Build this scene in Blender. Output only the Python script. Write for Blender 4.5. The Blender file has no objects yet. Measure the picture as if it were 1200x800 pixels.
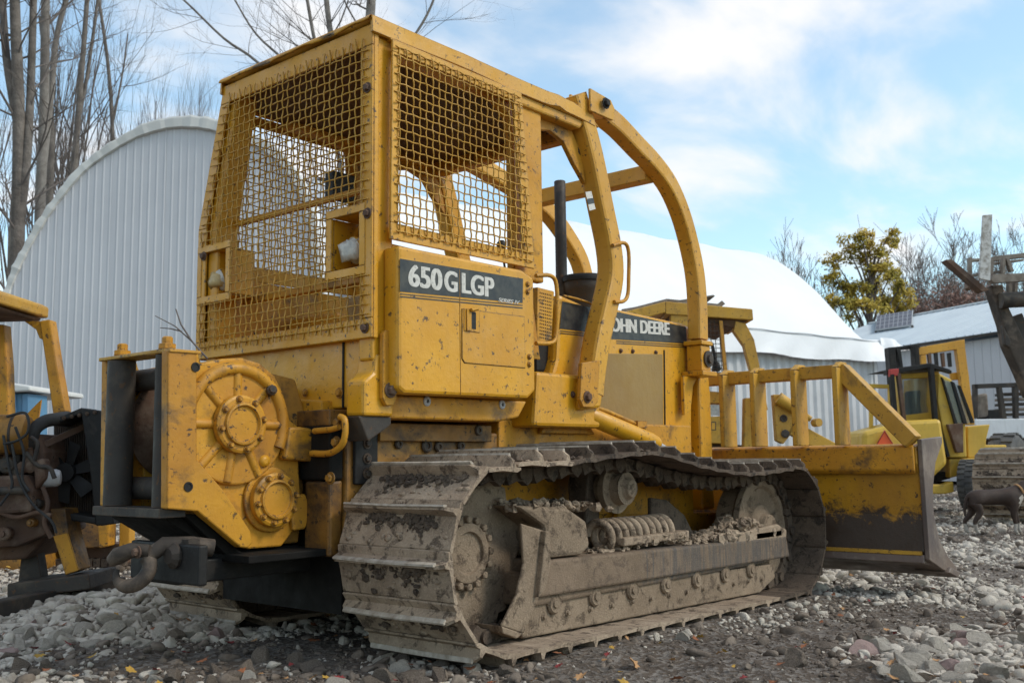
import bpy, math, random
import numpy as np
from mathutils import Vector, Matrix
random.seed(7); rng = np.random.default_rng(7)
S = bpy.context.scene; COL = S.collection
R = math.radians
# ---------------------------------------------------------------- camera
EYE = np.array([-3.0, -3.77, 0.80])
FPX = 1175.0                       # focal length for a 1200 px wide picture (35 mm lens)
_dx = np.array([1000, -125, FPX]); _dx /= np.linalg.norm(_dx)
_dy = np.array([-1400, -155, FPX]); _dy /= np.linalg.norm(_dy)
_dy -= _dx * _dx.dot(_dy); _dy /= np.linalg.norm(_dy)
_dz = np.cross(_dy, _dx)
M = np.array([_dx, _dy, _dz])
cam = bpy.data.objects.new('camera', bpy.data.cameras.new('camera')); COL.objects.link(cam)
cam.data.sensor_width = 36; cam.data.lens = 36 * FPX / 1200
cam.data.clip_start = 0.05; cam.data.clip_end = 3000
cam.data.dof.use_dof = True; cam.data.dof.focus_distance = 4.6; cam.data.dof.aperture_fstop = 5.6
mw = Matrix.Identity(4)
for i in range(3):
    mw[i][0] = M[i][0]; mw[i][1] = M[i][1]; mw[i][2] = -M[i][2]; mw[i][3] = EYE[i]
cam.matrix_world = mw; S.camera = cam
FH = np.array([M[0][2], M[1][2], 0]); FH /= np.linalg.norm(FH)
RH = np.array([FH[1], -FH[0], 0])
VIEWYAW = math.atan2(FH[1], FH[0])

# ---------------------------------------------------------------- sky, sun, exposure
SUN_EL, SUN_AZ = R(42), R(-62)     # azimuth of the sun, from +x towards +y
world = bpy.data.worlds.new('World'); S.world = world; world.use_nodes = True
wn, wl = world.node_tree.nodes, world.node_tree.links
bg = wn['Background']; bg.inputs['Strength'].default_value = 0.15
sky = wn.new('ShaderNodeTexSky'); sky.sky_type = 'NISHITA'; sky.sun_disc = False
sky.sun_elevation = SUN_EL; sky.sun_rotation = math.pi / 2 - SUN_AZ
sky.air_density = 1.0; sky.dust_density = 0.6; sky.ozone_density = 1.0
tc = wn.new('ShaderNodeTexCoord'); sep = wn.new('ShaderNodeSeparateXYZ'); wl.new(tc.outputs['Generated'], sep.inputs[0])
add = wn.new('ShaderNodeMath'); add.operation = 'ADD'; add.inputs[1].default_value = 0.22; wl.new(sep.outputs['Z'], add.inputs[0])
mx_ = wn.new('ShaderNodeMath'); mx_.operation = 'MAXIMUM'; mx_.inputs[1].default_value = 0.05; wl.new(add.outputs[0], mx_.inputs[0])
dv = wn.new('ShaderNodeVectorMath'); dv.operation = 'DIVIDE'
cmb = wn.new('ShaderNodeCombineXYZ')
for k in range(3): wl.new(mx_.outputs[0], cmb.inputs[k])
wl.new(tc.outputs['Generated'], dv.inputs[0]); wl.new(cmb.outputs[0], dv.inputs[1])
mp = wn.new('ShaderNodeMapping'); mp.inputs['Location'].default_value = (0.5, 1.9, 0); mp.inputs['Rotation'].default_value = (0, 0, R(20))
mp.inputs['Scale'].default_value = (1.0, 1.7, 1); wl.new(dv.outputs[0], mp.inputs[0])
cn = wn.new('ShaderNodeTexNoise'); cn.inputs['Scale'].default_value = 1.75; cn.inputs['Detail'].default_value = 7
cn.inputs['Roughness'].default_value = 0.52; cn.inputs['Distortion'].default_value = 0.25; wl.new(mp.outputs[0], cn.inputs['Vector'])
cr = wn.new('ShaderNodeValToRGB'); cr.color_ramp.elements[0].position = 0.42; cr.color_ramp.elements[1].position = 0.66
cr.color_ramp.interpolation = 'EASE'
cr.color_ramp.elements[0].color = (0.16, 0.16, 0.16, 1); cr.color_ramp.elements[1].color = (0.98, 0.98, 0.98, 1)
wl.new(cn.outputs['Fac'], cr.inputs[0])
mxc = wn.new('ShaderNodeMix'); mxc.data_type = 'RGBA'; wl.new(cr.outputs[0], mxc.inputs['Factor'])
tn = wn.new('ShaderNodeMix'); tn.data_type = 'RGBA'; tn.blend_type = 'MULTIPLY'; tn.inputs['Factor'].default_value = 1.0; wl.new(sky.outputs[0], tn.inputs['A']); tn.inputs['B'].default_value = (1.08, 1.30, 1.22, 1)
wl.new(tn.outputs['Result'], mxc.inputs['A']); mxc.inputs['B'].default_value = (5.25, 5.2, 5.2, 1)
wl.new(mxc.outputs['Result'], bg.inputs['Color'])
sd = bpy.data.lights.new('sun', 'SUN'); sun = bpy.data.objects.new('sun', sd); COL.objects.link(sun)
sd.energy = 1.5; sd.angle = R(14); sd.color = (1, 0.93, 0.82)
sun.rotation_euler = (math.pi / 2 - SUN_EL, 0, SUN_AZ + math.pi / 2)
S.view_settings.view_transform = 'Standard'; S.view_settings.look = 'None'
S.view_settings.gamma = 1.0; S.view_settings.use_curve_mapping = False
S.view_settings.exposure = 0.40

# ---------------------------------------------------------------- coordinates read off the place
def ray(u, v): return M @ np.array([(u - 600) / FPX, -(v - 400) / FPX, 1.0])
def hit(u, v, ax, val):
    d = ray(u, v); t = (val - EYE[ax]) / d[ax]; return EYE + t * d
def sx(u, v, y):                    # (x, z) in the upright plane y = const of the big bulldozer
    p = hit(u, v, 1, y); return (float(p[0]), float(p[2]))
def rx(u, v, x):                    # (y, z) in the upright plane x = const
    p = hit(u, v, 0, x); return (float(p[1]), float(p[2]))
def gnd(u, v, z=0.0): return Vector(hit(u, v, 2, z))
def at(u, v, d):                    # point at d metres level distance in front of the viewer
    r = ray(u, v); return Vector(EYE + r * (d / r.dot(FH)))
def W(r, d, z=0): return Vector(EYE * np.array([1, 1, 0]) + RH * r + FH * d) + Vector((0, 0, z))

# ---------------------------------------------------------------- materials
MATS = {}
def ramp(nt, sock, stops):
    n = nt.nodes.new('ShaderNodeValToRGB'); e = n.color_ramp.elements
    while len(e) < len(stops): e.new(0.5)
    for k, (p, c) in enumerate(stops):
        e[k].position = p; e[k].color = (*c, 1) if len(c) == 3 else c
    nt.links.new(sock, n.inputs[0]); return n.outputs[0]
def noise(nt, vec, scale, detail=4, rough=0.55, dist=0.0):
    n = nt.nodes.new('ShaderNodeTexNoise'); n.inputs['Scale'].default_value = scale; n.inputs['Detail'].default_value = detail
    n.inputs['Roughness'].default_value = rough; n.inputs['Distortion'].default_value = dist
    nt.links.new(vec, n.inputs['Vector']); return n.outputs['Fac']
def mix(nt, f, a, b, bt='MIX'):
    n = nt.nodes.new('ShaderNodeMix'); n.data_type = 'RGBA'; n.blend_type = bt
    for s, v in (('Factor', f), ('A', a), ('B', b)):
        i = n.inputs[s]
        if hasattr(v, 'links'): nt.links.new(v, i)
        elif s == 'Factor': i.default_value = v
        else: i.default_value = (*v, 1)
    return n.outputs['Result']
def base(name, rough=0.6, metal=0.0, spec=0.5):
    m = bpy.data.materials.new(name); m.use_nodes = True; nt = m.node_tree
    b = nt.nodes['Principled BSDF']; b.inputs['Roughness'].default_value = rough; b.inputs['Metallic'].default_value = metal
    b.inputs['Specular IOR Level'].default_value = spec
    t = nt.nodes.new('ShaderNodeTexCoord'); oi = nt.nodes.new('ShaderNodeObjectInfo')
    v = nt.nodes.new('ShaderNodeVectorMath'); v.operation = 'ADD'
    mu = nt.nodes.new('ShaderNodeMath'); mu.operation = 'MULTIPLY'; mu.inputs[1].default_value = 37.0
    nt.links.new(oi.outputs['Random'], mu.inputs[0]); nt.links.new(mu.outputs[0], v.inputs[1]); nt.links.new(t.outputs['Object'], v.inputs[0])
    MATS[name] = m
    return m, nt, b, v.outputs[0], t.outputs['Object']
def bump(nt, b, h, strength=0.3, dist=0.01):
    n = nt.nodes.new('ShaderNodeBump'); n.inputs['Strength'].default_value = strength; n.inputs['Distance'].default_value = dist
    nt.links.new(h, n.inputs['Height']); nt.links.new(n.outputs[0], b.inputs['Normal'])
def mapping(nt, vec, scale):
    n = nt.nodes.new('ShaderNodeMapping'); n.inputs['Scale'].default_value = scale; nt.links.new(vec, n.inputs[0]); return n.outputs[0]

def shift(nt, s_, k):
    n = nt.nodes.new('ShaderNodeMath'); n.operation = 'ADD'; n.inputs[1].default_value = k; nt.links.new(s_, n.inputs[0]); return n.outputs[0]
EDGY = {'yellow_paint', 'yellow_faded', 'yellow_worn', 'yellow_old', 'blade_back', 'dark_steel', 'yellow_greasy'}
def paint(name, col, dark, chips=0.66, grime=0.62, rough=0.42, chipcol=(0.05, 0.03, 0.02), grimecol=(0.10, 0.065, 0.03), scale=1.0):
    m, nt, b, v, o = base(name, rough); edge = name in EDGY
    c = mix(nt, ramp(nt, noise(nt, v, 2.2 * scale, 5), [(0.35, (0, 0, 0)), (0.7, (1, 1, 1))]), col, dark)
    st = noise(nt, mapping(nt, v, (9, 9, 1.6)), 2.0, 4, 0.6)
    c = mix(nt, ramp(nt, st, [(0.5, (0, 0, 0)), (0.8, (0.16, 0.16, 0.16))]), c, grimecol)
    g = ramp(nt, noise(nt, v, 5.0 * scale, 8, 0.68, 0.3), [(grime, (0, 0, 0)), (grime + 0.16, (0.85, 0.85, 0.85))])
    c = mix(nt, g, c, grimecol)
    fine = noise(nt, v, 60, 4, 0.7)
    c = mix(nt, ramp(nt, fine, [(0.6, (0, 0, 0)), (0.85, (0.16, 0.16, 0.16))]), c, grimecol)
    ch = ramp(nt, noise(nt, v, 26 * scale, 6, 0.72, 0.4), [(chips, (0, 0, 0)), (chips + 0.02, (1, 1, 1))])
    c = mix(nt, mix(nt, 1.0, ch, ramp(nt, noise(nt, v, 1.4, 3, 0.6), [(0.46, (0.06, 0.06, 0.06)), (0.62, (1, 1, 1))]), 'MULTIPLY'), c, chipcol)
    if edge:                         # paint rubbed off along edges
        bv = nt.nodes.new('ShaderNodeBevel'); bv.samples = 3; bv.inputs['Radius'].default_value = 0.010
        ge = nt.nodes.new('ShaderNodeNewGeometry'); dt = nt.nodes.new('ShaderNodeVectorMath'); dt.operation = 'DOT_PRODUCT'
        nt.links.new(bv.outputs[0], dt.inputs[0]); nt.links.new(ge.outputs['Normal'], dt.inputs[1])
        em = nt.nodes.new('ShaderNodeMath'); em.operation = 'MULTIPLY_ADD'; em.inputs[1].default_value = -1.0
        nt.links.new(dt.outputs['Value'], em.inputs[0]); nt.links.new(noise(nt, v, 30 * scale, 5, 0.7), em.inputs[2])
        c = mix(nt, ramp(nt, shift(nt, em.outputs[0], 1.0), [(0.605, (0, 0, 0)), (0.65, (0.9, 0.9, 0.9))]), c, chipcol)
    nt.links.new(c, b.inputs['Base Color'])
    rr = ramp(nt, noise(nt, v, 9, 5), [(0.3, (rough - 0.08,) * 3), (0.7, (rough + 0.25,) * 3)])
    nt.links.new(rr, b.inputs['Roughness'])
    if max(col) < 0.1: b.inputs['Specular IOR Level'].default_value = 0.22
    hb = mix(nt, 0.25, noise(nt, v, 1.6, 2), noise(nt, v, 45, 3))
    bump(nt, b, hb, 0.35, 0.02)
    return m
YEL = (0.64, 0.308, 0.011); YELD = (0.54, 0.245, 0.011)
paint('yellow_paint', YEL, YELD, 0.72, 0.655, 0.34)
paint('yellow_faded', (0.62, 0.315, 0.03), (0.52, 0.25, 0.022), 0.73, 0.68, 0.45)
paint('yellow_worn', (0.58, 0.272, 0.012), (0.40, 0.165, 0.011), 0.60, 0.535, 0.5, (0.035, 0.022, 0.015), (0.07, 0.04, 0.02))
paint('yellow_greasy', (0.36, 0.17, 0.02), (0.14, 0.06, 0.014), 0.58, 0.47, 0.5, (0.02, 0.014, 0.01), (0.035, 0.02, 0.012))
paint('grease_and_shade', (0.006, 0.0055, 0.005), (0.010, 0.0085, 0.007), 0.74, 0.6, 0.7, (0.03, 0.02, 0.014), (0.016, 0.012, 0.01))  # near-black: grease plus the deep shade under the winch, painted in
paint('wire_yellow', (0.50, 0.27, 0.03), (0.40, 0.20, 0.02), 0.72, 0.66, 0.5)
paint('yellow_old', (0.56, 0.305, 0.03), (0.43, 0.22, 0.025), 0.62, 0.56, 0.5, (0.06, 0.035, 0.02), (0.12, 0.075, 0.03))
paint('yellow_pale', (0.70, 0.45, 0.06), (0.55, 0.34, 0.045), 0.66, 0.6, 0.45, (0.10, 0.06, 0.03), (0.2, 0.13, 0.06))
paint('tan_screen', (0.30, 0.19, 0.06), (0.25, 0.15, 0.045), 0.75, 0.7, 0.65)
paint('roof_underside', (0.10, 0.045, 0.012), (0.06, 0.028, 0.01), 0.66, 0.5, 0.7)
paint('black_paint', (0.016, 0.0155, 0.0155), (0.026, 0.024, 0.022), 0.70, 0.56, 0.5, (0.09, 0.06, 0.04), (0.05, 0.042, 0.035))
paint('dark_steel', (0.036, 0.033, 0.031), (0.06, 0.05, 0.042), 0.64, 0.5, 0.5, (0.10, 0.055, 0.03), (0.10, 0.08, 0.06))
paint('rusty_steel', (0.13, 0.065, 0.035), (0.07, 0.045, 0.035), 0.62, 0.5, 0.75, (0.03, 0.02, 0.015), (0.20, 0.14, 0.10))
paint('hook_steel', (0.062, 0.047, 0.036), (0.04, 0.034, 0.030), 0.62, 0.5, 0.6, (0.03, 0.02, 0.015), (0.16, 0.12, 0.09))
paint('worn_blade', (0.15, 0.105, 0.08), (0.08, 0.06, 0.055), 0.66, 0.5, 0.45, (0.035, 0.025, 0.02), (0.24, 0.19, 0.15))
paint('white_paint', (0.72, 0.73, 0.74), (0.62, 0.63, 0.64), 0.76, 0.7, 0.4)
paint('blue_paint', (0.10, 0.24, 0.38), (0.08, 0.18, 0.30), 0.7, 0.6, 0.5)
paint('red_paint', (0.45, 0.05, 0.04), (0.3, 0.03, 0.03), 0.66, 0.6, 0.5)
paint('galvanised', (0.5, 0.5, 0.5), (0.38, 0.38, 0.39), 0.7, 0.62, 0.4)

def simple(name, c1, c2, scale=8, rough=0.8, bstr=0.3, bd=0.01, bscale=40, spec=0.4, lo=0.35, hi=0.68, metal=0):
    m, nt, b, v, o = base(name, rough, metal, spec)
    c = mix(nt, ramp(nt, noise(nt, v, scale, 8, 0.65), [(lo, (0, 0, 0)), (hi, (1, 1, 1))]), c1, c2)
    nt.links.new(c, b.inputs['Base Color']); bump(nt, b, noise(nt, v, bscale, 6, 0.65), bstr, bd)
    return m
def mudmat(name, c1, c2, c3):
    m, nt, b, v, o = base(name, 0.85, 0, 0.3)
    c = mix(nt, ramp(nt, noise(nt, v, 5, 8, 0.65), [(0.35, (0, 0, 0)), (0.62, (1, 1, 1))]), c1, c2)
    c = mix(nt, ramp(nt, noise(nt, v, 14, 8, 0.7, 0.5), [(0.52, (0, 0, 0)), (0.60, (0.9, 0.9, 0.9))]), c, c3)
    c = mix(nt, ramp(nt, noise(nt, v, 110, 3, 0.6), [(0.5, (0, 0, 0)), (0.75, (0.35, 0.35, 0.35))]), c, tuple(x * 1.7 for x in c1))
    nt.links.new(c, b.inputs['Base Color'])
    bump(nt, b, mix(nt, 0.5, noise(nt, v, 22, 8, 0.7), noise(nt, v, 120, 4, 0.7)), 0.9, 0.012)
    return m
mudmat('dried_mud', (0.40, 0.305, 0.22), (0.26, 0.19, 0.132), (0.085, 0.06, 0.043))
mudmat('smooth_mud', (0.285, 0.212, 0.147), (0.205, 0.148, 0.10), (0.09, 0.063, 0.043))
mudmat('wet_mud', (0.10, 0.073, 0.053), (0.06, 0.044, 0.034), (0.17, 0.125, 0.09))
mudmat('dark_mud', (0.13, 0.094, 0.067), (0.07, 0.05, 0.037), (0.028, 0.021, 0.016))
simple('bare_lip', (0.50, 0.44, 0.37), (0.24, 0.19, 0.14), 20, 0.6)
simple('rubber', (0.022, 0.022, 0.023), (0.05, 0.047, 0.043), 7, 0.8)
simple('tyre_rubber', (0.07, 0.07, 0.07), (0.13, 0.125, 0.115), 6, 0.85)
simple('decal_black', (0.014, 0.015, 0.018), (0.06, 0.055, 0.045), 18, 0.35, 0.05)
simple('letter_white', (0.60, 0.57, 0.52), (0.30, 0.28, 0.25), 60, 0.5, 0.05, lo=0.5, hi=0.78)
simple('pinstripe', (0.6, 0.33, 0.03), (0.5, 0.28, 0.03), 5, 0.5, 0.05)
simple('lamp_glass', (0.55, 0.52, 0.46), (0.3, 0.28, 0.25), 18, 0.25, 0.6, 0.01, 30, 0.6)
simple('lamp_wrap', (0.5, 0.36, 0.16), (0.3, 0.2, 0.08), 18, 0.3)
simple('burlap_seat', (0.38, 0.27, 0.14), (0.26, 0.18, 0.09), 12, 0.95)
simple('black_vinyl', (0.02, 0.02, 0.02), (0.035, 0.033, 0.03), 8, 0.6)
simple('old_wood', (0.28, 0.24, 0.20), (0.15, 0.12, 0.095), 9, 0.9)
simple('white_board', (0.6, 0.58, 0.55), (0.3, 0.27, 0.23), 16, 0.9, lo=0.45, hi=0.62)
simple('leaf_orange', (0.32, 0.115, 0.045), (0.18, 0.07, 0.035), 30, 0.8)
simple('leaf_red', (0.26, 0.04, 0.035), (0.2, 0.03, 0.03), 30, 0.8)
simple('leaf_tan', (0.5, 0.28, 0.12), (0.32, 0.16, 0.07), 30, 0.8)
simple('leaf_yellow', (0.45, 0.28, 0.05), (0.45, 0.24, 0.04), 30, 0.8)
simple('foliage_gold', (0.50, 0.33, 0.04), (0.23, 0.22, 0.033), 0.9, 0.8, 0.1)
simple('foliage_russet', (0.25, 0.135, 0.10), (0.17, 0.10, 0.08), 0.9, 0.8, 0.1)
simple('foliage_olive', (0.16, 0.12, 0.03), (0.08, 0.075, 0.02), 0.9, 0.8, 0.1)
simple('bark_grey', (0.20, 0.17, 0.145), (0.09, 0.074, 0.063), 3.5, 0.95, 0.8, 0.05, 12)
simple('bark_pale', (0.24, 0.215, 0.19), (0.12, 0.10, 0.085), 3.5, 0.95, 0.6, 0.04, 12)
simple('twig_brown', (0.15, 0.125, 0.11), (0.105, 0.085, 0.075), 2, 0.95, 0.1)
simple('twig_grey', (0.27, 0.235, 0.22), (0.19, 0.165, 0.155), 2, 0.95, 0.1)
simple('dog_brown', (0.030, 0.017, 0.012), (0.05, 0.028, 0.018), 14, 0.7)
simple('dog_white', (0.42, 0.38, 0.33), (0.28, 0.24, 0.2), 14, 0.8)
simple('orange_sign', (0.9, 0.13, 0.03), (0.8, 0.11, 0.03), 6, 0.45, 0.02)
simple('white_steel_wall', (0.55, 0.55, 0.57), (0.50, 0.50, 0.52), 0.9, 0.5, 0.05)
simple('roof_steel', (0.50, 0.56, 0.60), (0.42, 0.48, 0.53), 0.7, 0.45, 0.05)
simple('container_wall', (0.62, 0.62, 0.62), (0.50, 0.50, 0.50), 1.6, 0.6, 0.08)
simple('solar_cells', (0.11, 0.115, 0.14), (0.17, 0.17, 0.19), 30, 0.7, 0.02, spec=0.1)
def tarp(name, c1, c2):
    m, nt, b, v, o = base(name, 0.5, 0, 0.4)
    c = mix(nt, ramp(nt, noise(nt, v, 0.7, 6), [(0.3, (0, 0, 0)), (0.7, (1, 1, 1))]), c1, c2)
    nt.links.new(c, b.inputs['Base Color'])
    bump(nt, b, noise(nt, v, 1.1, 6, 0.5, 0.6), 0.25, 0.12)
    return m
tarp('white_tarp', (0.80, 0.80, 0.80), (0.74, 0.745, 0.75))
tarp('old_tarp', (0.66, 0.65, 0.62), (0.5, 0.49, 0.46))
# glass
m, nt, b, v, o = base('cab_glass', 0.06); b.inputs['Base Color'].default_value = (0.16, 0.22, 0.24, 1)
b.inputs['Alpha'].default_value = 0.40; b.inputs['Specular IOR Level'].default_value = 0.8
# stones: several shades, chosen per object or by position
m, nt, b, v, o = base('stone', 0.9, 0, 0.3)
c = mix(nt, ramp(nt, noise(nt, v, 9, 8, 0.6), [(0.3, (0, 0, 0)), (0.7, (1, 1, 1))]), (0.66, 0.59, 0.50), (0.45, 0.39, 0.32))
c = mix(nt, ramp(nt, noise(nt, v, 6.0, 7, 0.7), [(0.55, (0, 0, 0)), (0.72, (0.75, 0.75, 0.75))]), c, (0.24, 0.18, 0.135))
nt.links.new(c, b.inputs['Base Color']); bump(nt, b, mix(nt, 0.4, noise(nt, v, 60, 8, 0.75), noise(nt, v, 14, 3, 0.6)), 1.0, 0.02)
m, nt, b, v, o = base('stone_dirty', 0.9, 0, 0.3)
c = mix(nt, ramp(nt, noise(nt, v, 12, 8, 0.6), [(0.35, (0, 0, 0)), (0.65, (1, 1, 1))]), (0.22, 0.175, 0.137), (0.09, 0.068, 0.052))
nt.links.new(c, b.inputs['Base Color']); bump(nt, b, noise(nt, v, 70, 6, 0.7), 0.8, 0.008)
simple('stone_pink', (0.38, 0.27, 0.24), (0.28, 0.19, 0.165), 12, 0.9, 0.6, 0.01, 60)
# ground
m, nt, b, v, o = base('soil', 0.9, 0, 0.35)
big = ramp(nt, noise(nt, o, 0.55, 5, 0.6), [(0.42, (0, 0, 0)), (0.6, (1, 1, 1))])
vor = nt.nodes.new('ShaderNodeTexVoronoi'); vor.inputs['Scale'].default_value = 48; nt.links.new(o, vor.inputs['Vector'])
c = mix(nt, big, (0.08, 0.055, 0.038), (0.17, 0.13, 0.097))
sepc = nt.nodes.new('ShaderNodeSeparateColor'); nt.links.new(vor.outputs['Color'], sepc.inputs[0])
c = mix(nt, ramp(nt, sepc.outputs[0], [(0.45, (0, 0, 0)), (0.7, (0.65, 0.65, 0.65))]), c, (0.31, 0.275, 0.24))
c = mix(nt, ramp(nt, noise(nt, o, 16, 8, 0.7), [(0.36, (0.7, 0.7, 0.7)), (0.56, (0, 0, 0))]), c, (0.055, 0.043, 0.034))
nt.links.new(c, b.inputs['Base Color'])
bump(nt, b, mix(nt, 0.5, noise(nt, o, 70, 10, 0.8), vor.outputs['Distance']), 1.0, 0.025)
# rear blade skin: yellow above, worn bare below, with a ragged edge (a stain with its own shape)
m = paint('blade_back', (0.56, 0.28, 0.015), (0.35, 0.16, 0.018), 0.63, 0.62, 0.38, (0.05, 0.03, 0.02), (0.12, 0.07, 0.03))
nt = m.node_tree; b = nt.nodes['Principled BSDF']; t = nt.nodes.new('ShaderNodeTexCoord'); sp = nt.nodes.new('ShaderNodeSeparateXYZ')
nt.links.new(t.outputs['Object'], sp.inputs[0]); old = b.inputs['Base Color'].links[0].from_socket
nn = noise(nt, t.outputs['Object'], 10, 10, 0.78, 0.4)
ma = nt.nodes.new('ShaderNodeMath'); ma.operation = 'MULTIPLY_ADD'; ma.inputs[1].default_value = 0.55; nt.links.new(nn, ma.inputs[0]); nt.links.new(sp.outputs['Z'], ma.inputs[2])
c = mix(nt, ramp(nt, ma.outputs[0], [(0.685, (1, 1, 1)), (0.75, (0, 0, 0))]), old, (0.055, 0.037, 0.026))
nt.links.new(c, b.inputs['Base Color'])
# track frame rail with scraped steel streaks
m = mudmat('scraped_rail', (0.225, 0.16, 0.11), (0.17, 0.12, 0.08), (0.12, 0.085, 0.06))
nt = m.node_tree; b = nt.nodes['Principled BSDF']; old = b.inputs['Base Color'].links[0].from_socket
t = nt.nodes.new('ShaderNodeTexCoord'); sp = nt.nodes.new('ShaderNodeSeparateXYZ'); nt.links.new(t.outputs['Object'], sp.inputs[0])
stv = noise(nt, mapping(nt, t.outputs['Object'], (60, 10, 3.5)), 1.0, 5, 0.7)
ma = nt.nodes.new('ShaderNodeMath'); ma.operation = 'MULTIPLY_ADD'; ma.inputs[1].default_value = 0.9
xx = ramp(nt, sp.outputs['X'], [(0.0, (0, 0, 0)), (1.0, (1, 1, 1))])
mr = nt.nodes.new('ShaderNodeMapRange'); mr.inputs['From Min'].default_value = 0.9; mr.inputs['From Max'].default_value = 1.5
mr.inputs['To Min'].default_value = 0.0; mr.inputs['To Max'].default_value = 0.30
nt.links.new(sp.outputs['X'], mr.inputs[0]); nt.links.new(stv, ma.inputs[0]); nt.links.new(mr.outputs[0], ma.inputs[2])
c = mix(nt, ramp(nt, ma.outputs[0], [(0.66, (0, 0, 0)), (0.80, (0.8, 0.8, 0.8))]), old, (0.095, 0.086, 0.08))
nt.links.new(c, b.inputs['Base Color'])

# ---------------------------------------------------------------- mesh builder
def V(*a): return Vector(a)
class MB:
    def __init__(s): s.v = []; s.f = []; s.sm = []; s.mi = []; s.cur = 0
    def add(s, vs, fs, smooth=False):
        o = len(s.v); s.v += [tuple(p) for p in vs]
        for f in fs: s.f.append(tuple(o + i for i in f)); s.sm.append(smooth); s.mi.append(s.cur)
        return s
    def box(s, a, b):
        x0, y0, z0 = (min(a[i], b[i]) for i in range(3)); x1, y1, z1 = (max(a[i], b[i]) for i in range(3))
        return s.add([(x0, y0, z0), (x1, y0, z0), (x1, y1, z0), (x0, y1, z0), (x0, y0, z1), (x1, y0, z1), (x1, y1, z1), (x0, y1, z1)],
                     [(0, 3, 2, 1), (4, 5, 6, 7), (0, 1, 5, 4), (1, 2, 6, 5), (2, 3, 7, 6), (3, 0, 4, 7)])
    def obox(s, c, size, rot):       # oriented box, rot = Matrix 3x3
        h = [k / 2 for k in size]; c = Vector(c)
        ps = [c + rot @ Vector((i * h[0], j * h[1], k * h[2])) for k in (-1, 1) for j, i in ((-1, -1), (-1, 1), (1, 1), (1, -1))]
        return s.add(ps, [(0, 3, 2, 1), (4, 5, 6, 7), (0, 1, 5, 4), (1, 2, 6, 5), (2, 3, 7, 6), (3, 0, 4, 7)])
    def prism(s, poly, axis, a, b):  # poly in the other two axes (x,z) for y, (y,z) for x, (x,y) for z
        n = len(poly)
        def P(p, t):
            return (p[0], t, p[1]) if axis == 'y' else (t, p[0], p[1]) if axis == 'x' else (p[0], p[1], t)
        vs = [P(p, a) for p in poly] + [P(p, b) for p in poly]
        fs = [tuple(range(n)), tuple(range(2 * n - 1, n - 1, -1))] + [(i, n + i, n + (i + 1) % n, (i + 1) % n) for i in range(n)]
        return s.add(vs, fs)
    def beam(s, p, q, w, h, up=(0, 0, 1)):
        p, q = Vector(p), Vector(q); d = (q - p); L = d.length; d.normalize()
        u = Vector(up); u = (u - d * u.dot(d)); u = u.normalized() if u.length > 1e-4 else d.orthogonal().normalized()
        r = d.cross(u); return s.obox((p + q) / 2, (L, w, h), Matrix((d, r, u)).transposed())
    def sweep(s, path, prof, up=(0, 1, 0), closed=False, smooth=False, scales=None):
        path = [Vector(p) for p in path]; n = len(path); m_ = len(prof); vs = []; upv = Vector(up)
        for i, p in enumerate(path):
            if closed: t = path[(i + 1) % n] - path[i - 1]
            else: t = path[min(i + 1, n - 1)] - path[max(i - 1, 0)]
            t.normalize(); a = (upv - t * upv.dot(t)).normalized(); b_ = t.cross(a); k = scales[i] if scales else 1
            vs += [p + a * (q[0] * k) + b_ * (q[1] * k) for q in prof]
        fs = []
        for i in range(n if closed else n - 1):
            j = (i + 1) % n
            fs += [(i * m_ + k, i * m_ + (k + 1) % m_, j * m_ + (k + 1) % m_, j * m_ + k) for k in range(m_)]
        if not closed: fs += [tuple(range(m_ - 1, -1, -1)), tuple((n - 1) * m_ + k for k in range(m_))]
        return s.add(vs, fs, smooth)
    def tube(s, path, r, n=8, closed=False, radii=None, smooth=True):
        path = [Vector(p) for p in path]; N = len(path); vs = []
        t0 = (path[1] - path[0]).normalized(); a = t0.orthogonal().normalized(); prev = t0
        for i, p in enumerate(path):
            t = (path[(i + 1) % N] - path[i - 1]) if closed else (path[min(i + 1, N - 1)] - path[max(i - 1, 0)])
            if t.length < 1e-9: t = prev.copy()
            t.normalize(); q = prev.rotation_difference(t); a = q @ a; prev = t; b_ = t.cross(a)
            rr = radii[i] if radii else r
            vs += [p + (a * math.cos(k * 2 * math.pi / n) + b_ * math.sin(k * 2 * math.pi / n)) * rr for k in range(n)]
        fs = []
        for i in range(N if closed else N - 1):
            j = (i + 1) % N; fs += [(i * n + k, i * n + (k + 1) % n, j * n + (k + 1) % n, j * n + k) for k in range(n)]
        s.add(vs, fs, smooth)
        if not closed: s.add(vs[:n], [tuple(range(n - 1, -1, -1))]); s.add(vs[-n:], [tuple(range(n))])
        return s
    def lathe(s, prof, c, ax, n=32, smooth=False):   # prof: (radius, along)
        c = Vector(c); ax = Vector(ax).normalized(); a = ax.orthogonal().normalized(); b_ = ax.cross(a); m_ = len(prof)
        vs = [c + ax * h + (a * math.cos(k * 2 * math.pi / n) + b_ * math.sin(k * 2 * math.pi / n)) * r for r, h in prof for k in range(n)]
        fs = [(i * n + k, i * n + (k + 1) % n, (i + 1) * n + (k + 1) % n, (i + 1) * n + k) for i in range(m_ - 1) for k in range(n)]
        s.add(vs, fs, smooth); s.add(vs[:n], [tuple(range(n - 1, -1, -1))]); s.add(vs[-n:], [tuple(range(n))]); return s
    def cyl(s, p, q, r, n=16, smooth=True): return s.tube([p, q], r, n, smooth=smooth)
    def bolt(s, c, ax, r=0.014, h=0.012):
        c = Vector(c); ax = Vector(ax).normalized()
        s.lathe([(r * 1.5, 0), (r * 1.5, h * 0.25)], c, ax, 12); s.lathe([(r, h * 0.25), (r, h), (r * 0.8, h * 1.15)], c, ax, 6); return s
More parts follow.
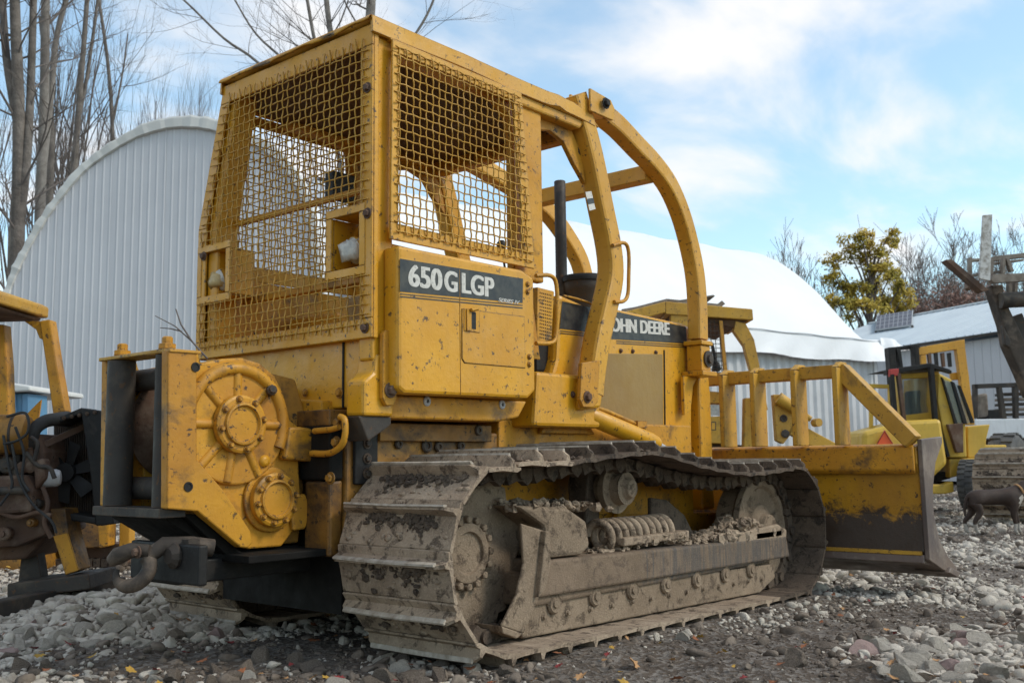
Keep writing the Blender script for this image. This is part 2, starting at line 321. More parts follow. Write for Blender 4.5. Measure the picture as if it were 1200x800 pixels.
    def blob(s, c, r, seed=0, n=8, sq=(1, 1, 1), amp=0.35, smooth=True):
        rs = random.Random(seed); c = Vector(c); ph = [rs.uniform(0, 6.28) for _ in range(6)]; vs = []; m_ = n // 2 + 1
        for i in range(m_ + 1):
            th = math.pi * i / m_
            for k in range(n):
                f = 2 * math.pi * k / n; d = Vector((math.sin(th) * math.cos(f), math.sin(th) * math.sin(f), math.cos(th)))
                q = 1 + amp * (0.5 * math.sin(3 * d.x + ph[0]) + 0.5 * math.sin(4 * d.y + ph[1]) + 0.4 * math.sin(5 * d.z + ph[2]) + 0.3 * math.sin(7 * (d.x + d.y) + ph[3])) * 0.6 + (rs.uniform(-amp, amp) * 0.3 if 0 < i < m_ else 0)
                vs.append(c + Vector((d.x * sq[0], d.y * sq[1], d.z * sq[2])) * r * q)
        fs = [(i * n + k, i * n + (k + 1) % n, (i + 1) * n + (k + 1) % n, (i + 1) * n + k) for i in range(m_) for k in range(n)]
        return s.add(vs, fs, smooth)
    def build(s, name, mat, parent=None, bevel=0, subd=0, kind=None):
        me = bpy.data.meshes.new(name); me.from_pydata(s.v, [], s.f)
        me.polygons.foreach_set('use_smooth', s.sm)
        for m_ in (mat if isinstance(mat, (list, tuple)) else [mat]): me.materials.append(MATS[m_])
        if any(s.mi): me.polygons.foreach_set('material_index', s.mi)
        me.update(); o = bpy.data.objects.new(name, me); COL.objects.link(o)
        if parent is not None: o.parent = parent
        if bevel:
            b_ = o.modifiers.new('bevel', 'BEVEL'); b_.width = bevel; b_.segments = 2; b_.limit_method = 'ANGLE'; b_.angle_limit = R(35)
        if subd:
            b_ = o.modifiers.new('sub', 'SUBSURF'); b_.levels = b_.render_levels = subd
        if kind: o['kind'] = kind
        return o
def tag(o, label=None, cat=None, group=None, kind=None):
    for k, v_ in (('label', label), ('category', cat), ('group', group), ('kind', kind)):
        if v_: o[k] = v_
    return o
def thing(name, label, cat, loc=(0, 0, 0), rz=0, group=None):
    o = bpy.data.objects.new(name, None); o.empty_display_size = 0.2; COL.objects.link(o)
    o.location = loc; o.rotation_euler = (0, 0, rz); return tag(o, label, cat, group)
def text(name, body, mat, parent, origin, right, up, height, xs=0.62, bold=0.02, shear=0, spacing=1.0, length=None, fat=0.045):
    cu = bpy.data.curves.new(name, 'FONT'); cu.body = body; cu.size = 1; cu.offset = bold; cu.extrude = 0.0; cu.space_character = spacing; cu.shear = shear
    o = bpy.data.objects.new(name, cu); COL.objects.link(o); bpy.context.view_layer.update()
    me = bpy.data.meshes.new_from_object(o.evaluated_get(bpy.context.evaluated_depsgraph_get())); bpy.data.objects.remove(o)
    co = np.array([v_.co[:] for v_ in me.vertices]); x0, x1 = co[:, 0].min(), co[:, 0].max(); y0, y1 = co[:, 1].min(), co[:, 1].max()
    k = height / (y1 - y0); kx = (length / (x1 - x0)) if length else k * xs
    right, up, origin = Vector(right).normalized(), Vector(up).normalized(), Vector(origin); nrm = right.cross(up)
    for v_ in me.vertices: v_.co = origin + right * ((v_.co.x - x0) * kx) + up * ((v_.co.y - y0) * k) + nrm * 0.0
    vs = [v_.co.copy() for v_ in me.vertices]; fs = [tuple(p_.vertices) for p_ in me.polygons]; mb = MB()
    for j, dx in enumerate((-fat, 0.0, fat)): mb.add([p_ + right * (dx * height) + nrm * (0.0004 * j) for p_ in vs], fs)
    return mb.build(name, mat, parent)
def arc(p, q, n, bulge): return [tuple(Vector(p).lerp(Vector(q), i / n) + Vector(bulge) * (4 * i / n * (1 - i / n))) for i in range(n + 1)]
def smoothpath(pts, n=6):            # Catmull-Rom through the points
    P = [Vector(p) for p in pts]; P = [P[0] * 2 - P[1]] + P + [P[-1] * 2 - P[-2]]; out = []
    for i in range(1, len(P) - 2):
        for k in range(n):
            t = k / n; a, b_, c_, d = P[i - 1], P[i], P[i + 1], P[i + 2]
            out.append(0.5 * ((2 * b_) + (c_ - a) * t + (2 * a - 5 * b_ + 4 * c_ - d) * t * t + (3 * b_ - a - 3 * c_ + d) * t ** 3))
    return out + [P[-2]]
RECT = lambda w, h: [(-w / 2, -h / 2), (w / 2, -h / 2), (w / 2, h / 2), (-w / 2, h / 2)]
def rrect(w, h, r=0.012):
    o = []
    for cx, cy, a0 in ((w / 2 - r, h / 2 - r, 0), (-w / 2 + r, h / 2 - r, 90), (-w / 2 + r, -h / 2 + r, 180), (w / 2 - r, -h / 2 + r, 270)):
        o += [(cx + r * math.cos(R(a0 + k * 45)), cy + r * math.sin(R(a0 + k * 45))) for k in range(3)]
    return o

# ---------------------------------------------------------------- noise and terrain
_tab = rng.random((256, 256))
def vnoise(x, y):
    xi = np.floor(x).astype(int); yi = np.floor(y).astype(int); fx = x - xi; fy = y - yi
    fx = fx * fx * (3 - 2 * fx); fy = fy * fy * (3 - 2 * fy); t = lambda a, b_: _tab[a & 255, b_ & 255]
    return (t(xi, yi) * (1 - fx) + t(xi + 1, yi) * fx) * (1 - fy) + (t(xi, yi + 1) * (1 - fx) + t(xi + 1, yi + 1) * fx) * fy
def fbm(x, y, o=4, g=0.5):
    s_ = 0; a = 1; n = 0
    for k in range(o): s_ = s_ + a * vnoise(x * 2 ** k + 17 * k, y * 2 ** k + 31 * k); n += a; a *= g
    return s_ / n
HEAP = gnd(190, 712)
def terrain(x, y):
    x = np.asarray(x, float); y = np.asarray(y, float)
    d = np.hypot(x + 3, y + 3.77)
    amp = np.clip((d - 2.0) / 3, 0.35, 1)
    z = (fbm(x * 1.1, y * 1.1, 3) - 0.5) * 0.10 * amp + (fbm(x * 7, y * 7, 3) - 0.5) * 0.045 + (fbm(x * 25, y * 25, 2) - 0.5) * 0.02
    z = z - 0.025 - 0.022 * np.clip(x, 0, 4)
    z = z + 0.10 * np.exp(-(((x - HEAP.x) / 0.8) ** 2 + ((y - HEAP.y) / 0.7) ** 2))
    under = np.exp(-(np.clip(np.abs(y) - 1.1, 0, 9) / 0.15) ** 2 - (np.clip(np.abs(x - 1.5) - 1.6, 0, 9) / 0.2) ** 2)
    z = z + (fbm(x * 55, y * 55, 2) - 0.5) * 0.012
    z = z * (1 - 0.6 * under) - 0.02 * under
    return z

# ================================================================ THE GROUND
def sgrid(n, a, b_): t = np.linspace(-1, 1, n); return a * np.sinh(b_ * t)
gxs = sgrid(540, 1.5, 6.6) + 0.2; gys = sgrid(540, 1.5, 6.6) - 1.9
GX, GY = np.meshgrid(gxs, gys, indexing='ij'); GZ = terrain(GX, GY)
far = np.clip((np.hypot(GX, GY) - 40) / 60, 0, 1); GZ = GZ * (1 - far)
n = len(gxs); idx = np.arange(n * n).reshape(n, n)
fc = np.stack([idx[:-1, :-1], idx[1:, :-1], idx[1:, 1:], idx[:-1, 1:]], -1).reshape(-1, 4)
me = bpy.data.meshes.new('ground'); me.vertices.add(n * n); me.vertices.foreach_set('co', np.stack([GX, GY, GZ], -1).ravel())
me.loops.add(fc.size); me.loops.foreach_set('vertex_index', fc.ravel()); me.polygons.add(len(fc))
me.polygons.foreach_set('loop_start', np.arange(len(fc)) * 4); me.update(calc_edges=True); me.polygons.foreach_set('use_smooth', [True] * len(fc))
me.materials.append(MATS['soil']); ground = bpy.data.objects.new('ground', me); COL.objects.link(ground); tag(ground, kind='structure')

# ================================================================ THE BIG BULLDOZER
bd = thing('bulldozer', 'largest yellow bulldozer, wire mesh cab screens, rear winch, muddy crawler tracks, filling the middle', 'bulldozer')
YO, YI = -1.10, -0.46              # right track, outer and inner edge
YC = (YO + YI) / 2
# ---- track path (x, z) on the pin line, clockwise seen from the right side
SPR, SR = (0.185, 0.405), 0.375; IDL, IR = (2.86, 0.345), 0.365
def trackpath():
    pts = []
    top = smoothpath([V(0.10, 0, 0.745), V(0.24, 0, 0.765), V(0.55, 0, 0.765), V(0.95, 0, 0.795), V(1.30, 0, 0.80), V(1.75, 0, 0.73), V(2.25, 0, 0.685), V(2.72, 0, 0.70)], 8)
    pts += [(p.x, p.z) for p in top]
    for k in range(1, 24):
        a = R(95 - k * 182 / 24); pts.append((IDL[0] + IR * math.cos(a), IDL[1] + IR * math.sin(a)))
    for k in range(1, 14):
        t = k / 14; pts.append((IDL[0] + (SPR[0] - IDL[0]) * t, IDL[1] - IR + (SPR[1] - SR - IDL[1] + IR) * t))
    for k in range(0, 26):
        a = R(270 - k * 160 / 25); pts.append((SPR[0] + SR * math.cos(a), SPR[1] + SR * math.sin(a)))
    return pts
TP = trackpath()
def resample(pts, n):
    P = np.array(pts + [pts[0]]); seg = np.hypot(*np.diff(P, axis=0).T); cum = np.r_[0, np.cumsum(seg)]; L = cum[-1]
    s_ = np.arange(n) * L / n; X = np.interp(s_, cum, P[:, 0]); Z = np.interp(s_, cum, P[:, 1])
    e = 0.05; X2 = np.interp((s_ + e) % L, cum, P[:, 0]); Z2 = np.interp((s_ + e) % L, cum, P[:, 1])
    X1 = np.interp((s_ - e) % L, cum, P[:, 0]); Z1 = np.interp((s_ - e) % L, cum, P[:, 1])
    return X, Z, X2 - X1, Z2 - Z1, L
NSH = 41
TX, TZ, TDX, TDZ, TL = resample(TP, NSH); PITCH = TL / NSH
HW = 0.32
def shoe_mesh(seed):
    rs = random.Random(seed); b_ = MB(); h = PITCH / 2
    prof = [(-h + 0.004, 0.001), (-h - 0.020, 0.012), (-h - 0.018, 0.020), (-h + 0.012, 0.022), (-h + 0.022, 0.070), (-h + 0.036, 0.072), (-h + 0.046, 0.026), (0.0, 0.022),
            (h - 0.014, 0.020), (h - 0.003, 0.011), (h - 0.005, 0.002), (0, 0.008)]
    ys = [-HW, -HW + 0.03, -HW / 3, HW / 3, HW - 0.03, HW]; vs = []
    for j, y in enumerate(ys):
        for k, (a, z) in enumerate(prof):
            if k in (4, 5) and j in (0, 5): z = 0.050
            vs.append((a, y, z + (rs.uniform(-0.002, 0.002) if k in (4, 5) else 0)))
    m_ = len(prof); fs = [(j * m_ + k, (j + 1) * m_ + k, (j + 1) * m_ + (k + 1) % m_, j * m_ + (k + 1) % m_) for j in range(5) for k in range(m_)]
    fs += [tuple(range(m_)), tuple(5 * m_ + k for k in range(m_ - 1, -1, -1))]
    b_.add(vs, fs)
    for k in (2, 3):                # the polished lip of the grouser
        pass
    b_.cur = 1                      # mud caked against the grouser
    cl_ = [(rs.uniform(-0.2, 0.2), rs.uniform(0.02, 0.08)) for _ in range(4)]
    for q in range(rs.randint(80, 120)):
        yc_, w_ = cl_[rs.randrange(4)]; y = rs.gauss(yc_, 0.045); y = max(-HW + 0.02, min(HW - 0.02, y)); r = rs.uniform(0.004, 0.015)
        a = -h + 0.05 + abs(rs.gauss(0, w_ * 0.55)); a = min(a, h - 0.03)
        b_.blob((a, y, 0.022 + rs.uniform(0, 0.008)), r, rs.random(), 6, (1.1, rs.uniform(1.0, 1.6), 0.85), 0.8, False)
    b_.cur = 0
    for q in range(rs.randint(12, 20)):
        b_.blob((rs.uniform(-h + 0.05, h - 0.02), rs.uniform(-HW + 0.02, HW - 0.02), 0.021), rs.uniform(0.006, 0.016), rs.random(), 6, (1, 1.4, 0.6), 0.5)
    b_.cur = 2
    b_.sweep([(-h + 0.022, -HW + 0.03, 0.0715), (-h + 0.026, 0, 0.073), (-h + 0.022, HW - 0.03, 0.0715)], [(-0.010, -0.010), (0.008, -0.006), (0.009, 0.002), (0, 0.004), (-0.010, 0.001)], up=(0, 0, 1))
    o = b_.build('track_shoe', ['dried_mud', 'wet_mud', 'bare_lip']); me_ = o.data; bpy.data.objects.remove(o); return me_
SHOES = [shoe_mesh(s_) for s_ in (11, 12, 13, 14, 15, 16)]
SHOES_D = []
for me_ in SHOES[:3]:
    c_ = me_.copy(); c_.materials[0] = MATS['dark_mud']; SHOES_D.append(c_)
def crawler(side, parent):
    yc = YC * side * 1.0 if side > 0 else -YC
    yc = YC if side > 0 else -YC
    ch = MB()
    for k in range(NSH):            # rail links and bushings
        x, z = TX[k], TZ[k]; a = math.atan2(TDZ[k], TDX[k]); c_, s_ = math.cos(a), math.sin(a)
        for dy in (-0.085, 0.085):
            pr = [(-0.105, -0.03), (-0.085, -0.078), (-0.03, -0.062), (0.01, -0.062), (0.045, -0.084), (0.078, -0.06), (0.082, -0.006), (-0.10, -0.002)]
            pr = [(x + p * c_ - q * s_, z + p * s_ + q * c_) for p, q in pr]
            ch.prism(pr, 'y', yc + dy - 0.018, yc + dy + 0.018)
        ch.cyl((x + 0.02 * s_, yc - 0.07, z - 0.03 * c_), (x + 0.02 * s_, yc + 0.07, z - 0.03 * c_), 0.024, 8)
        for dy in (-0.108, 0.108):
            ch.lathe([(0.028, -0.012), (0.028, 0.012)], (x + 0.03 * s_, yc + dy, z - 0.03 * c_), (0, 1, 0), 10, True)
    track = ch.build('crawler_track', 'dark_mud', parent)
    for k in range(NSH):
        a = math.atan2(TDZ[k], TDX[k]); X = Vector((-math.cos(a), 0, -math.sin(a))); Yv = Vector((0, -1, 0)); Z = X.cross(Yv)
        # outward normal of the clockwise path
        nrm = Vector((-math.sin(a), 0, math.cos(a)))
        if Z.dot(nrm) < 0: Yv = -Yv; Z = X.cross(Yv)
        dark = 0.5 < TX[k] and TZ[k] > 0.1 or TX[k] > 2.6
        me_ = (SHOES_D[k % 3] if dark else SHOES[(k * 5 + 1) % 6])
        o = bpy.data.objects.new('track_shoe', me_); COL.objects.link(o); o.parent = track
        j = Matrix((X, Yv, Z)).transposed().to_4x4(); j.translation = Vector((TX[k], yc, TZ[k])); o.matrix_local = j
    s = 1 if side > 0 else -1       # right side = +1 (negative y)
    Y = lambda y: y * s             # y given for the right-hand track
    # sprocket
    sp = MB(); prof = []
    for k in range(25 * 4):
        a = 2 * math.pi * k / 100; r = SR + 0.002 + 0.014 * math.cos(25 * a); prof.append((SPR[0] + r * math.cos(a), SPR[1] + r * math.sin(a)))
    sp.prism(prof, 'y', Y(-0.79), Y(-0.75))
    sp.lathe([(0.32, 0), (0.31, 0.006), (0.19, 0.008), (0.18, 0.010)], (SPR[0], Y(-0.79), SPR[1]), (0, -s, 0), 48, True)
    spo = sp.build('sprocket', 'smooth_mud', parent, 0.004)
    hb = MB(); c0 = (SPR[0], Y(-0.80), SPR[1])
    hb.lathe([(0.155, 0), (0.155, 0.012), (0.13, 0.015), (0.125, 0.03), (0.09, 0.033), (0.085, 0.018), (0.0, 0.018)], c0, (0, -s, 0), 40)
    hb.build('hub', 'smooth_mud', spo, 0.003)
    for k in range(16):
        a = 2 * math.pi * k / 16; m_ = MB(); m_.lathe([(0.017, 0), (0.017, 0.022), (0.012, 0.026)], (SPR[0] + 0.142 * math.cos(a), Y(-0.81), SPR[1] + 0.142 * math.sin(a)), (0, -s, 0), 6)
        m_.build('bolt', 'smooth_mud', spo)
    # idler
    il = MB(); il.lathe([(0.31, 0), (0.33, 0.02), (0.33, 0.06), (0.27, 0.065), (0.25, 0.04), (0.16, 0.03), (0.15, 0.05), (0.10, 0.07), (0.09, 0.11), (0, 0.11)], (IDL[0], Y(-0.80), IDL[1]), (0, -s, 0), 44, False)
    il.lathe([(0.31, 0), (0.29, 0.12)], (IDL[0], Y(-0.80), IDL[1]), (0, s, 0), 44)
    il.build('idler_wheel', 'smooth_mud', parent, 0.004)
    # carrier roller and its bracket
    cx_, cz_ = sx(733, 572, -0.86)
    cr_ = MB(); cr_.lathe([(0.05, -0.30), (0.12, -0.28), (0.12, -0.2), (0.085, -0.19), (0.085, -0.10), (0.125, -0.09), (0.13, -0.05), (0.085, -0.045), (0.08, 0.0), (0.085, 0.01), (0.06, 0.015), (0.05, 0.03), (0.045, 0.045), (0.02, 0.05)], (cx_, Y(-0.86), cz_), (0, -s, 0), 28)
    cr_.build('carrier_roller', 'smooth_mud', parent, 0.003)
    MB().prism([(cx_ - 0.17, 0.36), (cx_ - 0.05, 0.36), (cx_ - 0.02, cz_ - 0.02), (cx_ - 0.05, cz_ + 0.09), (cx_ - 0.13, cz_ + 0.09)], 'y', Y(-0.60), Y(-0.72)).build('roller_bracket', 'dark_mud', parent, 0.01)
    # main rail and roller guard
    P = lambda l, y: [sx(u, v, y) for u, v in l]
    fr = MB(); fr.prism(P([(638, 657), (922, 628), (926, 652), (632, 700)], -0.97), 'y', Y(-0.97), Y(-0.62))
    fr.box((0.45, Y(-0.62), 0.16), (2.75, Y(-0.95), 0.30))
    fo = fr.build('track_frame', 'scraped_rail', parent, 0.012)
    MB().prism(P([(624, 700), (905, 660), (908, 676), (890, 694), (612, 748), (610, 738)], -0.93), 'y', Y(-0.935), Y(-0.90)).build('roller_guard', 'smooth_mud', fo, 0.008)
    for k in range(7):              # track rollers peeping out over the guard
        xx_ = 0.62 + k * 0.315
        rl = MB(); rl.lathe([(0.048, -0.2), (0.048, -0.01), (0.04, 0.0), (0.034, -0.004), (0.02, -0.004), (0.018, 0.004), (0, 0.004)], (xx_, Y(-0.955), 0.165 - 0.012 * xx_), (0, -s, 0), 16)
        rl.lathe([(0.10, 0.0), (0.10, 0.05)], (xx_, Y(-0.86), 0.115 - 0.012 * xx_), (0, s, 0), 20)
        rl.build('track_roller', 'smooth_mud', fo)
    bt = MB()
    for k in range(13):
        xx_ = 0.55 + k * 0.175; bt.bolt((xx_, Y(-0.936), 0.115 - 0.018 * xx_), (0, -s, 0), 0.010, 0.012)
    bt.build('guard_bolts', 'smooth_mud', fo, kind='stuff')
    # sprocket shield between sprocket and rail
    g1 = MB(); g1.prism(P([(611, 613), (640, 622), (644, 660), (632, 700), (614, 742), (588, 733), (605, 698), (614, 660)], -0.96), 'y', Y(-0.96), Y(-0.945))
    g1.prism(P([(588, 733), (614, 742), (606, 748), (590, 742)], -0.96), 'y', Y(-0.96), Y(-0.80))
    g1.prism(P([(632, 700), (640, 622), (644, 622), (646, 660), (640, 690)], -0.99), 'y', Y(-0.99), Y(-0.94))
    g1.build('sprocket_shield', 'smooth_mud', parent, 0.006)
    # housing heaped with mud in front of the sprocket, spring, tensioner
    MB().prism(P([(606, 592), (665, 594), (688, 610), (692, 640), (682, 650), (645, 654), (640, 640), (640, 617)], -0.95), 'y', Y(-0.95), Y(-0.58)).build('rear_housing', 'smooth_mud', fo, 0.018)
    bb = MB()
    for q in range(220):
        u_, v_ = random.uniform(606, 678), random.uniform(586, 604); x_, z_ = sx(u_, 592, random.uniform(-0.95, -0.65))
        bb.blob((x_ - 0.05, Y(random.uniform(-0.94, -0.62)), z_ + random.uniform(-0.01, 0.015)), random.uniform(0.006, 0.028), q, 6, (1, 1, 0.8), 0.8, False)
    for q in range(420):
        xx_ = random.uniform(1.0, 2.6); bb.blob((xx_, Y(random.uniform(-0.93, -0.6)), 0.325 + random.uniform(-0.01, 0.03) + 0.05 * max(0, math.sin(xx_ * 5))), random.uniform(0.005, 0.024), q + 99, 6, (1.2, 1, 0.7), 0.8, False)
    for q in range(330):
        xx_ = random.gauss(2.45, 0.17); xx_ = min(2.78, max(2.0, xx_)); bb.blob((xx_, Y(random.uniform(-0.95, -0.78)), 0.325 + random.uniform(-0.01, 0.10) * math.exp(-((xx_ - 2.5) / 0.22) ** 2)), random.uniform(0.007, 0.032), q + 299, 7, (1.2, 1, 0.9), 0.8, False)
    bb.build('mud_heap', 'dried_mud', fo, kind='stuff')
    sp_ = MB(); a0 = Vector((*[sx(700, 628, -0.82)[0]], Y(-0.82), sx(700, 628, -0.82)[1])); L_ = 0.62
    path = [a0 + Vector((L_ * t / 200, Y(-1) * 0 + 0.065 * math.cos(t * 2 * math.pi / 20), 0.065 * math.sin(t * 2 * math.pi / 20))) for t in range(200)]
    sp_.tube(path, 0.022, 6); sp_.build('recoil_spring', 'dried_mud', fo)
    MB().prism(P([(732, 630), (808, 621), (808, 630), (732, 640)], -0.93), 'y', Y(-0.93), Y(-0.80)).build('spring_cover', 'dried_mud', fo, 0.008)
    MB().prism([(1.75, 0.30), (2.25, 0.30), (2.10, 0.47), (1.92, 0.56), (1.75, 0.58)], 'y', Y(-0.72), Y(-0.75)).build('idler_bracket', 'dark_mud', fo, 0.01)
    fk = MB(); fk.prism([(2.30, 0.24), (2.95, 0.22), (2.97, 0.34), (2.85, 0.38), (2.35, 0.36)], 'y', Y(-0.93), Y(-0.965))
    fk.box((2.55, Y(-0.965), 0.30), (2.9, Y(-0.70), 0.35)); fk.build('idler_fork', 'dried_mud', fo, 0.01)
crawler(1, bd); crawler(-1, bd)

# ---- hull
P = lambda l, y: [sx(u, v, y) for u, v in l]
PX = lambda l, x: [rx(u, v, x) for u, v in l]
h_ = MB(); h_.prism([(-0.16, 0.30), (0.0, 0.22), (2.7, 0.22), (2.7, 0.93), (0.75, 0.93), (0.75, 0.97), (-0.16, 0.97)], 'y', -0.44, 0.44)
hull = h_.build('hull', 'yellow_greasy', bd, 0.012)
MB().prism([(0.82, 0.40), (2.72, 0.40), (2.72, 1.0), (0.82, 1.0)], 'y', -0.452, 0.452).build('side_frame', 'yellow_worn', bd, 0.01)
for s in (-1, 1):
    b_ = MB(); b_.prism([(0.0, 0.885), (0.74, 0.885), (0.74, 0.965), (0.0, 0.965)], 'y', s * 0.445, s * 0.475)
    b_.build('side_strap', 'yellow_greasy', hull, 0.004)
MB().prism([(-0.175, 0.16), (-0.161, 0.16), (-0.161, 0.50), (-0.175, 0.46)], 'y', -0.43, 0.43).build('rear_shade_plate', 'grease_and_shade', hull)  # added thin sheet; its black holds grime and shade of the hull rear
MB().prism([(-0.16, 0.20), (0.30, 0.20), (0.30, 0.50), (0.05, 0.60), (-0.16, 0.55)], 'y', -0.4405, -0.452).build('side_shade_plate', 'grease_and_shade', hull, 0.004)  # added dark sheet: shade beside the winch painted onto the greasy hull side
for (u, v, r) in ((472, 520, .018), (505, 522, .026), (519, 523, .02), (545, 522, .019), (560, 504, .02)):
    x, z = sx(u, v, -0.475); m_ = MB(); m_.lathe([(r * 1.25, 0), (r * 1.25, 0.006), (r, 0.012), (r * 0.55, 0.012), (r * 0.5, 0.004), (0, 0.004)], (x, -0.446 if v > 510 else -0.476, z), (0, -1, 0), 18)
    m_.build('plug', 'dark_steel', hull)
x, z = sx(407, 462, -0.45)
MB().prism([(-0.13, 0.70), (0.0, 0.70), (0.0, 0.99), (-0.13, 0.99)], 'y', -0.441, -0.462).build('bolt_plate', 'black_paint', hull, 0.006)
m_ = MB()
for k in range(4): m_.bolt((-0.065, -0.463, 0.745 + k * 0.065), (0, -1, 0), 0.016, 0.014)
m_.build('plate_bolts', 'dark_steel', hull, kind='stuff')
MB().prism([(-0.14, 0.18), (2.6, 0.18), (2.6, 0.24), (-0.14, 0.42)], 'y', -0.41, 0.41).build('belly_guard', 'dark_mud', bd, 0.01)
# final drive housings inside the sprockets
for s in (-1, 1):
    m_ = MB(); m_.lathe([(0.22, 0), (0.20, 0.16), (0.15, 0.32)], (0.2, s * 0.43, 0.405), (0, s, 0), 28, True); m_.build('final_drive', 'yellow_greasy', bd)

# ---- cab deck (below the side boxes)
dk = MB(); dk.prism(P([(452, 462), (618, 470), (608, 489), (585, 494), (455, 490)], -0.60), 'y', -0.60, 0.60)
deck = dk.build('cab_deck', 'yellow_worn', bd, 0.01)
for u, v in ((500, 470), (588, 474)):
    x, z = sx(u, v, -0.60); m_ = MB(); m_.lathe([(.022, 0), (.022, .005), (.016, .009), (.009, .009), (.008, 0.0)], (x, -0.60, z), (0, -1, 0), 16); m_.build('plug', 'galvanised', deck)
# rear panel of the fuel tank, below the screen
tk = MB(); tk.prism([(-0.14, 1.03), (-0.14, 1.36), (0.5, 1.36), (0.5, 1.0), (0.0, 1.0)], 'y', -0.56, 0.56)
tank = tk.build('fuel_tank', 'yellow_paint', bd, 0.008)
y_, z_ = rx(401, 440, -0.15)
MB().box((-0.148, y_ - 0.004, 1.03), (-0.1405, y_ + 0.004, 1.36)).build('seam', 'black_paint', tank)
m_ = MB(); y2, z2 = rx(398, 460, -0.145); m_.bolt((-0.145, y2, z2), (-1, 0, 0), 0.016, 0.014)
for u in (345, 358): y2, z2 = rx(u, 460, -0.145); m_.bolt((-0.145, y2, z2), (-1, 0, 0), 0.012, 0.012)
m_.build('bolts', 'yellow_worn', tank, kind='stuff')
MB().prism(PX([(336, 467), (377, 469), (376, 502), (352, 497), (340, 486)], -0.2), 'x', -0.20, -0.12).build('winch_saddle', 'yellow_worn', bd, 0.008)
MB().prism([(-0.24, 0.95), (-0.14, 0.95), (-0.14, 1.02), (-0.24, 1.02)], 'y', -0.42, 0.3).build('rear_ledge', 'yellow_greasy', bd, 0.006)

# ---- cab: rear posts with feet
def yz_prism(mb, l, x0, x1, xs): mb.prism(PX(l, xs), 'x', x0, x1)
CW = 0.604
for s in (-1, 1):
    m_ = MB()
    if s < 0: m_.prism([(-0.165, 1.22), (-0.045, 1.22), (-0.045, 2.69), (-0.165, 2.69)], 'y', s * (CW - 0.09), s * CW)
    else: m_.prism([(0.55, 1.22), (0.64, 1.22), (0.64, 1.98), (0.48, 2.69), (0.39, 2.69), (0.55, 1.98)], 'x', -0.165, -0.045)
    post = m_.build('rear_post', 'yellow_paint', bd, 0.012)
    m_ = MB(); m_.prism([(-0.22, 0.985), (-0.05, 0.985), (-0.05, 1.20), (-0.08, 1.25), (-0.15, 1.25), (-0.165, 1.17), (-0.22, 1.13)], 'y', s * 0.50, s * 0.615)
    ft = m_.build('post_foot', 'yellow_paint', post, 0.014)
    m_ = MB(); m_.prism([(-0.235, 0.985), (-0.05, 0.985), (-0.05, 0.95), (-0.18, 0.88)], 'y', s * 0.47, s * 0.60); m_.build('foot_gusset', 'dark_steel', post, 0.006)
    m_ = MB(); m_.prism([(-0.135, 1.06), (-0.115, 1.03), (-0.075, 1.03), (-0.055, 1.06), (-0.055, 1.33), (-0.075, 1.35), (-0.12, 1.35), (-0.135, 1.33)], 'y', s * 0.615, s * 0.64); m_.build('clevis_plate', 'yellow_worn', post, 0.004)
    m_ = MB(); m_.bolt((-0.095, s * 0.64, 1.095), (0, s, 0), 0.022, 0.025); m_.build('pin', 'rusty_steel', post)
# ---- rear screen: plate frame, lamp recesses, woven wire
XR = -0.185
TLc, TRc, BRc, BLc = rx(262, 96, XR), rx(436, 18, XR), rx(432, 394, XR), rx(228, 418, XR)
KNK = rx(228, 296, XR)
def left_edge(z):
    pts = [(TLc[1], TLc[0]), (KNK[1], KNK[0]), (BLc[1], BLc[0])]
    return float(np.interp(-z, [-p[0] for p in pts], [p[1] for p in pts]))
YL0, YR0 = 0.60, -0.60              # plate left and right edges
ZT, ZB = 2.71, 1.32
sc = MB()
leanL = lambda z: 0.50 + (0.70 - 0.50) * min(1, max(0, (2.70 - z) / 0.72)) if z > 1.98 else 0.70
leanR = lambda z: -0.62
def strip(mb, pts, x0=XR, x1=XR + 0.012): mb.prism(pts, 'x', x0, x1)
strip(sc, [(leanL(2.71), 2.695), (leanR(0), 2.695), (leanR(0), 2.60), (leanL(2.60), 2.60)])
strip(sc, [(leanL(2.60), 2.60), (leanL(2.60) - 0.075, 2.60), (leanL(1.98) - 0.075, 1.98), (leanL(1.98), 1.98)])
strip(sc, [(leanL(1.98), 1.98), (leanL(1.98) - 0.075, 1.98), (leanL(1.98) - 0.065, 1.40), (leanL(1.98), 1.40)])
strip(sc, [(leanR(0) + 0.075, 2.60), (leanR(0), 2.60), (leanR(0), 1.40), (leanR(0) + 0.075, 1.40)])
strip(sc, [(0.70, 1.40), (-0.62, 1.40), (-0.62, 1.315), (0.70, 1.315)])
# returns on both long sides and the foot of the screen
sc.prism([(-0.62, 1.315), (-0.62, 2.695), (-0.609, 2.695), (-0.609, 1.315)], 'x', XR + 0.0125, -0.145)
sc.prism([(0.688, 1.315), (0.70, 1.315), (0.70, 1.98), (0.50, 2.695), (0.488, 2.695), (0.688, 1.98)], 'x', XR + 0.0125, -0.10)
sc.prism([(-0.605, 1.315), (0.645, 1.315), (0.645, 1.328), (-0.605, 1.328)], 'x', XR + 0.0125, -0.12)
screen = sc.build('rear_screen', 'yellow_paint', bd, 0.004)
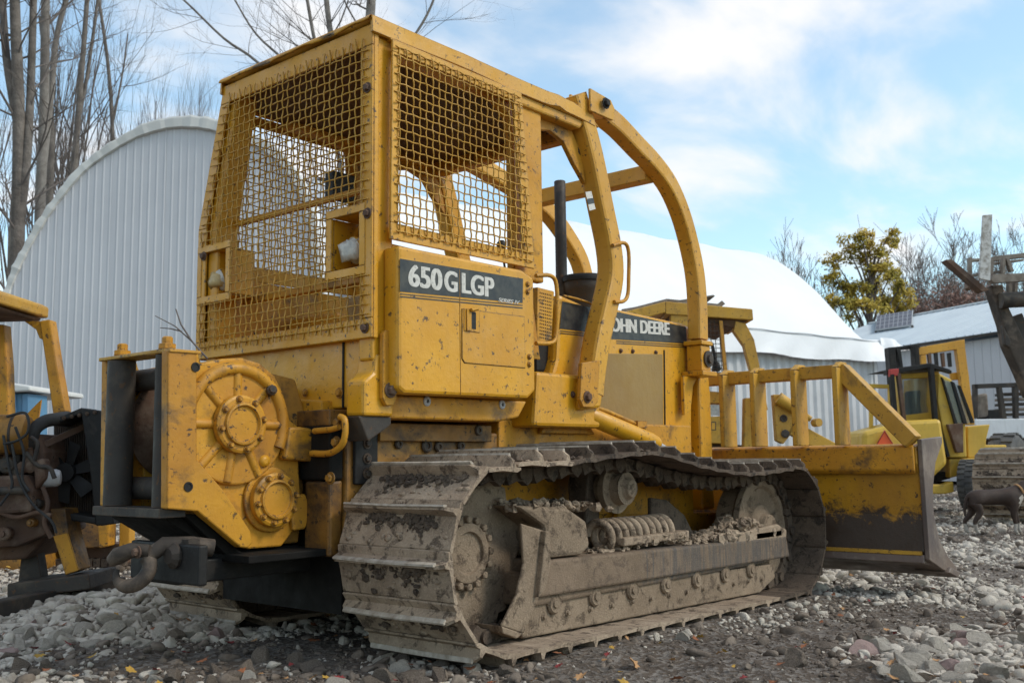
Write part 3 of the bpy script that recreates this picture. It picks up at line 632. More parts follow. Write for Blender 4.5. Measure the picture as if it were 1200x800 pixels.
# lamp recesses
RB = [(rx(389, 257, XR), rx(421, 248, XR), rx(421, 312, XR), rx(389, 318, XR)), (rx(237, 297, XR), rx(265, 291, XR), rx(264, 343, XR), rx(237, 348, XR))]
BOXES = []
for i, q in enumerate(RB):
    yl = max(p[0] for p in q); yr = min(p[0] for p in q); zt = sum(p[1] for p in q[:2]) / 2; zb = sum(p[1] for p in q[2:]) / 2
    e = 0.038; m_ = MB()
    strip(m_, [(yl + e, zt + e), (yr - e, zt + e), (yr - e, zt), (yl + e, zt)], XR - 0.004, XR + 0.010); strip(m_, [(yl + e, zb), (yr - e, zb), (yr - e, zb - e), (yl + e, zb - e)], XR - 0.004, XR + 0.010)
    strip(m_, [(yl + e, zt - .001), (yl, zt - .001), (yl, zb + .001), (yl + e, zb + .001)], XR - 0.004, XR + 0.010); strip(m_, [(yr, zt - .001), (yr - e, zt - .001), (yr - e, zb + .001), (yr, zb + .001)], XR - 0.004, XR + 0.010)
    d = 0.16
    for pts in ([(yl, zt), (yl + .008, zt), (yl + .008, zb), (yl, zb)], [(yr, zt), (yr - .008, zt), (yr - .008, zb), (yr, zb)], [(yl, zt), (yr, zt), (yr, zt + .008), (yl, zt + .008)], [(yl, zb), (yr, zb), (yr, zb - .008), (yl, zb - .008)]):
        m_.prism(pts, 'x', XR + 0.0105, XR + d)
    m_.box((XR + d + 0.001, yl, zb), (XR + d + 0.01, yr + (yl - yr) * 0.0, zt))
    bx_ = m_.build('lamp_recess', 'yellow_paint', screen, 0.003)
    yc_, zc_ = (yl + yr) / 2, (zt + zb) / 2
    lm = MB(); cpos = Vector((XR + 0.05, yc_ + (-0.005 if i == 0 else 0.01), zc_ - 0.03)); ax = Vector((-1, 0.25, -0.25)).normalized()
    lm.lathe([(0.01, -0.06), (0.05, -0.035), (0.062, -0.005), (0.062, 0.004)], cpos, ax, 20, True)
    lo_ = lm.build('work_lamp', 'yellow_faded', bx_)
    MB().lathe([(0.058, 0.005), (0.05, 0.014), (0.02, 0.02), (0, 0.021)], cpos, ax, 20, True)
    gl = MB(); gl.lathe([(0.058, 0.0045), (0.05, 0.018), (0.028, 0.026), (0.002, 0.028)], cpos, ax, 20, True); o = gl.build('lamp_lens', 'lamp_glass', bx_)
    MB().blob(cpos + ax * 0.012, 0.052, 5 + i, 14, (0.75, 1.1, 1.0), 0.45, True).build('plastic_wrap', 'lamp_glass' if i == 0 else 'lamp_wrap', bx_)
    BOXES.append((yr - e, yl + e, zb - e, zt + e))
# woven wire: crimped rods with a weld stub at both ends
WP = 0.0415
def rod(mb, p, q, out, r, amp, ph, side=None):
    p, q = Vector(p), Vector(q); L = (q - p).length; n_ = max(2, int(L / 0.0125)); out = Vector(out)
    path = []
    for i in range(n_ + 1):
        t = i / n_; s_ = t * L; path.append(p.lerp(q, t) + out * (amp * math.cos(math.pi * s_ / WP + ph)) + (Vector(side) * (0.0022 * math.sin(math.pi * s_ / WP + ph + 0.8) + random.uniform(-.0006, .0006)) if side else Vector()))
    mb.tube(path, r, 4)
def cut(lo, hi, blocks):
    segs = [(lo, hi)]
    for a, b_ in blocks:
        ns = []
        for x0, x1 in segs:
            if b_ <= x0 or a >= x1: ns.append((x0, x1)); continue
            if a > x0: ns.append((x0, a))
            if b_ < x1: ns.append((b_, x1))
        segs = ns
    return [s_ for s_ in segs if s_[1] - s_[0] > 0.03]
wm = MB(); k = 0; y = -0.565
while y < 0.675:
    zt = 2.635 if y < 0.47 else 2.635 - (y - 0.45) / 0.20 * 0.66
    for z0, z1 in cut(1.35, zt, [(bz0, bz1) for (ya, yb, bz0, bz1) in BOXES if ya - 0.004 < y < yb + 0.004]):
        rod(wm, (XR - 0.008, y, z0 + random.uniform(-.008, .004)), (XR - 0.008, y + random.uniform(-.004, .004), z1 + random.uniform(-.004, .01)), (1, 0, 0), 0.0034, 0.004, math.pi * (k % 2) + math.pi * z0 / WP, (0, 0.45, 0))
    y += WP + 0.002; k += 1
z = 1.375; k = 0
while z < 2.62:
    yl = leanL(z) - 0.03
    for y0, y1 in cut(-0.6, yl, [(ya, yb) for (ya, yb, bz0, bz1) in BOXES if bz0 - 0.004 < z < bz1 + 0.004]):
        rod(wm, (XR - 0.008, y0 + random.uniform(-.006, .006), z), (XR - 0.008, y1, z + random.uniform(-.003, .003)), (1, 0, 0), 0.0034, 0.004, math.pi * ((k + 1) % 2) + math.pi * y0 / WP, (0, 0, 0.45))
    z += WP; k += 1
wm.build('wire_mesh', 'wire_yellow', screen)
m_ = MB()
for u, v in ((431, 103), (431, 250), (228, 303), (428, 384)):
    y_, z_ = rx(u, v, XR); m_.bolt((XR - 0.001, min(max(y_, -0.60), 0.64), z_), (-1, 0, 0), 0.016, 0.016)
m_.build('screen_bolts', 'rusty_steel', screen, kind='stuff')

# ---- roof
rf = MB(); nx, ny = 26, 20; vs = []
X0, X1, Yh = -0.20, 1.50, 0.628
def roofz(x, y):
    t = (x - X0) / (X1 - X0); z = 2.722 + 0.006 * math.sin(x * 3)
    return z - 0.06 * max(0, (t - 0.9) / 0.1) ** 2
for i in range(nx + 1):
    for j in range(ny + 1):
        x = X0 + (X1 - X0) * i / nx; y = -Yh + 2 * Yh * j / ny
        vs.append((x, y * (1 - (0.20 if y > 0 else 0) * max(0, 1 - (x - X0) / 0.42)), roofz(x, y) + 0.006 * math.sin(x * 9 + y * 13)))
nv = len(vs); vs += [(a, b_, c_ - 0.008) for a, b_, c_ in vs]; I = lambda i, j: i * (ny + 1) + j; fs = []
for i in range(nx):
    for j in range(ny):
        fs.append((I(i, j), I(i + 1, j), I(i + 1, j + 1), I(i, j + 1))); fs.append(tuple(nv + q for q in (I(i, j), I(i, j + 1), I(i + 1, j + 1), I(i + 1, j))))
edge = [I(i, 0) for i in range(nx + 1)] + [I(nx, j) for j in range(1, ny + 1)] + [I(i, ny) for i in range(nx - 1, -1, -1)] + [I(0, j) for j in range(ny - 1, 0, -1)]
for a, b_ in zip(edge, edge[1:] + edge[:1]): fs.append((a, nv + a, nv + b_, b_))
rf.add(vs, fs, True); roof = rf.build('cab_roof', 'yellow_faded', bd)
# dented sheet edge turned down at the back and along the sides
def skirt(mb, p, q, hgt, out, amp, seed, n_=48):
    rs = random.Random(seed); p, q = Vector(p), Vector(q); out = Vector(out); vs = []
    ph = [rs.uniform(0, 6) for _ in range(4)]
    for i in range(n_ + 1):
        t = i / n_; c_ = p.lerp(q, t); w = amp * (math.sin(t * 13 + ph[0]) + 0.6 * math.sin(t * 29 + ph[1]) + 0.3 * math.sin(t * 61 + ph[2]))
        hh = hgt * (1 + 0.25 * math.sin(t * 17 + ph[3]) + 0.12 * math.sin(t * 41))
        vs += [c_ + Vector((0, 0, 0.006)) + out * 0.0, c_ + out * (0.006 + w * 0.5) + Vector((0, 0, -hh * 0.2)), c_ + out * (0.007 + w) + Vector((0, 0, -hh)), c_ + out * (0.002 + w) + Vector((0, 0, -hh)), c_ + Vector((0, 0, -0.012))]
    mb.add(vs, [(i * 5 + k, i * 5 + (k + 1) % 5, (i + 1) * 5 + (k + 1) % 5, (i + 1) * 5 + k) for i in range(n_) for k in range(5)], True)
m_ = MB(); skirt(m_, (-0.20, -0.630, 2.722), (-0.20, 0.50, 2.722), 0.016, (-1, 0, 0), 0.006, 3); m_.build('roof_edge', 'yellow_paint', roof)
for s in (-1, 1):
    m_ = MB(); xs_ = np.linspace(-0.196, 1.46, 50); vs = []
    for x in xs_:
        dn = 0.010 * math.exp(-((x - 1.12) / 0.05) ** 2) + 0.004 * math.sin(x * 5.1) * math.exp(-((x - 0.5) / 0.5) ** 2); tz = -0.045 * max(0, (x - 1.25) / 0.21) ** 1.5
        yo = 0.632 if s < 0 else min(0.632, 0.51 + (x + 0.2) * 0.3)
        vs += [(x, s * (yo - 0.012), 2.732 + tz), (x, s * (yo + dn), 2.727 + tz), (x, s * (yo + 0.004 + dn), 2.654 + tz * 0.3 + dn), (x, s * (yo - 0.010), 2.650 + tz * 0.3)]
    N_ = len(xs_); m_.add(vs, [(i * 4 + k, i * 4 + (k + 1) % 4, (i + 1) * 4 + (k + 1) % 4, (i + 1) * 4 + k) for i in range(N_ - 1) for k in range(4)] + [(0, 1, 2, 3), tuple((N_ - 1) * 4 + k for k in (3, 2, 1, 0))]); m_.build('roof_edge', 'yellow_faded', roof)
MB().prism([(-0.16, -0.60), (1.42, -0.60), (1.42, 0.60), (0.25, 0.60), (-0.16, 0.48)], 'z', 2.63, 2.704).build('roof_lining', 'roof_underside', roof, 0.01)
for s in (-1, 1):
    MB().prism([(-0.04 if s < 0 else 0.25, 2.60), (1.34, 2.60), (1.40, 2.66), (1.40, 2.70), (-0.04 if s < 0 else 0.25, 2.70)], 'y', s * 0.52, s * 0.618).build('roof_rail', 'yellow_faded', roof, 0.012)
MB().box((1.33, -0.52, 2.56), (1.43, 0.52, 2.70)).build('front_header', 'yellow_worn', roof, 0.02)
m_ = MB(); m_.beam((0.95, -0.3, 2.755), (1.02, -0.45, 2.79), 0.05, 0.03); m_.build('roof_bracket', 'yellow_faded', roof, 0.004)
# ---- front posts
for s in (-1, 1):
    cl = [(673, 112), (684, 150), (694, 190), (704, 240), (714, 290), (716, 325), (708, 365), (700, 400), (694, 440), (692, 462)]
    path = smoothpath([(sx(u, v, -0.58)[0], s * 0.575, sx(u, v, -0.58)[1]) for u, v in cl], 4)
    m_ = MB(); m_.sweep(path, rrect(0.115, 0.125, 0.02), up=(0, 1, 0)); fp = m_.build('front_post', 'yellow_faded' if s < 0 else 'yellow_paint', bd)
    for p_ in fp.data.polygons: p_.use_smooth = False
    m_ = MB(); m_.prism(P([(612, 125), (660, 120), (686, 180), (690, 215), (676, 190), (664, 165), (648, 152), (612, 150)], -0.58), 'y', s * 0.53, s * 0.56); m_.build('corner_gusset', 'yellow_worn', fp, 0.006)
    m_ = MB(); m_.prism(P([(682, 425), (703, 422), (701, 470), (696, 477), (684, 477), (680, 468)], -0.66), 'y', s * 0.635, s * 0.66); pl_ = m_.build('foot_plate', 'yellow_worn', fp, 0.004)
    x, z = sx(688, 465, -0.66); m_ = MB(); m_.bolt((x, s * 0.66, z), (0, s, 0), 0.022, 0.02); m_.build('pin', 'rusty_steel', fp)
    m_ = MB(); m_.prism([(x - 0.02, z - 0.07), (x + 0.17, z - 0.05), (x + 0.20, z + 0.06), (x + 0.12, z + 0.10), (x - 0.02, z + 0.08)], 'y', s * 0.50, s * 0.63); m_.build('post_socket', 'yellow_paint', fp, 0.015)
# sticker on the right front post
x, z = sx(691, 236, -0.64)
st_ = MB(); st_.add([(sx(u, v, -0.6415)[0], -0.6415, sx(u, v, -0.6415)[1]) for u, v in ((686, 225), (693, 224), (698, 245), (691, 247))], [(0, 1, 2, 3)])
st_.build('sticker', 'letter_white', bd)
st_ = MB(); st_.add([(sx(u, v, -0.643)[0], -0.643, sx(u, v, -0.643)[1]) for u, v in ((688.2, 233), (695.2, 232), (696.5, 238), (689.6, 239.5))], [(0, 1, 2, 3)]); st_.build('sticker_band', 'decal_black', bd)
# ---- grab handles
m_ = MB(); m_.tube(smoothpath([(sx(u, v, -0.63)[0], -0.64, sx(u, v, -0.63)[1]) for u, v in ((716, 288), (730, 285), (735, 296), (735, 325), (734, 345), (729, 353), (718, 354))], 4), 0.011, 8); m_.build('grab_handle', 'yellow_worn', bd)
m_ = MB(); m_.tube(smoothpath([(sx(u, v, -0.66)[0], -0.66, sx(u, v, -0.66)[1]) for u, v in ((628, 323), (645, 323), (652, 334), (653, 370), (651, 396), (644, 402), (628, 402))], 4), 0.011, 8); m_.build('grab_handle', 'yellow_worn', bd)

# ---- side boxes, side screens
def mirror_y(s, y): return -y * s if False else (y if s < 0 else -y)
for s in (-1, 1):
    box_top = [sx(467, 287, -0.70), sx(612, 316, -0.70), sx(626, 326, -0.70), sx(628, 458, -0.70), sx(619, 467, -0.70), sx(474, 461, -0.70), sx(467, 455, -0.70)]
    m_ = MB(); m_.prism(box_top, 'y', s * 0.60, s * 0.70); bx_ = m_.build('side_box', 'yellow_paint', bd, 0.016)
    m_ = MB(); xs_ = [sx(454, 42, -.64), sx(612, 107, -.64), sx(629, 312, -.64), sx(454, 278, -.64)]
    (xa, za), (xb, zb_), (xc, zc), (xd, zd) = (-0.09, 2.645), (0.80, 2.645), (0.885, 1.75), (-0.10, 1.745)
    e = 0.055; y0, y1 = s * 0.635, s * 0.648
    fx = lambda z: xb + (xc - xb) * (zb_ - z) / (zb_ - zc)
    m_.prism([(xa, za), (xb, zb_), (fx(za - e), za - e), (xa, za - e)], 'y', y0, y1); m_.prism([(xd, zd + e + .02), (fx(zd + e + .02), zd + e + .02), (xc, zc), (xd, zd)], 'y', y0, y1)
    m_.prism([(xa, za - e), (xa + e - .01, za - e), (xd + e - .01, zd + e + .02), (xd, zd + e + .02)], 'y', y0, y1); m_.prism([(fx(za - e) - e - 0.02, za - e), (fx(za - e), za - e), (fx(zd + e), zd + e + .02), (fx(zd + e) - e - 0.02, zd + e + .02)], 'y', y0, y1)
    m_.box((xa, y0, za + 0.001), (xb, s * 0.60, za + 0.012))
    ss = m_.build('side_screen', 'yellow_faded', bd, 0.003)
    wm = MB(); x = xa + 0.035; k = 0
    while x < xc - 0.015:
        zt = za - 0.02 if x < xb - 0.03 else zb_ - (x - xb + 0.03) / (xc - xb) * 0.91
        if zt > zd + 0.08: rod(wm, (x, s * 0.655, zd + 0.03 + random.uniform(-.005, .005)), (x, s * 0.655, zt - random.uniform(0, .01)), (0, 1, 0), 0.0038, 0.005, math.pi * (k % 2), (1.8, 0, 0))
        x += WP; k += 1
    z = zd + 0.04; k = 0
    while z < za - 0.02:
        rod(wm, (xa + 0.01 + random.uniform(-.004, .004), s * 0.655, z), (fx(z) - 0.015, s * 0.655, z), (0, 1, 0), 0.0038, 0.005, math.pi * ((k + 1) % 2), (0, 0, 1.2)); z += WP; k += 1
    wm.build('wire_mesh', 'wire_yellow', ss)
    # centre post behind the screen
    m_ = MB(); m_.prism([(0.78, 1.70), (1.02, 1.70), (1.02, 2.63), (0.50, 2.63), (0.50, 2.60), (0.66, 2.58), (0.75, 2.52), (0.78, 2.42)], 'y', s * 0.55, s * 0.60)
    m_.build('middle_post', 'yellow_worn', bd, 0.01)
    MB().prism([(-0.05, 1.30), (0.98, 1.30), (0.90, 1.72), (-0.05, 1.74)], 'y', s * 0.59, s * 0.60).build('cab_side', 'yellow_worn', bd, 0.004)
# decal and door on the right side box
YD = -0.7015
q = [sx(u, v, YD) for u, v in ((468.6, 303), (613, 326.5), (612.5, 355), (468.6, 341.5))]
m_ = MB(); m_.add([(a, YD, c_) for a, c_ in q], [(3, 2, 1, 0)]); m_.build('decal', 'decal_black', bd)
for dv_, w_ in ((2.2, 1.1), (5.2, 1.4)):
    q = [sx(468.6, 341.5 + dv_, YD), sx(612.5, 355 + dv_, YD), sx(612.5, 355 + dv_ + w_, YD), sx(468.6, 341.5 + dv_ + w_, YD)]
    MB().add([(a, YD, c_) for a, c_ in q], [(3, 2, 1, 0)]).build('pinstripe_line', 'decal_black', bd)
d0 = Vector((sx(613, 340, YD)[0] - sx(468.6, 322, YD)[0], 0, sx(613, 340, YD)[1] - sx(468.6, 322, YD)[1])).normalized()
def put(body, u0, vb, u1, hgt, y, mat='letter_white', **kw):
    a = sx(u0, vb, y); b2 = sx(u1, vb + (u1 - u0) * 0.145, y); L_ = math.hypot(b2[0] - a[0], b2[1] - a[1])
    return text('lettering', body, mat, bd, (a[0], y, a[1]), (b2[0] - a[0], 0, b2[1] - a[1]), (0, 0, 1), hgt, length=L_, bold=0.012, **({'fat': 0.05} | kw))
zc1, zc0 = sx(480, 309, YD)[1], sx(480, 335, YD)[1]
HT = zc1 - zc0
put('650', 479.5, 335.2, 517.5, HT, YD - 0.0015, spacing=1.02)
put('G', 521.5, 341, 535.5, HT * 0.98, YD - 0.0015)
put('LGP', 542, 343.5, 578.5, HT * 0.98, YD - 0.0015, spacing=1.02)
put('SERIES IV', 584, 353.2, 609, HT * 0.19, YD - 0.0015, shear=0.3, fat=0.02)
dr = MB(); q = [sx(u, v, -0.70) for u, v in ((541, 362), (614, 371), (615, 431), (544, 425), (541, 420))]
dr.prism(q, 'y', -0.7005, -0.7045); door = dr.build('box_door', 'yellow_paint', bd, 0.0015)
g_ = MB(); loop = [(a, -0.7008, c_) for a, c_ in q]; g_.tube(loop, 0.0022, 4, closed=True); g_.build('door_seam', 'black_paint', door)
q = [sx(u, v, -0.705) for u, v in ((543.5, 361), (562, 363.5), (562, 390), (543.5, 387.5))]
m_ = MB(); m_.prism(q, 'y', -0.7046, -0.708); m_.build('latch_plate', 'yellow_paint', door, 0.002)
q = [sx(u, v, -0.709) for u, v in ((546.5, 364.5), (558, 366), (558, 386), (546.5, 384.5))]
m_ = MB(); m_.add([(a, -0.7083, c_) for a, c_ in q], [(3, 2, 1, 0)]); m_.build('latch_recess', 'black_paint', door)
(a, c_) = sx(550, 375, -0.71); m_ = MB(); m_.box((a - 0.02, -0.714, c_ - 0.05), (a + 0.012, -0.709, c_ + 0.05)); m_.cyl((a, -0.722, c_ + 0.045), (a + 0.045, -0.722, c_ + 0.055), 0.008); m_.build('latch', 'yellow_worn', door)
m_ = MB()
for u, v in ((618, 333), (618, 342), (620, 418), (620, 427)):
    (a, c_) = sx(u, v, -0.70); m_.bolt((a, -0.7005, c_), (0, -1, 0), 0.010, 0.010)
m_.build('box_bolts', 'yellow_worn', bd, kind='stuff')
g_ = MB(); a0, a1 = sx(538.5, 316, -0.701), sx(540, 462, -0.701); g_.tube([(a0[0], -0.7005, a0[1]), (a1[0], -0.7005, a1[1])], 0.002, 4); g_.build('box_seam', 'yellow_worn', bd)

# ---- inside the cab
m_ = MB(); m_.prism([(0.30, 1.30), (0.44, 1.30), (0.36, 1.62), (0.27, 1.62)], 'y', -0.42, 0.10); m_.build('seat_back', 'burlap_seat', bd, 0.03)
m_ = MB(); m_.prism([(0.38, 1.28), (0.85, 1.28), (0.87, 1.38), (0.4, 1.40)], 'y', -0.42, 0.10); m_.build('seat_cushion', 'burlap_seat', bd, 0.03)
for ya_, yb_ in ((-0.58, -0.44), (0.18, 0.58)): m_ = MB(); m_.prism([(0.25, 1.28), (0.95, 1.28), (0.9, 1.50), (0.3, 1.56)], 'y', ya_, yb_); m_.build('console', 'yellow_worn', bd, 0.02)
m_ = MB(); m_.box((-0.02, -0.5, 1.60), (0.02, 0.55, 1.63)); m_.build('inner_rail', 'yellow_worn', bd, 0.004)
yb_, zb2 = rx(267, 277, -0.05)
m_ = MB(); m_.beam((-0.06, 0.56, 2.01), (-0.06, -0.56, 2.01), 0.02, 0.03); m_.build('screen_brace', 'yellow_worn', bd, 0.003)
m_ = MB(); m_.box((1.20, -0.40, 1.25), (1.42, 0.40, 1.66)); m_.build('dashboard', 'black_paint', bd, 0.03)
m_ = MB(); m_.prism([(0.50, 2.25), (0.66, 2.25), (0.66, 2.40), (0.50, 2.40)], 'y', 0.46, 0.54); m_.build('roof_speaker', 'black_vinyl', bd, 0.01)
for (x, y, z, h2) in ((1.05, -0.30, 1.50, 0.42), (1.10, 0.12, 1.45, 0.30), (0.75, 0.30, 1.42, 0.26)):
    m_ = MB(); m_.tube(smoothpath([(x, y, z), (x + 0.02, y, z + h2 * 0.6), (x - 0.04, y - 0.02, z + h2)], 4), 0.007, 6); m_.blob((x - 0.04, y - 0.02, z + h2 + 0.02), 0.028, 3, 10, amp=0.05); m_.build('control_lever', 'black_vinyl', bd)

# ---- step well, dash side, hood
m_ = MB(); m_.prism(P([(630, 336), (650, 341), (647, 398), (641, 401), (629, 403)], -0.52), 'y', -0.52, -0.40); st_ = m_.build('muffler_cover', 'yellow_worn', bd, 0.008)
hl = MB()
for i in range(7):
    for j in range(14):
        u_, v_ = 633 + i * 2.1, 343 + j * 4.0 + i * 0.5; a, c_ = sx(u_, v_, -0.521); hl.add([(a - .0035, -0.5215, c_ - .004), (a + .0035, -0.5215, c_ - .004), (a + .0035, -0.5215, c_ + .004), (a - .0035, -0.5215, c_ + .004)], [(0, 1, 2, 3)])
hl.build('punched_holes', 'black_paint', st_, kind='stuff')
YH = -0.46
m_ = MB(); m_.prism(P([(656, 344), (690, 359), (697, 372), (697, 470), (640, 465), (652, 420)], YH), 'y', YH, -YH); cowl = m_.build('cowl', 'yellow_paint', bd, 0.025)
q = [sx(u, v, YH - 0.002) for u, v in ((659, 353), (692, 360), (691, 389), (656, 385))]
for s in (-1, 1): m_ = MB(); m_.add([(a, s * (-YH + 0.002), c_) for a, c_ in q], [(3, 2, 1, 0) if s < 0 else (0, 1, 2, 3)]); m_.build('decal', 'decal_black', cowl)
for dv_ in (2.0, 4.6):
    q = [sx(656, 385 + dv_, YH), sx(691, 389 + dv_, YH), sx(691, 390 + dv_, YH), sx(656, 386.2 + dv_, YH)]
    MB().add([(a, YH - 0.002, c_) for a, c_ in q], [(3, 2, 1, 0)]).build('pinstripe_line', 'decal_black', cowl)
m_ = MB(); m_.tube(smoothpath([(sx(u, v, YH)[0], YH - 0.03, sx(u, v, YH)[1]) for u, v in ((655, 347), (672, 351), (688, 357), (693, 366), (693, 392))], 4), 0.006, 6); m_.build('cable', 'yellow_worn', cowl)
MB().prism([(0.92, 0.96), (1.50, 0.96), (1.50, 1.24), (0.95, 1.24)], 'y', -0.60, 0.60).build('fender', 'yellow_paint', bd, 0.02)
a, c_ = sx(671, 462, -0.60); m_ = MB(); m_.bolt((a, -0.6005, c_), (0, -1, 0), 0.012, 0.01); m_.build('fender_bolt', 'rusty_steel', bd)
HY = -0.37
hd = MB(); hd.prism(P([(690, 362), (722, 361), (803, 379), (812, 384), (812, 640), (690, 640)], HY), 'y', HY, -HY); hood = hd.build('engine_hood', 'yellow_paint', bd, 0.03)
q = [sx(u, v, HY - 0.002) for u, v in ((690, 361.5), (722, 365), (804, 383), (805, 402.5), (722, 397.5), (690, 396))]
for s in (-1, 1): m_ = MB(); m_.add([(a, s * (-HY + 0.002), c_) for a, c_ in q], [(5, 4, 3, 2, 1, 0) if s < 0 else (0, 1, 2, 3, 4, 5)]); m_.build('decal', 'decal_black', hood)
for dv_ in (1.6, 4.0):
    q = [sx(722, 397.5 + dv_, HY), sx(805, 402.5 + dv_, HY), sx(805, 403.5 + dv_, HY), sx(722, 398.6 + dv_, HY)]
    MB().add([(a, HY - 0.002, c_) for a, c_ in q], [(3, 2, 1, 0)]).build('pinstripe_line', 'decal_black', hood)
a = sx(711.5, 393.0, HY - .004); b2 = sx(784.5, 397.5, HY - .004); L_ = math.hypot(b2[0] - a[0], b2[1] - a[1]); hh = sx(784, 377.8, HY - .004)[1] - sx(784, 397.5, HY - .004)[1]
text('lettering', 'JOHN DEERE', 'letter_white', hood, (a[0], HY - .004, a[1]), (b2[0] - a[0], 0, b2[1] - a[1]), (0, 0, 1), hh, length=L_, bold=0.012, fat=0.06)
q = [sx(u, v, HY) for u, v in ((700, 414), (775, 415), (777, 640), (700, 640))]
m_ = MB(); m_.prism(q, 'y', HY - 0.003, HY - 0.012); hp = m_.build('hood_screen', 'tan_screen', hood, 0.004)
m_ = MB(); a0, a1 = sx(778.5, 410, HY - .004), sx(781, 640, HY - .004); m_.tube([(a0[0], HY - .002, a0[1]), (a1[0], HY - .002, a1[1])], 0.006, 4); m_.build('door_seam', 'black_paint', hood)
m_ = MB()
for u, v in ((727, 411), (741, 411.5), (768, 413)): a, c_ = sx(u, v, HY); m_.bolt((a, HY - 0.001, c_), (0, -1, 0), 0.010, 0.012)
m_.build('hood_bolts', 'rusty_steel', hood, kind='stuff')
a1 = sx(812, 384, HY)
m_ = MB(); m_.prism([(a1[0] + 0.004, 0.45), (a1[0] + 0.16, 0.45), (a1[0] + 0.16, 1.22), (a1[0] + 0.12, 1.50), (a1[0] + 0.004, a1[1] - 0.02)], 'y', HY - 0.03, -HY + 0.03); grille = m_.build('radiator_guard', 'yellow_paint', bd, 0.015)
# exhaust and precleaner
ex, ez = sx(656, 215, 0.05)
m_ = MB(); m_.lathe([(0.037, 0), (0.037, 0.95), (0.033, 0.955), (0.030, 0.93)], (ex, 0.05, ez - 0.94), (0, 0, 1), 20, True); m_.build('exhaust_pipe', 'dark_steel', bd)
px_, pz_ = sx(682, 345, -0.06)
m_ = MB(); m_.lathe([(0.115, -0.20), (0.12, 0.0), (0.135, 0.02), (0.14, 0.07), (0.13, 0.095)], (px_ + 0.03, -0.06, pz_), (0, 0, 1), 32, True); pc = m_.build('air_precleaner', 'dark_steel', bd)
m_ = MB(); m_.lathe([(0.148, 0.078), (0.152, 0.10), (0.14, 0.118), (0.06, 0.128), (0.0, 0.13)], (px_ + 0.03, -0.06, pz_), (0, 0, 1), 32, True); m_.build('precleaner_cap', 'black_paint', pc)

# ---- sweeps (limb risers)
for s in (-1, 1):
    cl = [(700, 130), (722, 148), (745, 172), (765, 193), (783, 218), (797, 250), (807, 285), (814, 320), (817, 355), (818, 398)]
    yy = lambda i: -0.585 + 0.135 * min(1, i / 6)
    path = smoothpath([(sx(u, v, yy(i))[0], -s * yy(i), sx(u, v, yy(i))[1]) for i, (u, v) in enumerate(cl)], 4)
    m_ = MB(); m_.sweep(path, rrect(0.10, 0.115, 0.016), up=(0, 1, 0)); sw = m_.build('sweep_bar', 'yellow_faded', bd)
    m_ = MB(); a, c_ = sx(694, 124, -0.60)
    for dy in (-0.075, 0.06): m_.prism([(a - 0.10, c_ - 0.07), (a + 0.12, c_ - 0.07), (a + 0.14, c_ + 0.0), (a + 0.10, c_ + 0.045), (a - 0.10, c_ + 0.06)], 'y', s * 0.585 + s * dy, s * 0.585 + s * dy + s * 0.016)
    m_.build('sweep_bracket', 'yellow_faded', sw, 0.004)
    m_ = MB(); m_.bolt((a + 0.02, s * 0.678, c_ - 0.0), (0, s, 0), 0.022, 0.02); m_.build('pin', 'black_paint', sw)
    a, c_ = sx(818, 400, -0.45); ya = s * 0.45
    m_ = MB(); m_.box((a - 0.075, ya - 0.07, c_ - 0.03), (a + 0.075, ya + 0.07, c_ + 0.0)); m_.box((a - 0.06, ya - 0.055, c_ - 0.20), (a + 0.06, ya + 0.055, c_ - 0.031))
    m_.box((a - 0.09, ya - 0.08, c_ - 0.235), (a + 0.10, ya + 0.08, c_ - 0.201)); m_.build('sweep_foot', 'yellow_paint', sw, 0.006)
    m_ = MB(); m_.lathe([(0.055, 0), (0.055, 0.012), (0.03, 0.014), (0.028, 0.03), (0, 0.032)], (a + 0.02, ya + s * 0.055, c_ - 0.12), (0, s, 0), 20); m_.build('sweep_pin', 'dark_steel', sw)
    m_ = MB(); m_.prism([(a - 0.16, c_ - 0.236), (a + 0.02, c_ - 0.236), (a - 0.04, c_ - 0.30), (a - 0.08, c_ - 0.46), (a - 0.16, c_ - 0.49)], 'y', s * 0.40, s * 0.425); gp = m_.build('sweep_gusset', 'yellow_paint', sw, 0.004)
c0 = sx(757, 197, -0.56)
m_ = MB(); m_.beam((2.28, -0.47, 2.575), (2.28, 0.47, 2.575), 0.10, 0.10); m_.build('sweep_crossbar', 'yellow_faded', bd, 0.008)

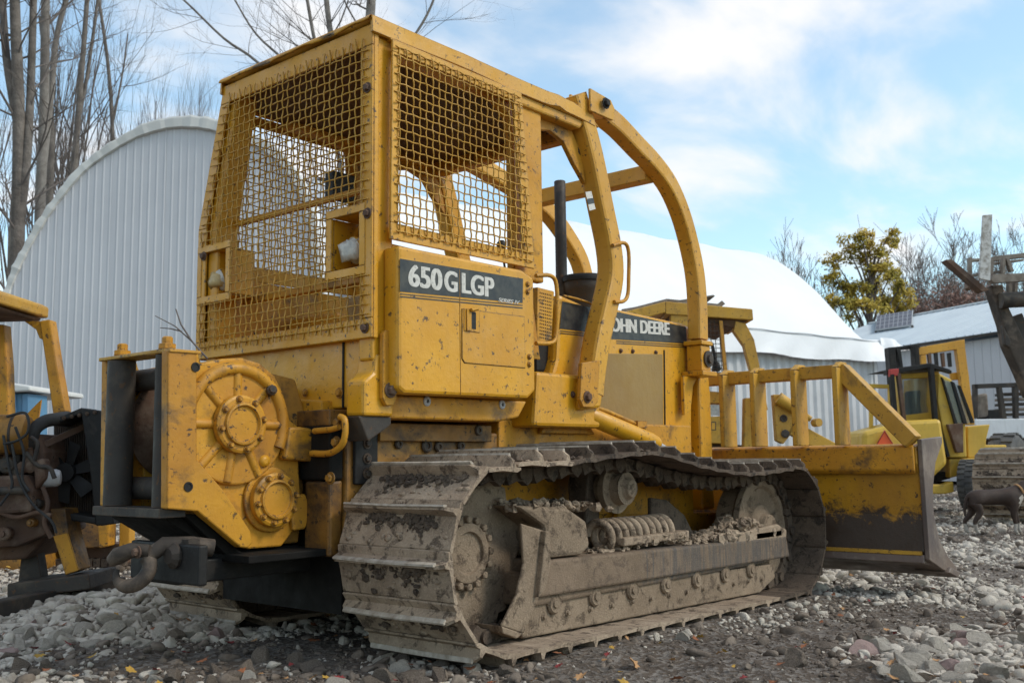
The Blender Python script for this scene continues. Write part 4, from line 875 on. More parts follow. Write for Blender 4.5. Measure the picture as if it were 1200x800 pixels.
# ---- lift cylinders
for s in (-1, 1):
    m_ = MB(); a0, a1 = sx(688, 486, -0.56), sx(768, 520, -0.56); p0, p1 = Vector((a0[0], s * 0.56, a0[1])), Vector((a1[0], s * 0.56, a1[1]))
    m_.lathe([(0.03, 0), (0.05, 0.02), (0.054, (p1 - p0).length - 0.06), (0.046, (p1 - p0).length)], p0, p1 - p0, 22, True); cy = m_.build('lift_cylinder', 'yellow_paint', bd)
    m_ = MB(); m_.cyl(p1, p1 + (p1 - p0).normalized() * 0.9 + Vector((0, 0, -0.1)), 0.025); m_.build('cylinder_rod', 'galvanised', cy)
    m_ = MB(); a = (p1 - p0).normalized(); m_.tube([p0 + Vector((0.02, 0, 0.055)), p0 + a * 0.2 + Vector((0, 0, 0.068)), p0 + a * 0.55 + Vector((0, 0, 0.068)), p0 + a * 0.6 + Vector((0, 0, 0.05))], 0.012, 6); m_.box(tuple(p0 + a * 0.50 + Vector((-0.02, -0.02, 0.05))), tuple(p0 + a * 0.55 + Vector((0.03, 0.02, 0.10)))); m_.build('oil_line', 'yellow_worn', cy)
    m_ = MB(); m_.prism([(1.12, 0.93), (1.60, 0.93), (1.50, 1.03), (1.42, 1.12), (1.2, 1.12)], 'y', s * 0.49, s * 0.455); m_.build('cylinder_bracket', 'yellow_worn', bd, 0.008)
    # C-frame arm inside the track
    m_ = MB(); m_.prism([(1.35, 0.30), (1.45, 0.50), (3.30, 0.42), (3.30, 0.24)], 'y', s * 0.455 + s * 0.001, s * 0.455 - s * 0.10); m_.build('push_arm', 'yellow_worn', bd, 0.012)
    m_ = MB(); m_.beam((1.78, s * 0.49, 0.42), (2.05, s * 0.49, 0.80), 0.03, 0.07); m_.build('arm_rib', 'yellow_paint', bd, 0.004)

# ---- winch
wy0, wy1 = -0.25, 0.27
WY = -0.25
pl = P([(197, 410), (232, 412), (236, 425), (262, 420), (284, 419), (306, 426), (322, 440), (333, 462), (340, 492), (350, 500), (366, 505), (366, 532), (350, 540), (352, 575), (352, 612), (330, 640), (292, 643), (283, 641), (232, 599), (196, 596)], WY)
m_ = MB(); m_.prism(pl, 'y', WY, WY + 0.05); wp = m_.build('winch', 'yellow_worn', bd, 0.008)
m_ = MB(); m_.prism(P([(197, 410), (231, 412), (231, 538), (262, 574), (294, 622), (296, 636), (290, 642), (282, 641), (232, 599), (196, 596)], WY - 0.05), 'y', WY - 0.05, WY - 0.001); m_.build('front_plate', 'yellow_worn', wp, 0.006)
m_ = MB(); m_.prism([(x, z) for x, z in pl], 'y', wy1 - 0.05, wy1); m_.build('side_plate', 'yellow_worn', wp, 0.008)
m_ = MB(); m_.prism([(-0.62, 0.45), (-0.22, 0.45), (-0.17, 0.95), (-0.25, 1.16), (-0.50, 1.20), (-0.40, 0.80)], 'y', WY + 0.051, wy1 - 0.051); m_.build('winch_case', 'yellow_greasy', wp, 0.01)
m_ = MB(); m_.prism([(-0.86, 0.63), (-0.80, 0.60), (-0.55, 0.44), (-0.22, 0.44), (-0.22, 0.40), (-0.56, 0.40), (-0.86, 0.58)], 'y', WY + 0.051, wy1 - 0.051); m_.build('winch_floor', 'grease_and_shade', wp, 0.004)
m_ = MB(); m_.prism(P([(199, 408), (236, 411), (236, 414.5), (199, 412)], WY - 0.056), 'y', WY - 0.056, WY + 0.12); m_.build('plate_top', 'yellow_paint', wp, 0.002)
c1 = sx(279, 497, WY - 0.03); r1 = 0.265
def ring(mb, c_, R0, y, r, a0=0, a1=360, n_=40): mb.tube([(c_[0] + R0 * math.cos(R(a0 + (a1 - a0) * k / n_)), y, c_[1] + R0 * math.sin(R(a0 + (a1 - a0) * k / n_))) for k in range(n_ + 1)], r, 8)
gc = MB(); n_ = 48
gc.prism([(c1[0] + 0.245 * math.cos(2 * math.pi * k / n_), c1[1] + 0.245 * math.sin(2 * math.pi * k / n_)) for k in range(n_)], 'y', WY - 0.022, WY - 0.001)
gcase = gc.build('gear_cover', 'yellow_worn', wp, 0.008)
m_ = MB(); ring(m_, c1, 0.228, WY - 0.016, 0.028, -25, 200)
for a in (90, 45, 0, 135, 180, 225, -62, -100):
    r0, r2 = 0.10, 0.235
    m_.tube([(c1[0] + r * math.cos(R(a)), WY - 0.014, c1[1] + r * math.sin(R(a))) for r in (r0, 0.17, r2)], 0.022, 8)
m_.build('cast_ribs', 'yellow_worn', gcase)
def cap(c_, R0, y, nb, name):
    m_ = MB(); m_.lathe([(R0, 0.0), (R0, 0.028), (R0 - 0.012, 0.034), (R0 * 0.74, 0.034), (R0 * 0.72, 0.046), (R0 * 0.64, 0.048), (R0 * 0.60, 0.034), (0.012, 0.036), (0, 0.037)], (c_[0], y, c_[1]), (0, -1, 0), 40)
    o = m_.build(name, 'yellow_worn', wp, 0.002)
    m_ = MB()
    for k in range(nb): a = 2 * math.pi * (k + 0.25) / nb; m_.bolt((c_[0] + R0 * 0.86 * math.cos(a), y - 0.034, c_[1] + R0 * 0.86 * math.sin(a)), (0, -1, 0), 0.010, 0.014)
    m_.build('cap_bolts', 'yellow_worn', o, kind='stuff')
cap(c1, 0.118, WY - 0.03, 8, 'drum_cap')
c2 = sx(321, 585, WY - 0.03); 
m_ = MB(); m_.prism([(c2[0] + 0.135 * math.cos(2 * math.pi * k / 32), c2[1] + 0.135 * math.sin(2 * math.pi * k / 32)) for k in range(32)], 'y', WY - 0.018, WY - 0.001); m_.build('pinion_cover', 'yellow_worn', wp, 0.008)
cap(c2, 0.112, WY - 0.018, 10, 'pinion_cap')
m_ = MB(); a = sx(312, 459, WY); m_.lathe([(0.022, 0), (0.022, 0.05), (0.014, 0.055), (0.014, 0.07)], (a[0], WY - 0.02, a[1]), (-0.4, -1, 0.1), 8); m_.build('oil_fitting', 'dark_steel', wp)
m_ = MB(); a = sx(306, 540, WY); m_.lathe([(0.028, 0), (0.024, 0.03), (0.01, 0.035)], (a[0], WY - 0.0, a[1]), (0, -1, 0), 14, True); m_.build('boss', 'yellow_paint', wp)
for u, v in ((229, 430), (220.5, 570)):
    a = sx(u, v, WY - 0.05); m_ = MB(); m_.lathe([(0.019, 0), (0.019, 0.004), (0.013, 0.004), (0.012, 0.001)], (a[0], WY - 0.05, a[1]), (0, -1, 0), 20); m_.build('pin_hole', 'black_paint', wp)
m_ = MB(); m_.prism(P([(350, 500), (368, 503), (367, 541), (352, 540), (330, 538), (336, 500)], WY - 0.03), 'y', WY - 0.05, WY - 0.001); m_.build('valve_block', 'yellow_worn', wp, 0.012)
m_ = MB(); m_.prism(P([(340, 582), (360, 578), (368, 600), (360, 620), (345, 622)], WY - 0.03), 'y', WY - 0.02, WY + 0.04); m_.build('lower_boss', 'yellow_worn', wp, 0.01)
# fairlead: rear frame with rollers
m_ = MB(); XF = -0.87
ol = PX([(123, 418), (160, 407)], XF)
for z0, z1 in ((1.225, 1.24),): m_.prism([(XF - 0.06, z0), (XF + 0.05, z0), (XF + 0.05, z1), (XF - 0.06, z1)], 'y', -0.265, 0.24)
m_.box((XF - 0.01, 0.212, 0.63), (XF + 0.10, 0.235, 1.225)); m_.box((XF + 0.14, 0.20, 0.60), (XF + 0.52, 0.22, 1.2))
fl = m_.build('fairlead_frame', 'yellow_old', wp, 0.004)
MB().box((XF - 0.062, -0.267, 0.593), (XF + 0.052, 0.242, 0.6295)).build('lower_bracket', 'dark_steel', fl, 0.003)
for yv, nm in ((0.138, 0), (-0.205, 1)):
    m_ = MB(); m_.cyl((XF - 0.01, yv, 0.632), (XF - 0.01, yv, 1.222), 0.056 if nm == 0 else 0.042, 24); ro = m_.build('fairlead_roller', 'dark_steel', fl)
    m_ = MB(); m_.lathe([(0.034, 0), (0.034, 0.02), (0.022, 0.022), (0.022, 0.045), (0.014, 0.05)], (XF - 0.01, yv, 1.2455), (0, 0, 1), 8); m_.build('roller_nut', 'yellow_worn', fl, 0.002)
for z, x2 in ((0.70, XF + 0.08), (1.15, XF + 0.10)):
    m_ = MB(); m_.cyl((x2, -0.2, z), (x2, 0.21, z), 0.046, 20); m_.build('fairlead_roller', 'dark_steel', fl)
m_ = MB(); dc = (c1[0] + 0.02, 0, c1[1]); m_.lathe([(0.235, 0), (0.235, 0.02), (0.12, 0.04), (0.11, 0.19), (0.12, 0.33), (0.235, 0.36), (0.235, 0.38)], (dc[0], WY + 0.06, dc[2]), (0, 1, 0), 40, True); m_.build('winch_drum', 'rusty_steel', wp)
m_ = MB(); m_.prism([(XF + 0.06, 0.60), (XF + 0.12, 0.60), (-0.52, 0.42), (-0.60, 0.42)], 'y', 0.18, -0.24); m_.build('fairlead_chute', 'grease_and_shade', fl, 0.004)
# drawbar, hook
m_ = MB(); q = PX([(147, 632), (238, 632), (238, 680), (147, 672)], -0.85); ys_ = [p[0] for p in q]
m_.box((-0.86, -0.43, 0.345), (-0.82, 0.06, 0.495)); m_.box((-0.82, -0.22, 0.33), (-0.1, 0.10, 0.42)); dbar = m_.build('drawbar', 'black_paint', bd, 0.008)
m_ = MB(); m_.prism([(-0.62, 0.405), (-0.18, 0.405), (-0.18, 0.435), (-0.62, 0.435)], 'y', -0.40, 0.25); m_.build('drawbar_plate', 'grease_and_shade', dbar, 0.004)
hc = Vector(hit(160, 668, 0, -0.99)); HYc = hc.y
hk = MB(); cc = Vector(hit(156, 668, 0, -0.98))
RT = RH; pts = []
for a in range(-185, 62, 12):
    pts.append(cc + Vector(RT) * (0.060 * math.cos(R(a))) + Vector((0, 0, 0.056 * math.sin(R(a)))) + Vector((0.02 * math.sin(R(a)), 0, 0)))
n_ = len(pts); rad = [0.008 + 0.020 * min(1, i / 8) for i in range(n_)]
hk.tube(pts, 0.03, 12, radii=rad)
hk.tube([pts[-1], cc + Vector(RT) * 0.07 + Vector((0.05, 0, 0.09)), cc + Vector(RT) * 0.13 + Vector((0.10, 0, 0.085)), cc + Vector(RT) * 0.17 + Vector((0.15, 0, 0.07))], 0.03, 12, radii=[0.028, 0.032, 0.034, 0.034]); hk.obox(cc + Vector(RT) * 0.13 + Vector((0.08, 0, 0.05)), (0.05, 0.10, 0.12), Matrix.Identity(3)); hk.lathe([(0.045, 0), (0.05, 0.02), (0.03, 0.04)], cc + Vector(RT) * 0.12 + Vector((0.05, 0, 0.05)), (-1, 0, 0), 12)
hook = hk.build('pintle_hook', 'hook_steel', dbar)
m_ = MB(); m_.tube([cc + Vector(RT) * -0.085 + V(0, 0, 0.035), cc + Vector(RT) * -0.05 + V(-0.01, 0, 0.055), cc + Vector(RT) * 0.0 + V(-0.01, 0, 0.075), cc + Vector(RT) * 0.06 + V(0.0, 0, 0.072)], 0.03, 10, radii=[0.022, 0.034, 0.03, 0.024]); m_.build('hook_jaw', 'hook_steel', hook)
m_ = MB(); m_.bolt(cc + Vector(RT) * 0.045 + V(-0.03, 0, 0.07), (-1, 0, 0), 0.016, 0.02); m_.build('hook_pin', 'rusty_steel', hook)
# hydraulic valve pocket between winch and hull
m_ = MB(); m_.box((-0.24, -0.425, 0.72), (-0.165, -0.22, 0.955)); vb = m_.build('valve_pocket', 'grease_and_shade', bd, 0.01)
m_ = MB(); q = [hit(u, v, 0, -0.26) for u, v in ((365, 531), (385, 531), (398, 524), (404, 512), (404, 492), (398, 488))]
m_.tube(smoothpath([tuple(p) for p in q], 4), 0.014, 8); q = [hit(u, v, 0, -0.26) for u, v in ((368, 505), (388, 503), (398, 500))]; m_.tube([tuple(p) for p in q], 0.013, 8); m_.build('hydraulic_line', 'yellow_worn', vb)
m_ = MB()
for u, v in ((397, 495), (395, 518), (388, 560)): p = hit(u, v, 0, -0.245); m_.bolt(tuple(p), (-1, 0, 0), 0.018, 0.02)
m_.build('pocket_bolts', 'yellow_greasy', vb, kind='stuff')
m_ = MB(); m_.prism([(-0.235, 0.40), (-0.163, 0.40), (-0.163, 0.72), (-0.235, 0.715)], 'y', -0.42, -0.25); m_.build('hull_rib', 'yellow_greasy', bd, 0.012)
tw = MB()
for pts in (((243, 420), (225, 400), (205, 382), (182, 370)), ((225, 400), (212, 380), (206, 362)), ((212, 388), (200, 385), (188, 384))):
    tw.tube([tuple(hit(u, v, 0, -0.75)) for u, v in pts], 0.003, 4, radii=[0.004 - 0.0007 * i for i in range(len(pts))])
tag(tw.build('dead_twig', 'twig_brown'), 'thin bare forked twig lying across the top of the winch', 'twig')

# ---- blade
BW = 1.63
def bprof(x0):
    return [(x0 + 0.42, 0.86), (x0 + 0.28, 0.80), (x0 + 0.17, 0.66), (x0 + 0.13, 0.48), (x0 + 0.17, 0.30), (x0 + 0.28, 0.14), (x0 + 0.42, 0.0)]
bx0 = 3.32
front = [(3.83, 0.84), (3.66, 0.74), (3.57, 0.58), (3.55, 0.42), (3.60, 0.26), (3.70, 0.15), (3.86, 0.06)]
back = [(3.86, 0.035), (3.67, 0.11), (3.50, 0.14), (3.47, 0.20), (3.50, 0.42), (3.47, 0.68), (3.44, 0.74), (3.44, 0.84), (3.50, 0.865), (3.83, 0.865)]
m_ = MB(); m_.prism(front + back, 'y', -BW, BW); blade = m_.build('blade', 'blade_back', bd, 0.008)
m_ = MB(); m_.prism([(3.405, 0.70), (3.435, 0.67), (3.435, 0.86), (3.405, 0.845)], 'y', -BW + 0.01, BW - 0.01); m_.build('top_rib', 'yellow_worn', blade, 0.01)
m_ = MB(); m_.prism([(3.455, 0.175), (3.472, 0.175), (3.472, 0.20), (3.455, 0.20)], 'y', -BW + 0.01, BW - 0.01); m_.build('lower_rib', 'yellow_old', blade, 0.003)
m_ = MB(); m_.prism([(3.44, 0.13), (3.67, 0.09), (3.86, 0.02), (3.90, 0.01), (3.90, 0.035), (3.70, 0.13), (3.505, 0.178), (3.46, 0.178)], 'y', -BW - 0.004, BW + 0.004); m_.build('cutting_edge', 'worn_blade', blade, 0.006)
for s in (-1, 1):
    m_ = MB(); m_.prism([(3.44, 0.89), (3.84, 0.91), (3.84, 0.87), (3.68, 0.74), (3.60, 0.58), (3.59, 0.42), (3.66, 0.27), (3.82, 0.14), (3.99, 0.055), (3.96, 0.01), (3.70, 0.07), (3.46, 0.15)], 'y', s * (BW + 0.005), s * (BW + 0.035)); ep = m_.build('end_plate', 'worn_blade', blade, 0.005)
    m_ = MB(); m_.prism([(3.78, 0.08), (3.96, 0.035), (3.92, 0.0), (3.74, 0.05)], 'y', s * (BW - 0.16), s * (BW + 0.06)); m_.build('corner_bit', 'worn_blade', blade, 0.006)
# ---- brush rack on the blade
RXc = 3.42; rt = 1.345
rk = MB(); rk.beam((RXc, -1.215, rt), (RXc, 1.215, rt), 0.10, 0.085); rack = rk.build('brush_rack', 'yellow_old', blade, 0.006)
for s in (-1, 1):
    m_ = MB(); m_.beam((RXc, s * 1.18, rt + 0.012), (RXc, s * (BW - 0.01), 0.875), 0.10, 0.11, up=(1, 0, 0)); m_.build('slanted_bar', 'yellow_old', rack, 0.006)
ypos = []
for u in (852, 888, 936, 985): ypos.append(rx(u, 480, RXc - 0.05)[0])
for y in ypos + [-y for y in ypos]:
    m_ = MB(); m_.box((RXc - 0.13, y - 0.018, 0.862), (RXc + 0.055, y + 0.018, rt + 0.02)); m_.prism([(RXc - 0.13, rt + 0.021), (RXc + 0.055, rt + 0.021), (RXc + 0.05, rt + 0.06), (RXc - 0.05, rt + 0.06)], 'y', y - 0.018, y + 0.018); m_.build('rack_bar', 'yellow_old', rack, 0.006)
m_ = MB(); m_.box((3.2, -0.5, 0.24), (3.47, 0.5, 0.40)); m_.build('blade_mount', 'yellow_worn', bd, 0.02)

# ================================================================ BUILDINGS
class Frame:
    """upright local frame: x to the viewer's right, y away, z up, at a spot on the ground"""
    def __init__(s, u, d, rz=0.0):
        p = at(u, 500, d); s.o = Vector((p.x, p.y, 0)); s.rz = VIEWYAW - math.pi / 2 + rz
        s.inv = (Matrix.Translation(s.o) @ Matrix.Rotation(s.rz, 4, 'Z')).inverted(); s.d = d
    def p(s, u, v, dd=0.0): return s.inv @ at(u, v, s.d + dd)
    def q(s, l, dd=0.0): return [(lambda w: (w.x, w.z))(s.p(u, v, dd)) for u, v in l]
    def thing(s, name, label, cat, group=None): return thing(name, label, cat, s.o, s.rz, group)
    def prism(s, l, d0, d1, mb=None): mb = mb or MB(); return mb.prism(s.q(l, d0), 'y', d0, d1)

# --- arched building with ribbed steel end wall
A = Frame(188, 16.0)
ab = A.thing('arched_building', 'arched building at left with ribbed pale steel end wall and white curved roof edge', 'building')
OUT = [(-3, 375), (3, 360), (7, 350), (17, 322), (30, 295), (50, 260), (75, 225), (100, 197), (130, 175), (165, 156), (200, 146.5), (235, 146), (265, 153), (295, 165), (322, 181), (345, 207), (358, 235), (366, 270), (371, 310), (374, 350), (376, 375)]
oq = A.q(OUT); oxs = [p[0] for p in oq]; ozs = [p[1] for p in oq]; xl, xr_ = oxs[0], oxs[-1]
topz = lambda x: float(np.interp(x, oxs, ozs)) - 0.06
x = xl + 0.02; rib = 0.125; sheet = 0
while x < xr_ - 0.05:
    m_ = MB(); xe = min(x + rib * 7, xr_ - 0.02); xx = x; off = 0.0
    prof = []
    while xx < xe - 1e-4:
        for a, d_ in ((0, 0), (0.078, 0), (0.098, -0.007), (0.108, -0.007)):
            if xx + a < xe: prof.append((xx + a, d_))
        xx += rib
    prof.append((xe, 0)); vs = []
    zs_ = lambda X: [0.0, 1.5, max(1.6, topz(X))]
    for a, d_ in prof: vs += [(a, d_ + (0.004 if sheet % 2 else 0), z) for z in zs_(a)] 
    nn_ = len(prof); fs = [(i * 3 + k, (i + 1) * 3 + k, (i + 1) * 3 + k + 1, i * 3 + k + 1) for i in range(nn_ - 1) for k in range(2)]
    nv = len(vs); vs += [(a, b_ + 0.02, c_) for a, b_, c_ in vs]; fs += [tuple(nv + k for k in reversed(f)) for f in fs[:]]
    m_.add(vs, fs); m_.build('wall_sheet', 'white_steel_wall', ab); x = xe + 0.002; sheet += 1
m_ = MB(); path = smoothpath([(a, 0.0, z) for a, z in oq], 7); rs = random.Random(4)
scl = [0.75 + 0.65 * math.exp(-((p.x - 0.6) / 1.5) ** 2) + 0.16 * math.sin(i * 1.7) * rs.random() + 0.06 * math.sin(i * 0.6) for i, p in enumerate(path)]
m_.sweep(path, [(-0.10, -0.075), (-0.08, -0.10), (0.05, -0.085), (0.06, -0.06), (0.06, 0.05), (0.03, 0.06), (-0.08, 0.06)], up=(0, -1, 0), smooth=False, scales=scl); m_.build('roof_trim', 'old_tarp', ab)
m_ = MB(); vs = []
for dd in (0.12, 5.0): vs += [(a, dd, z) for a, z in oq]
n_ = len(oq); m_.add(vs, [(i, i + 1, n_ + i + 1, n_ + i) for i in range(n_ - 1)] , True); m_.box((xl, 0.05, 0), (xl + 0.1, 5.0, ozs[0])); m_.box((xr_ - 0.1, 0.05, 0), (xr_, 5.0, ozs[-1]))
m_.build('roof', 'white_tarp', ab)

# --- long fabric shelter on a container wall
Bo = W(-1.44, 15.9); ang = math.atan2((0.8 * RH + 0.6 * FH)[1], (0.8 * RH + 0.6 * FH)[0]); BL = 12.5
fb = thing('fabric_shelter', 'long white tarpaulin arch shelter standing on grey corrugated side walls behind the big bulldozer', 'building', (Bo.x, Bo.y, 0), ang)
nt_, nx_ = 40, 60; vs = []; rs = np.random.default_rng(3)
_py, _pz = [0, .35, .7, 1.1, 1.6, 2.1, 2.7, 3.3, 4.0], [3.30, 3.50, 3.82, 4.28, 4.85, 5.32, 5.78, 6.10, 6.32]
def prof_b(t): y = 8 * t; q = min(y, 8 - y); return y, float(np.interp(q, _py, _pz))
for i in range(nx_ + 1):
    x = BL * i / nx_
    for k in range(nt_ + 1):
        t = k / nt_; y, z = prof_b(t); sag = 0.05 * math.sin(math.pi * (i % 10) / 10) * (0.4 + 0.6 * math.sin(math.pi * t))
        y += 0.0; z -= sag; vs.append((x, y, z))
fs = [(i * (nt_ + 1) + k, (i + 1) * (nt_ + 1) + k, (i + 1) * (nt_ + 1) + k + 1, i * (nt_ + 1) + k + 1) for i in range(nx_) for k in range(nt_)]
m_ = MB(); m_.add(vs, fs, True); cv_ = m_.build('cover', 'white_tarp', fb)
def skirt_b(ys, sgn):
    vs = []; N = 90; lv = 7
    for i in range(N + 1):
        x = -0.2 + (BL + 0.2) * i / N; fl = math.exp(-((BL - x) / 0.5) ** 2)
        for k in range(lv):
            t = k / (lv - 1); w = 0.03 * math.sin(x * 5 + 3 * t) + 0.02 * math.sin(x * 13.7 + t * 5) + 0.045 * math.sin(x * 1.6)
            vs.append((x + 0.10 * fl * (1 - t) , ys + sgn * (0.03 + 0.10 * t + w * t * 0.8 + 0.22 * fl * t), 3.42 - 0.52 * t - 0.03 * math.sin(x * 2.1) * t + 0.05 * fl))
    return MB().add(vs, [(i * lv + k, (i + 1) * lv + k, (i + 1) * lv + k + 1, i * lv + k + 1) for i in range(N) for k in range(lv - 1)], True)
skirt_b(0.0, -1).build('cover_skirt', 'white_tarp', fb); skirt_b(8.0, 1).build('cover_skirt', 'white_tarp', fb)
m_ = MB(); lv = 5; vs = []                   # loose flap at the far corner
for i in range(9):
    for k in range(lv):
        t = k / (lv - 1); s_ = i / 8; vs.append((BL + 0.55 * s_, -0.10 - 0.22 * t - 0.12 * s_ + 0.06 * math.sin(s_ * 7 + t * 3), 3.50 - 0.03 * s_ - (0.52 - 0.34 * s_) * t + 0.03 * math.sin(5 * s_)))
m_.add(vs, [(i * lv + k, (i + 1) * lv + k, (i + 1) * lv + k + 1, i * lv + k + 1) for i in range(8) for k in range(lv - 1)], True); m_.build('loose_flap', 'white_tarp', fb)
m_ = MB(); m_.tube([(x, 0.0 - 0.05, 3.43 + 0.01 * math.sin(x * 4)) for x in np.linspace(0, BL, 60)], 0.018, 6); m_.build('cover_seam', 'white_tarp', fb)
for wy in (0.05, 7.95):
    for c0_ in range(2):
        m_ = MB(); prof = []; x = c0_ * 6.2 + 0.1; xe = min(x + 6.1, BL - 0.1)
        while x < xe:
            for a, d_ in ((0, 0), (0.09, 0), (0.13, 0.05), (0.20, 0.05)): prof.append((min(x + a, xe), d_))
            x += 0.26
        vs = []
        for a, d_ in prof: vs += [(a, wy + d_, 0), (a, wy + d_, 3.1), (a, wy + d_ + 0.03, 3.1), (a, wy + d_ + 0.03, 0)]
        m_.add(vs, [(i * 4 + k, (i + 1) * 4 + k, (i + 1) * 4 + (k + 1) % 4, i * 4 + (k + 1) % 4) for i in range(len(prof) - 1) for k in range(4)]); m_.build('side_wall', 'container_wall', fb)
        m_ = MB(); m_.box((xe - 0.02, wy - 0.03, 0), (xe + 0.10, wy + 0.09, 3.1)); m_.build('corner_post', 'container_wall', fb)
ep = [prof_b(k / 24) for k in range(25)]
for xa_ in (0.02, BL - 0.08): m_ = MB(); m_.prism([(0.05, 0.0)] + [(min(max(y, 0.05), 7.95), z - 0.06) for y, z in ep] + [(7.95, 0.0)], 'x', xa_, xa_ + 0.06); m_.build('end_wall', 'white_tarp', fb)

# --- long white shed with steel roof
e0, e1 = Vector(hit(1025, 411, 2, 4.1)), Vector(hit(1180, 388, 2, 4.1)); ex_ = (e1 - e0).normalized(); ey_ = Vector((-ex_.y, ex_.x, 0))
if ey_.dot(Vector(FH)) < 0: ey_ = -ey_
so = e0 - ex_ * 6; sa = math.atan2(ex_.y, ex_.x); sh = thing('long_shed', 'long low white shed with pale blue-grey ribbed steel roof and solar panel at right', 'building', (so.x, so.y, 0), sa)
sg = 1 if (Matrix.Rotation(sa, 3, 'Z') @ Vector((0, 1, 0))).dot(ey_) > 0 else -1
SL = (e1 - e0).length + 22; RUN = 5.2; RISE = 1.85
npan = int(SL / 0.9)
for k in range(npan):
    m_ = MB(); x0_, x1_ = k * 0.9, (k + 1) * 0.9 - 0.003
    for sd_ in (0, 1):
        f = lambda t: (sg * (RUN * t if sd_ == 0 else 2 * RUN - RUN * t) - (sg * 0.25 * (1 - t) * (1 if sd_ == 0 else -1)), 4.1 + RISE * t)
        for a, b_ in ((0, 1),):
            (ya, za), (yb, zb_) = f(0), f(1); m_.add([(x0_, ya, za), (x1_, ya, za), (x1_, yb, zb_), (x0_, yb, zb_), (x0_, ya, za - .03), (x1_, ya, za - .03), (x1_, yb, zb_ - .03), (x0_, yb, zb_ - .03)], [(0, 1, 2, 3), (7, 6, 5, 4), (0, 4, 5, 1), (1, 5, 6, 2), (2, 6, 7, 3), (3, 7, 4, 0)])
            for j in (0, 1, 2):
                xr0 = x0_ + 0.02 + j * 0.3; m_.add([(xr0, ya, za), (xr0 + .05, ya, za), (xr0 + .05, yb, zb_), (xr0, yb, zb_), (xr0 + .01, ya, za + .03), (xr0 + .04, ya, za + .03), (xr0 + .04, yb, zb_ + .03), (xr0 + .01, yb, zb_ + .03)], [(4, 5, 6, 7), (0, 4, 7, 3), (1, 2, 6, 5), (0, 1, 5, 4), (3, 7, 6, 2)])
    m_.build('roof_panel', 'roof_steel', sh)
m_ = MB(); m_.box((0, sg * RUN - 0.12, 4.1 + RISE), (SL, sg * RUN + 0.12, 4.1 + RISE + 0.05)); m_.build('ridge_cap', 'white_paint', sh)
m_ = MB(); m_.box((0, sg * -0.27, 4.02), (SL, sg * -0.22, 4.09)); m_.build('gutter', 'dark_steel', sh)
m_ = MB(); m_.box((0, sg * 0.06, 0), (SL, sg * (2 * RUN - 0.06), 3.98)); wl_ = m_.build('wall', 'white_steel_wall', sh)
for k in range(npan):
    m_ = MB()
    for j in range(3): m_.box((k * 0.9 + j * 0.3, sg * 0.018, 0), (k * 0.9 + j * 0.3 + 0.05, sg * 0.058, 3.94))
    m_.box((k * 0.9 + 0.002, sg * 0.03, 0), (k * 0.9 + 0.897, sg * 0.0585, 3.93)); m_.build('wall_panel', 'white_steel_wall', sh)
# solar panel on its roof
def roofpt(u, v):                    # where the line of sight meets the near roof slope
    n = (ex_.cross((ey_ * RUN + Vector((0, 0, RISE))))).normalized(); r = Vector(ray(u, v)); t = (Vector(e0) - Vector(EYE)).dot(n) / r.dot(n); return Vector(EYE) + r * t
inv = (Matrix.Translation((so.x, so.y, 0)) @ Matrix.Rotation(sa, 4, 'Z')).inverted()
c4 = [roofpt(*q) for q in ((1029, 374), (1071, 367.5), (1070, 385), (1027.5, 391))]
sp_t = thing('solar_panel', 'grey gridded solar panel propped on the shed roof', 'solar panel', c4[3], 0)
nr = (c4[1] - c4[0]).cross(c4[3] - c4[0]).normalized(); nr = nr if nr.z > 0 else -nr
loc = [p - c4[3] + nr * 0.15 for p in c4]
m_ = MB(); m_.add(loc + [p - nr * 0.05 for p in loc], [(0, 1, 2, 3), (7, 6, 5, 4), (0, 4, 5, 1), (1, 5, 6, 2), (2, 6, 7, 3), (3, 7, 4, 0)]); m_.build('panel_frame', 'galvanised', sp_t)
for i in range(8):
    for j in range(4):
        g = lambda a, b_: (loc[0].lerp(loc[1], a)).lerp(loc[3].lerp(loc[2], a), b_) + nr * 0.008
        MB().add([g((i + .08) / 8, (j + .06) / 4), g((i + .92) / 8, (j + .06) / 4), g((i + .92) / 8, (j + .94) / 4), g((i + .08) / 8, (j + .94) / 4)], [(0, 1, 2, 3)]).build('solar_cell', 'solar_cells', sp_t)
for p in (loc[3], loc[2]):
    m_ = MB(); m_.beam(p - nr * 0.2, p - nr * 0.03, 0.06, 0.06); m_.build('panel_bracket', 'dark_steel', sp_t)

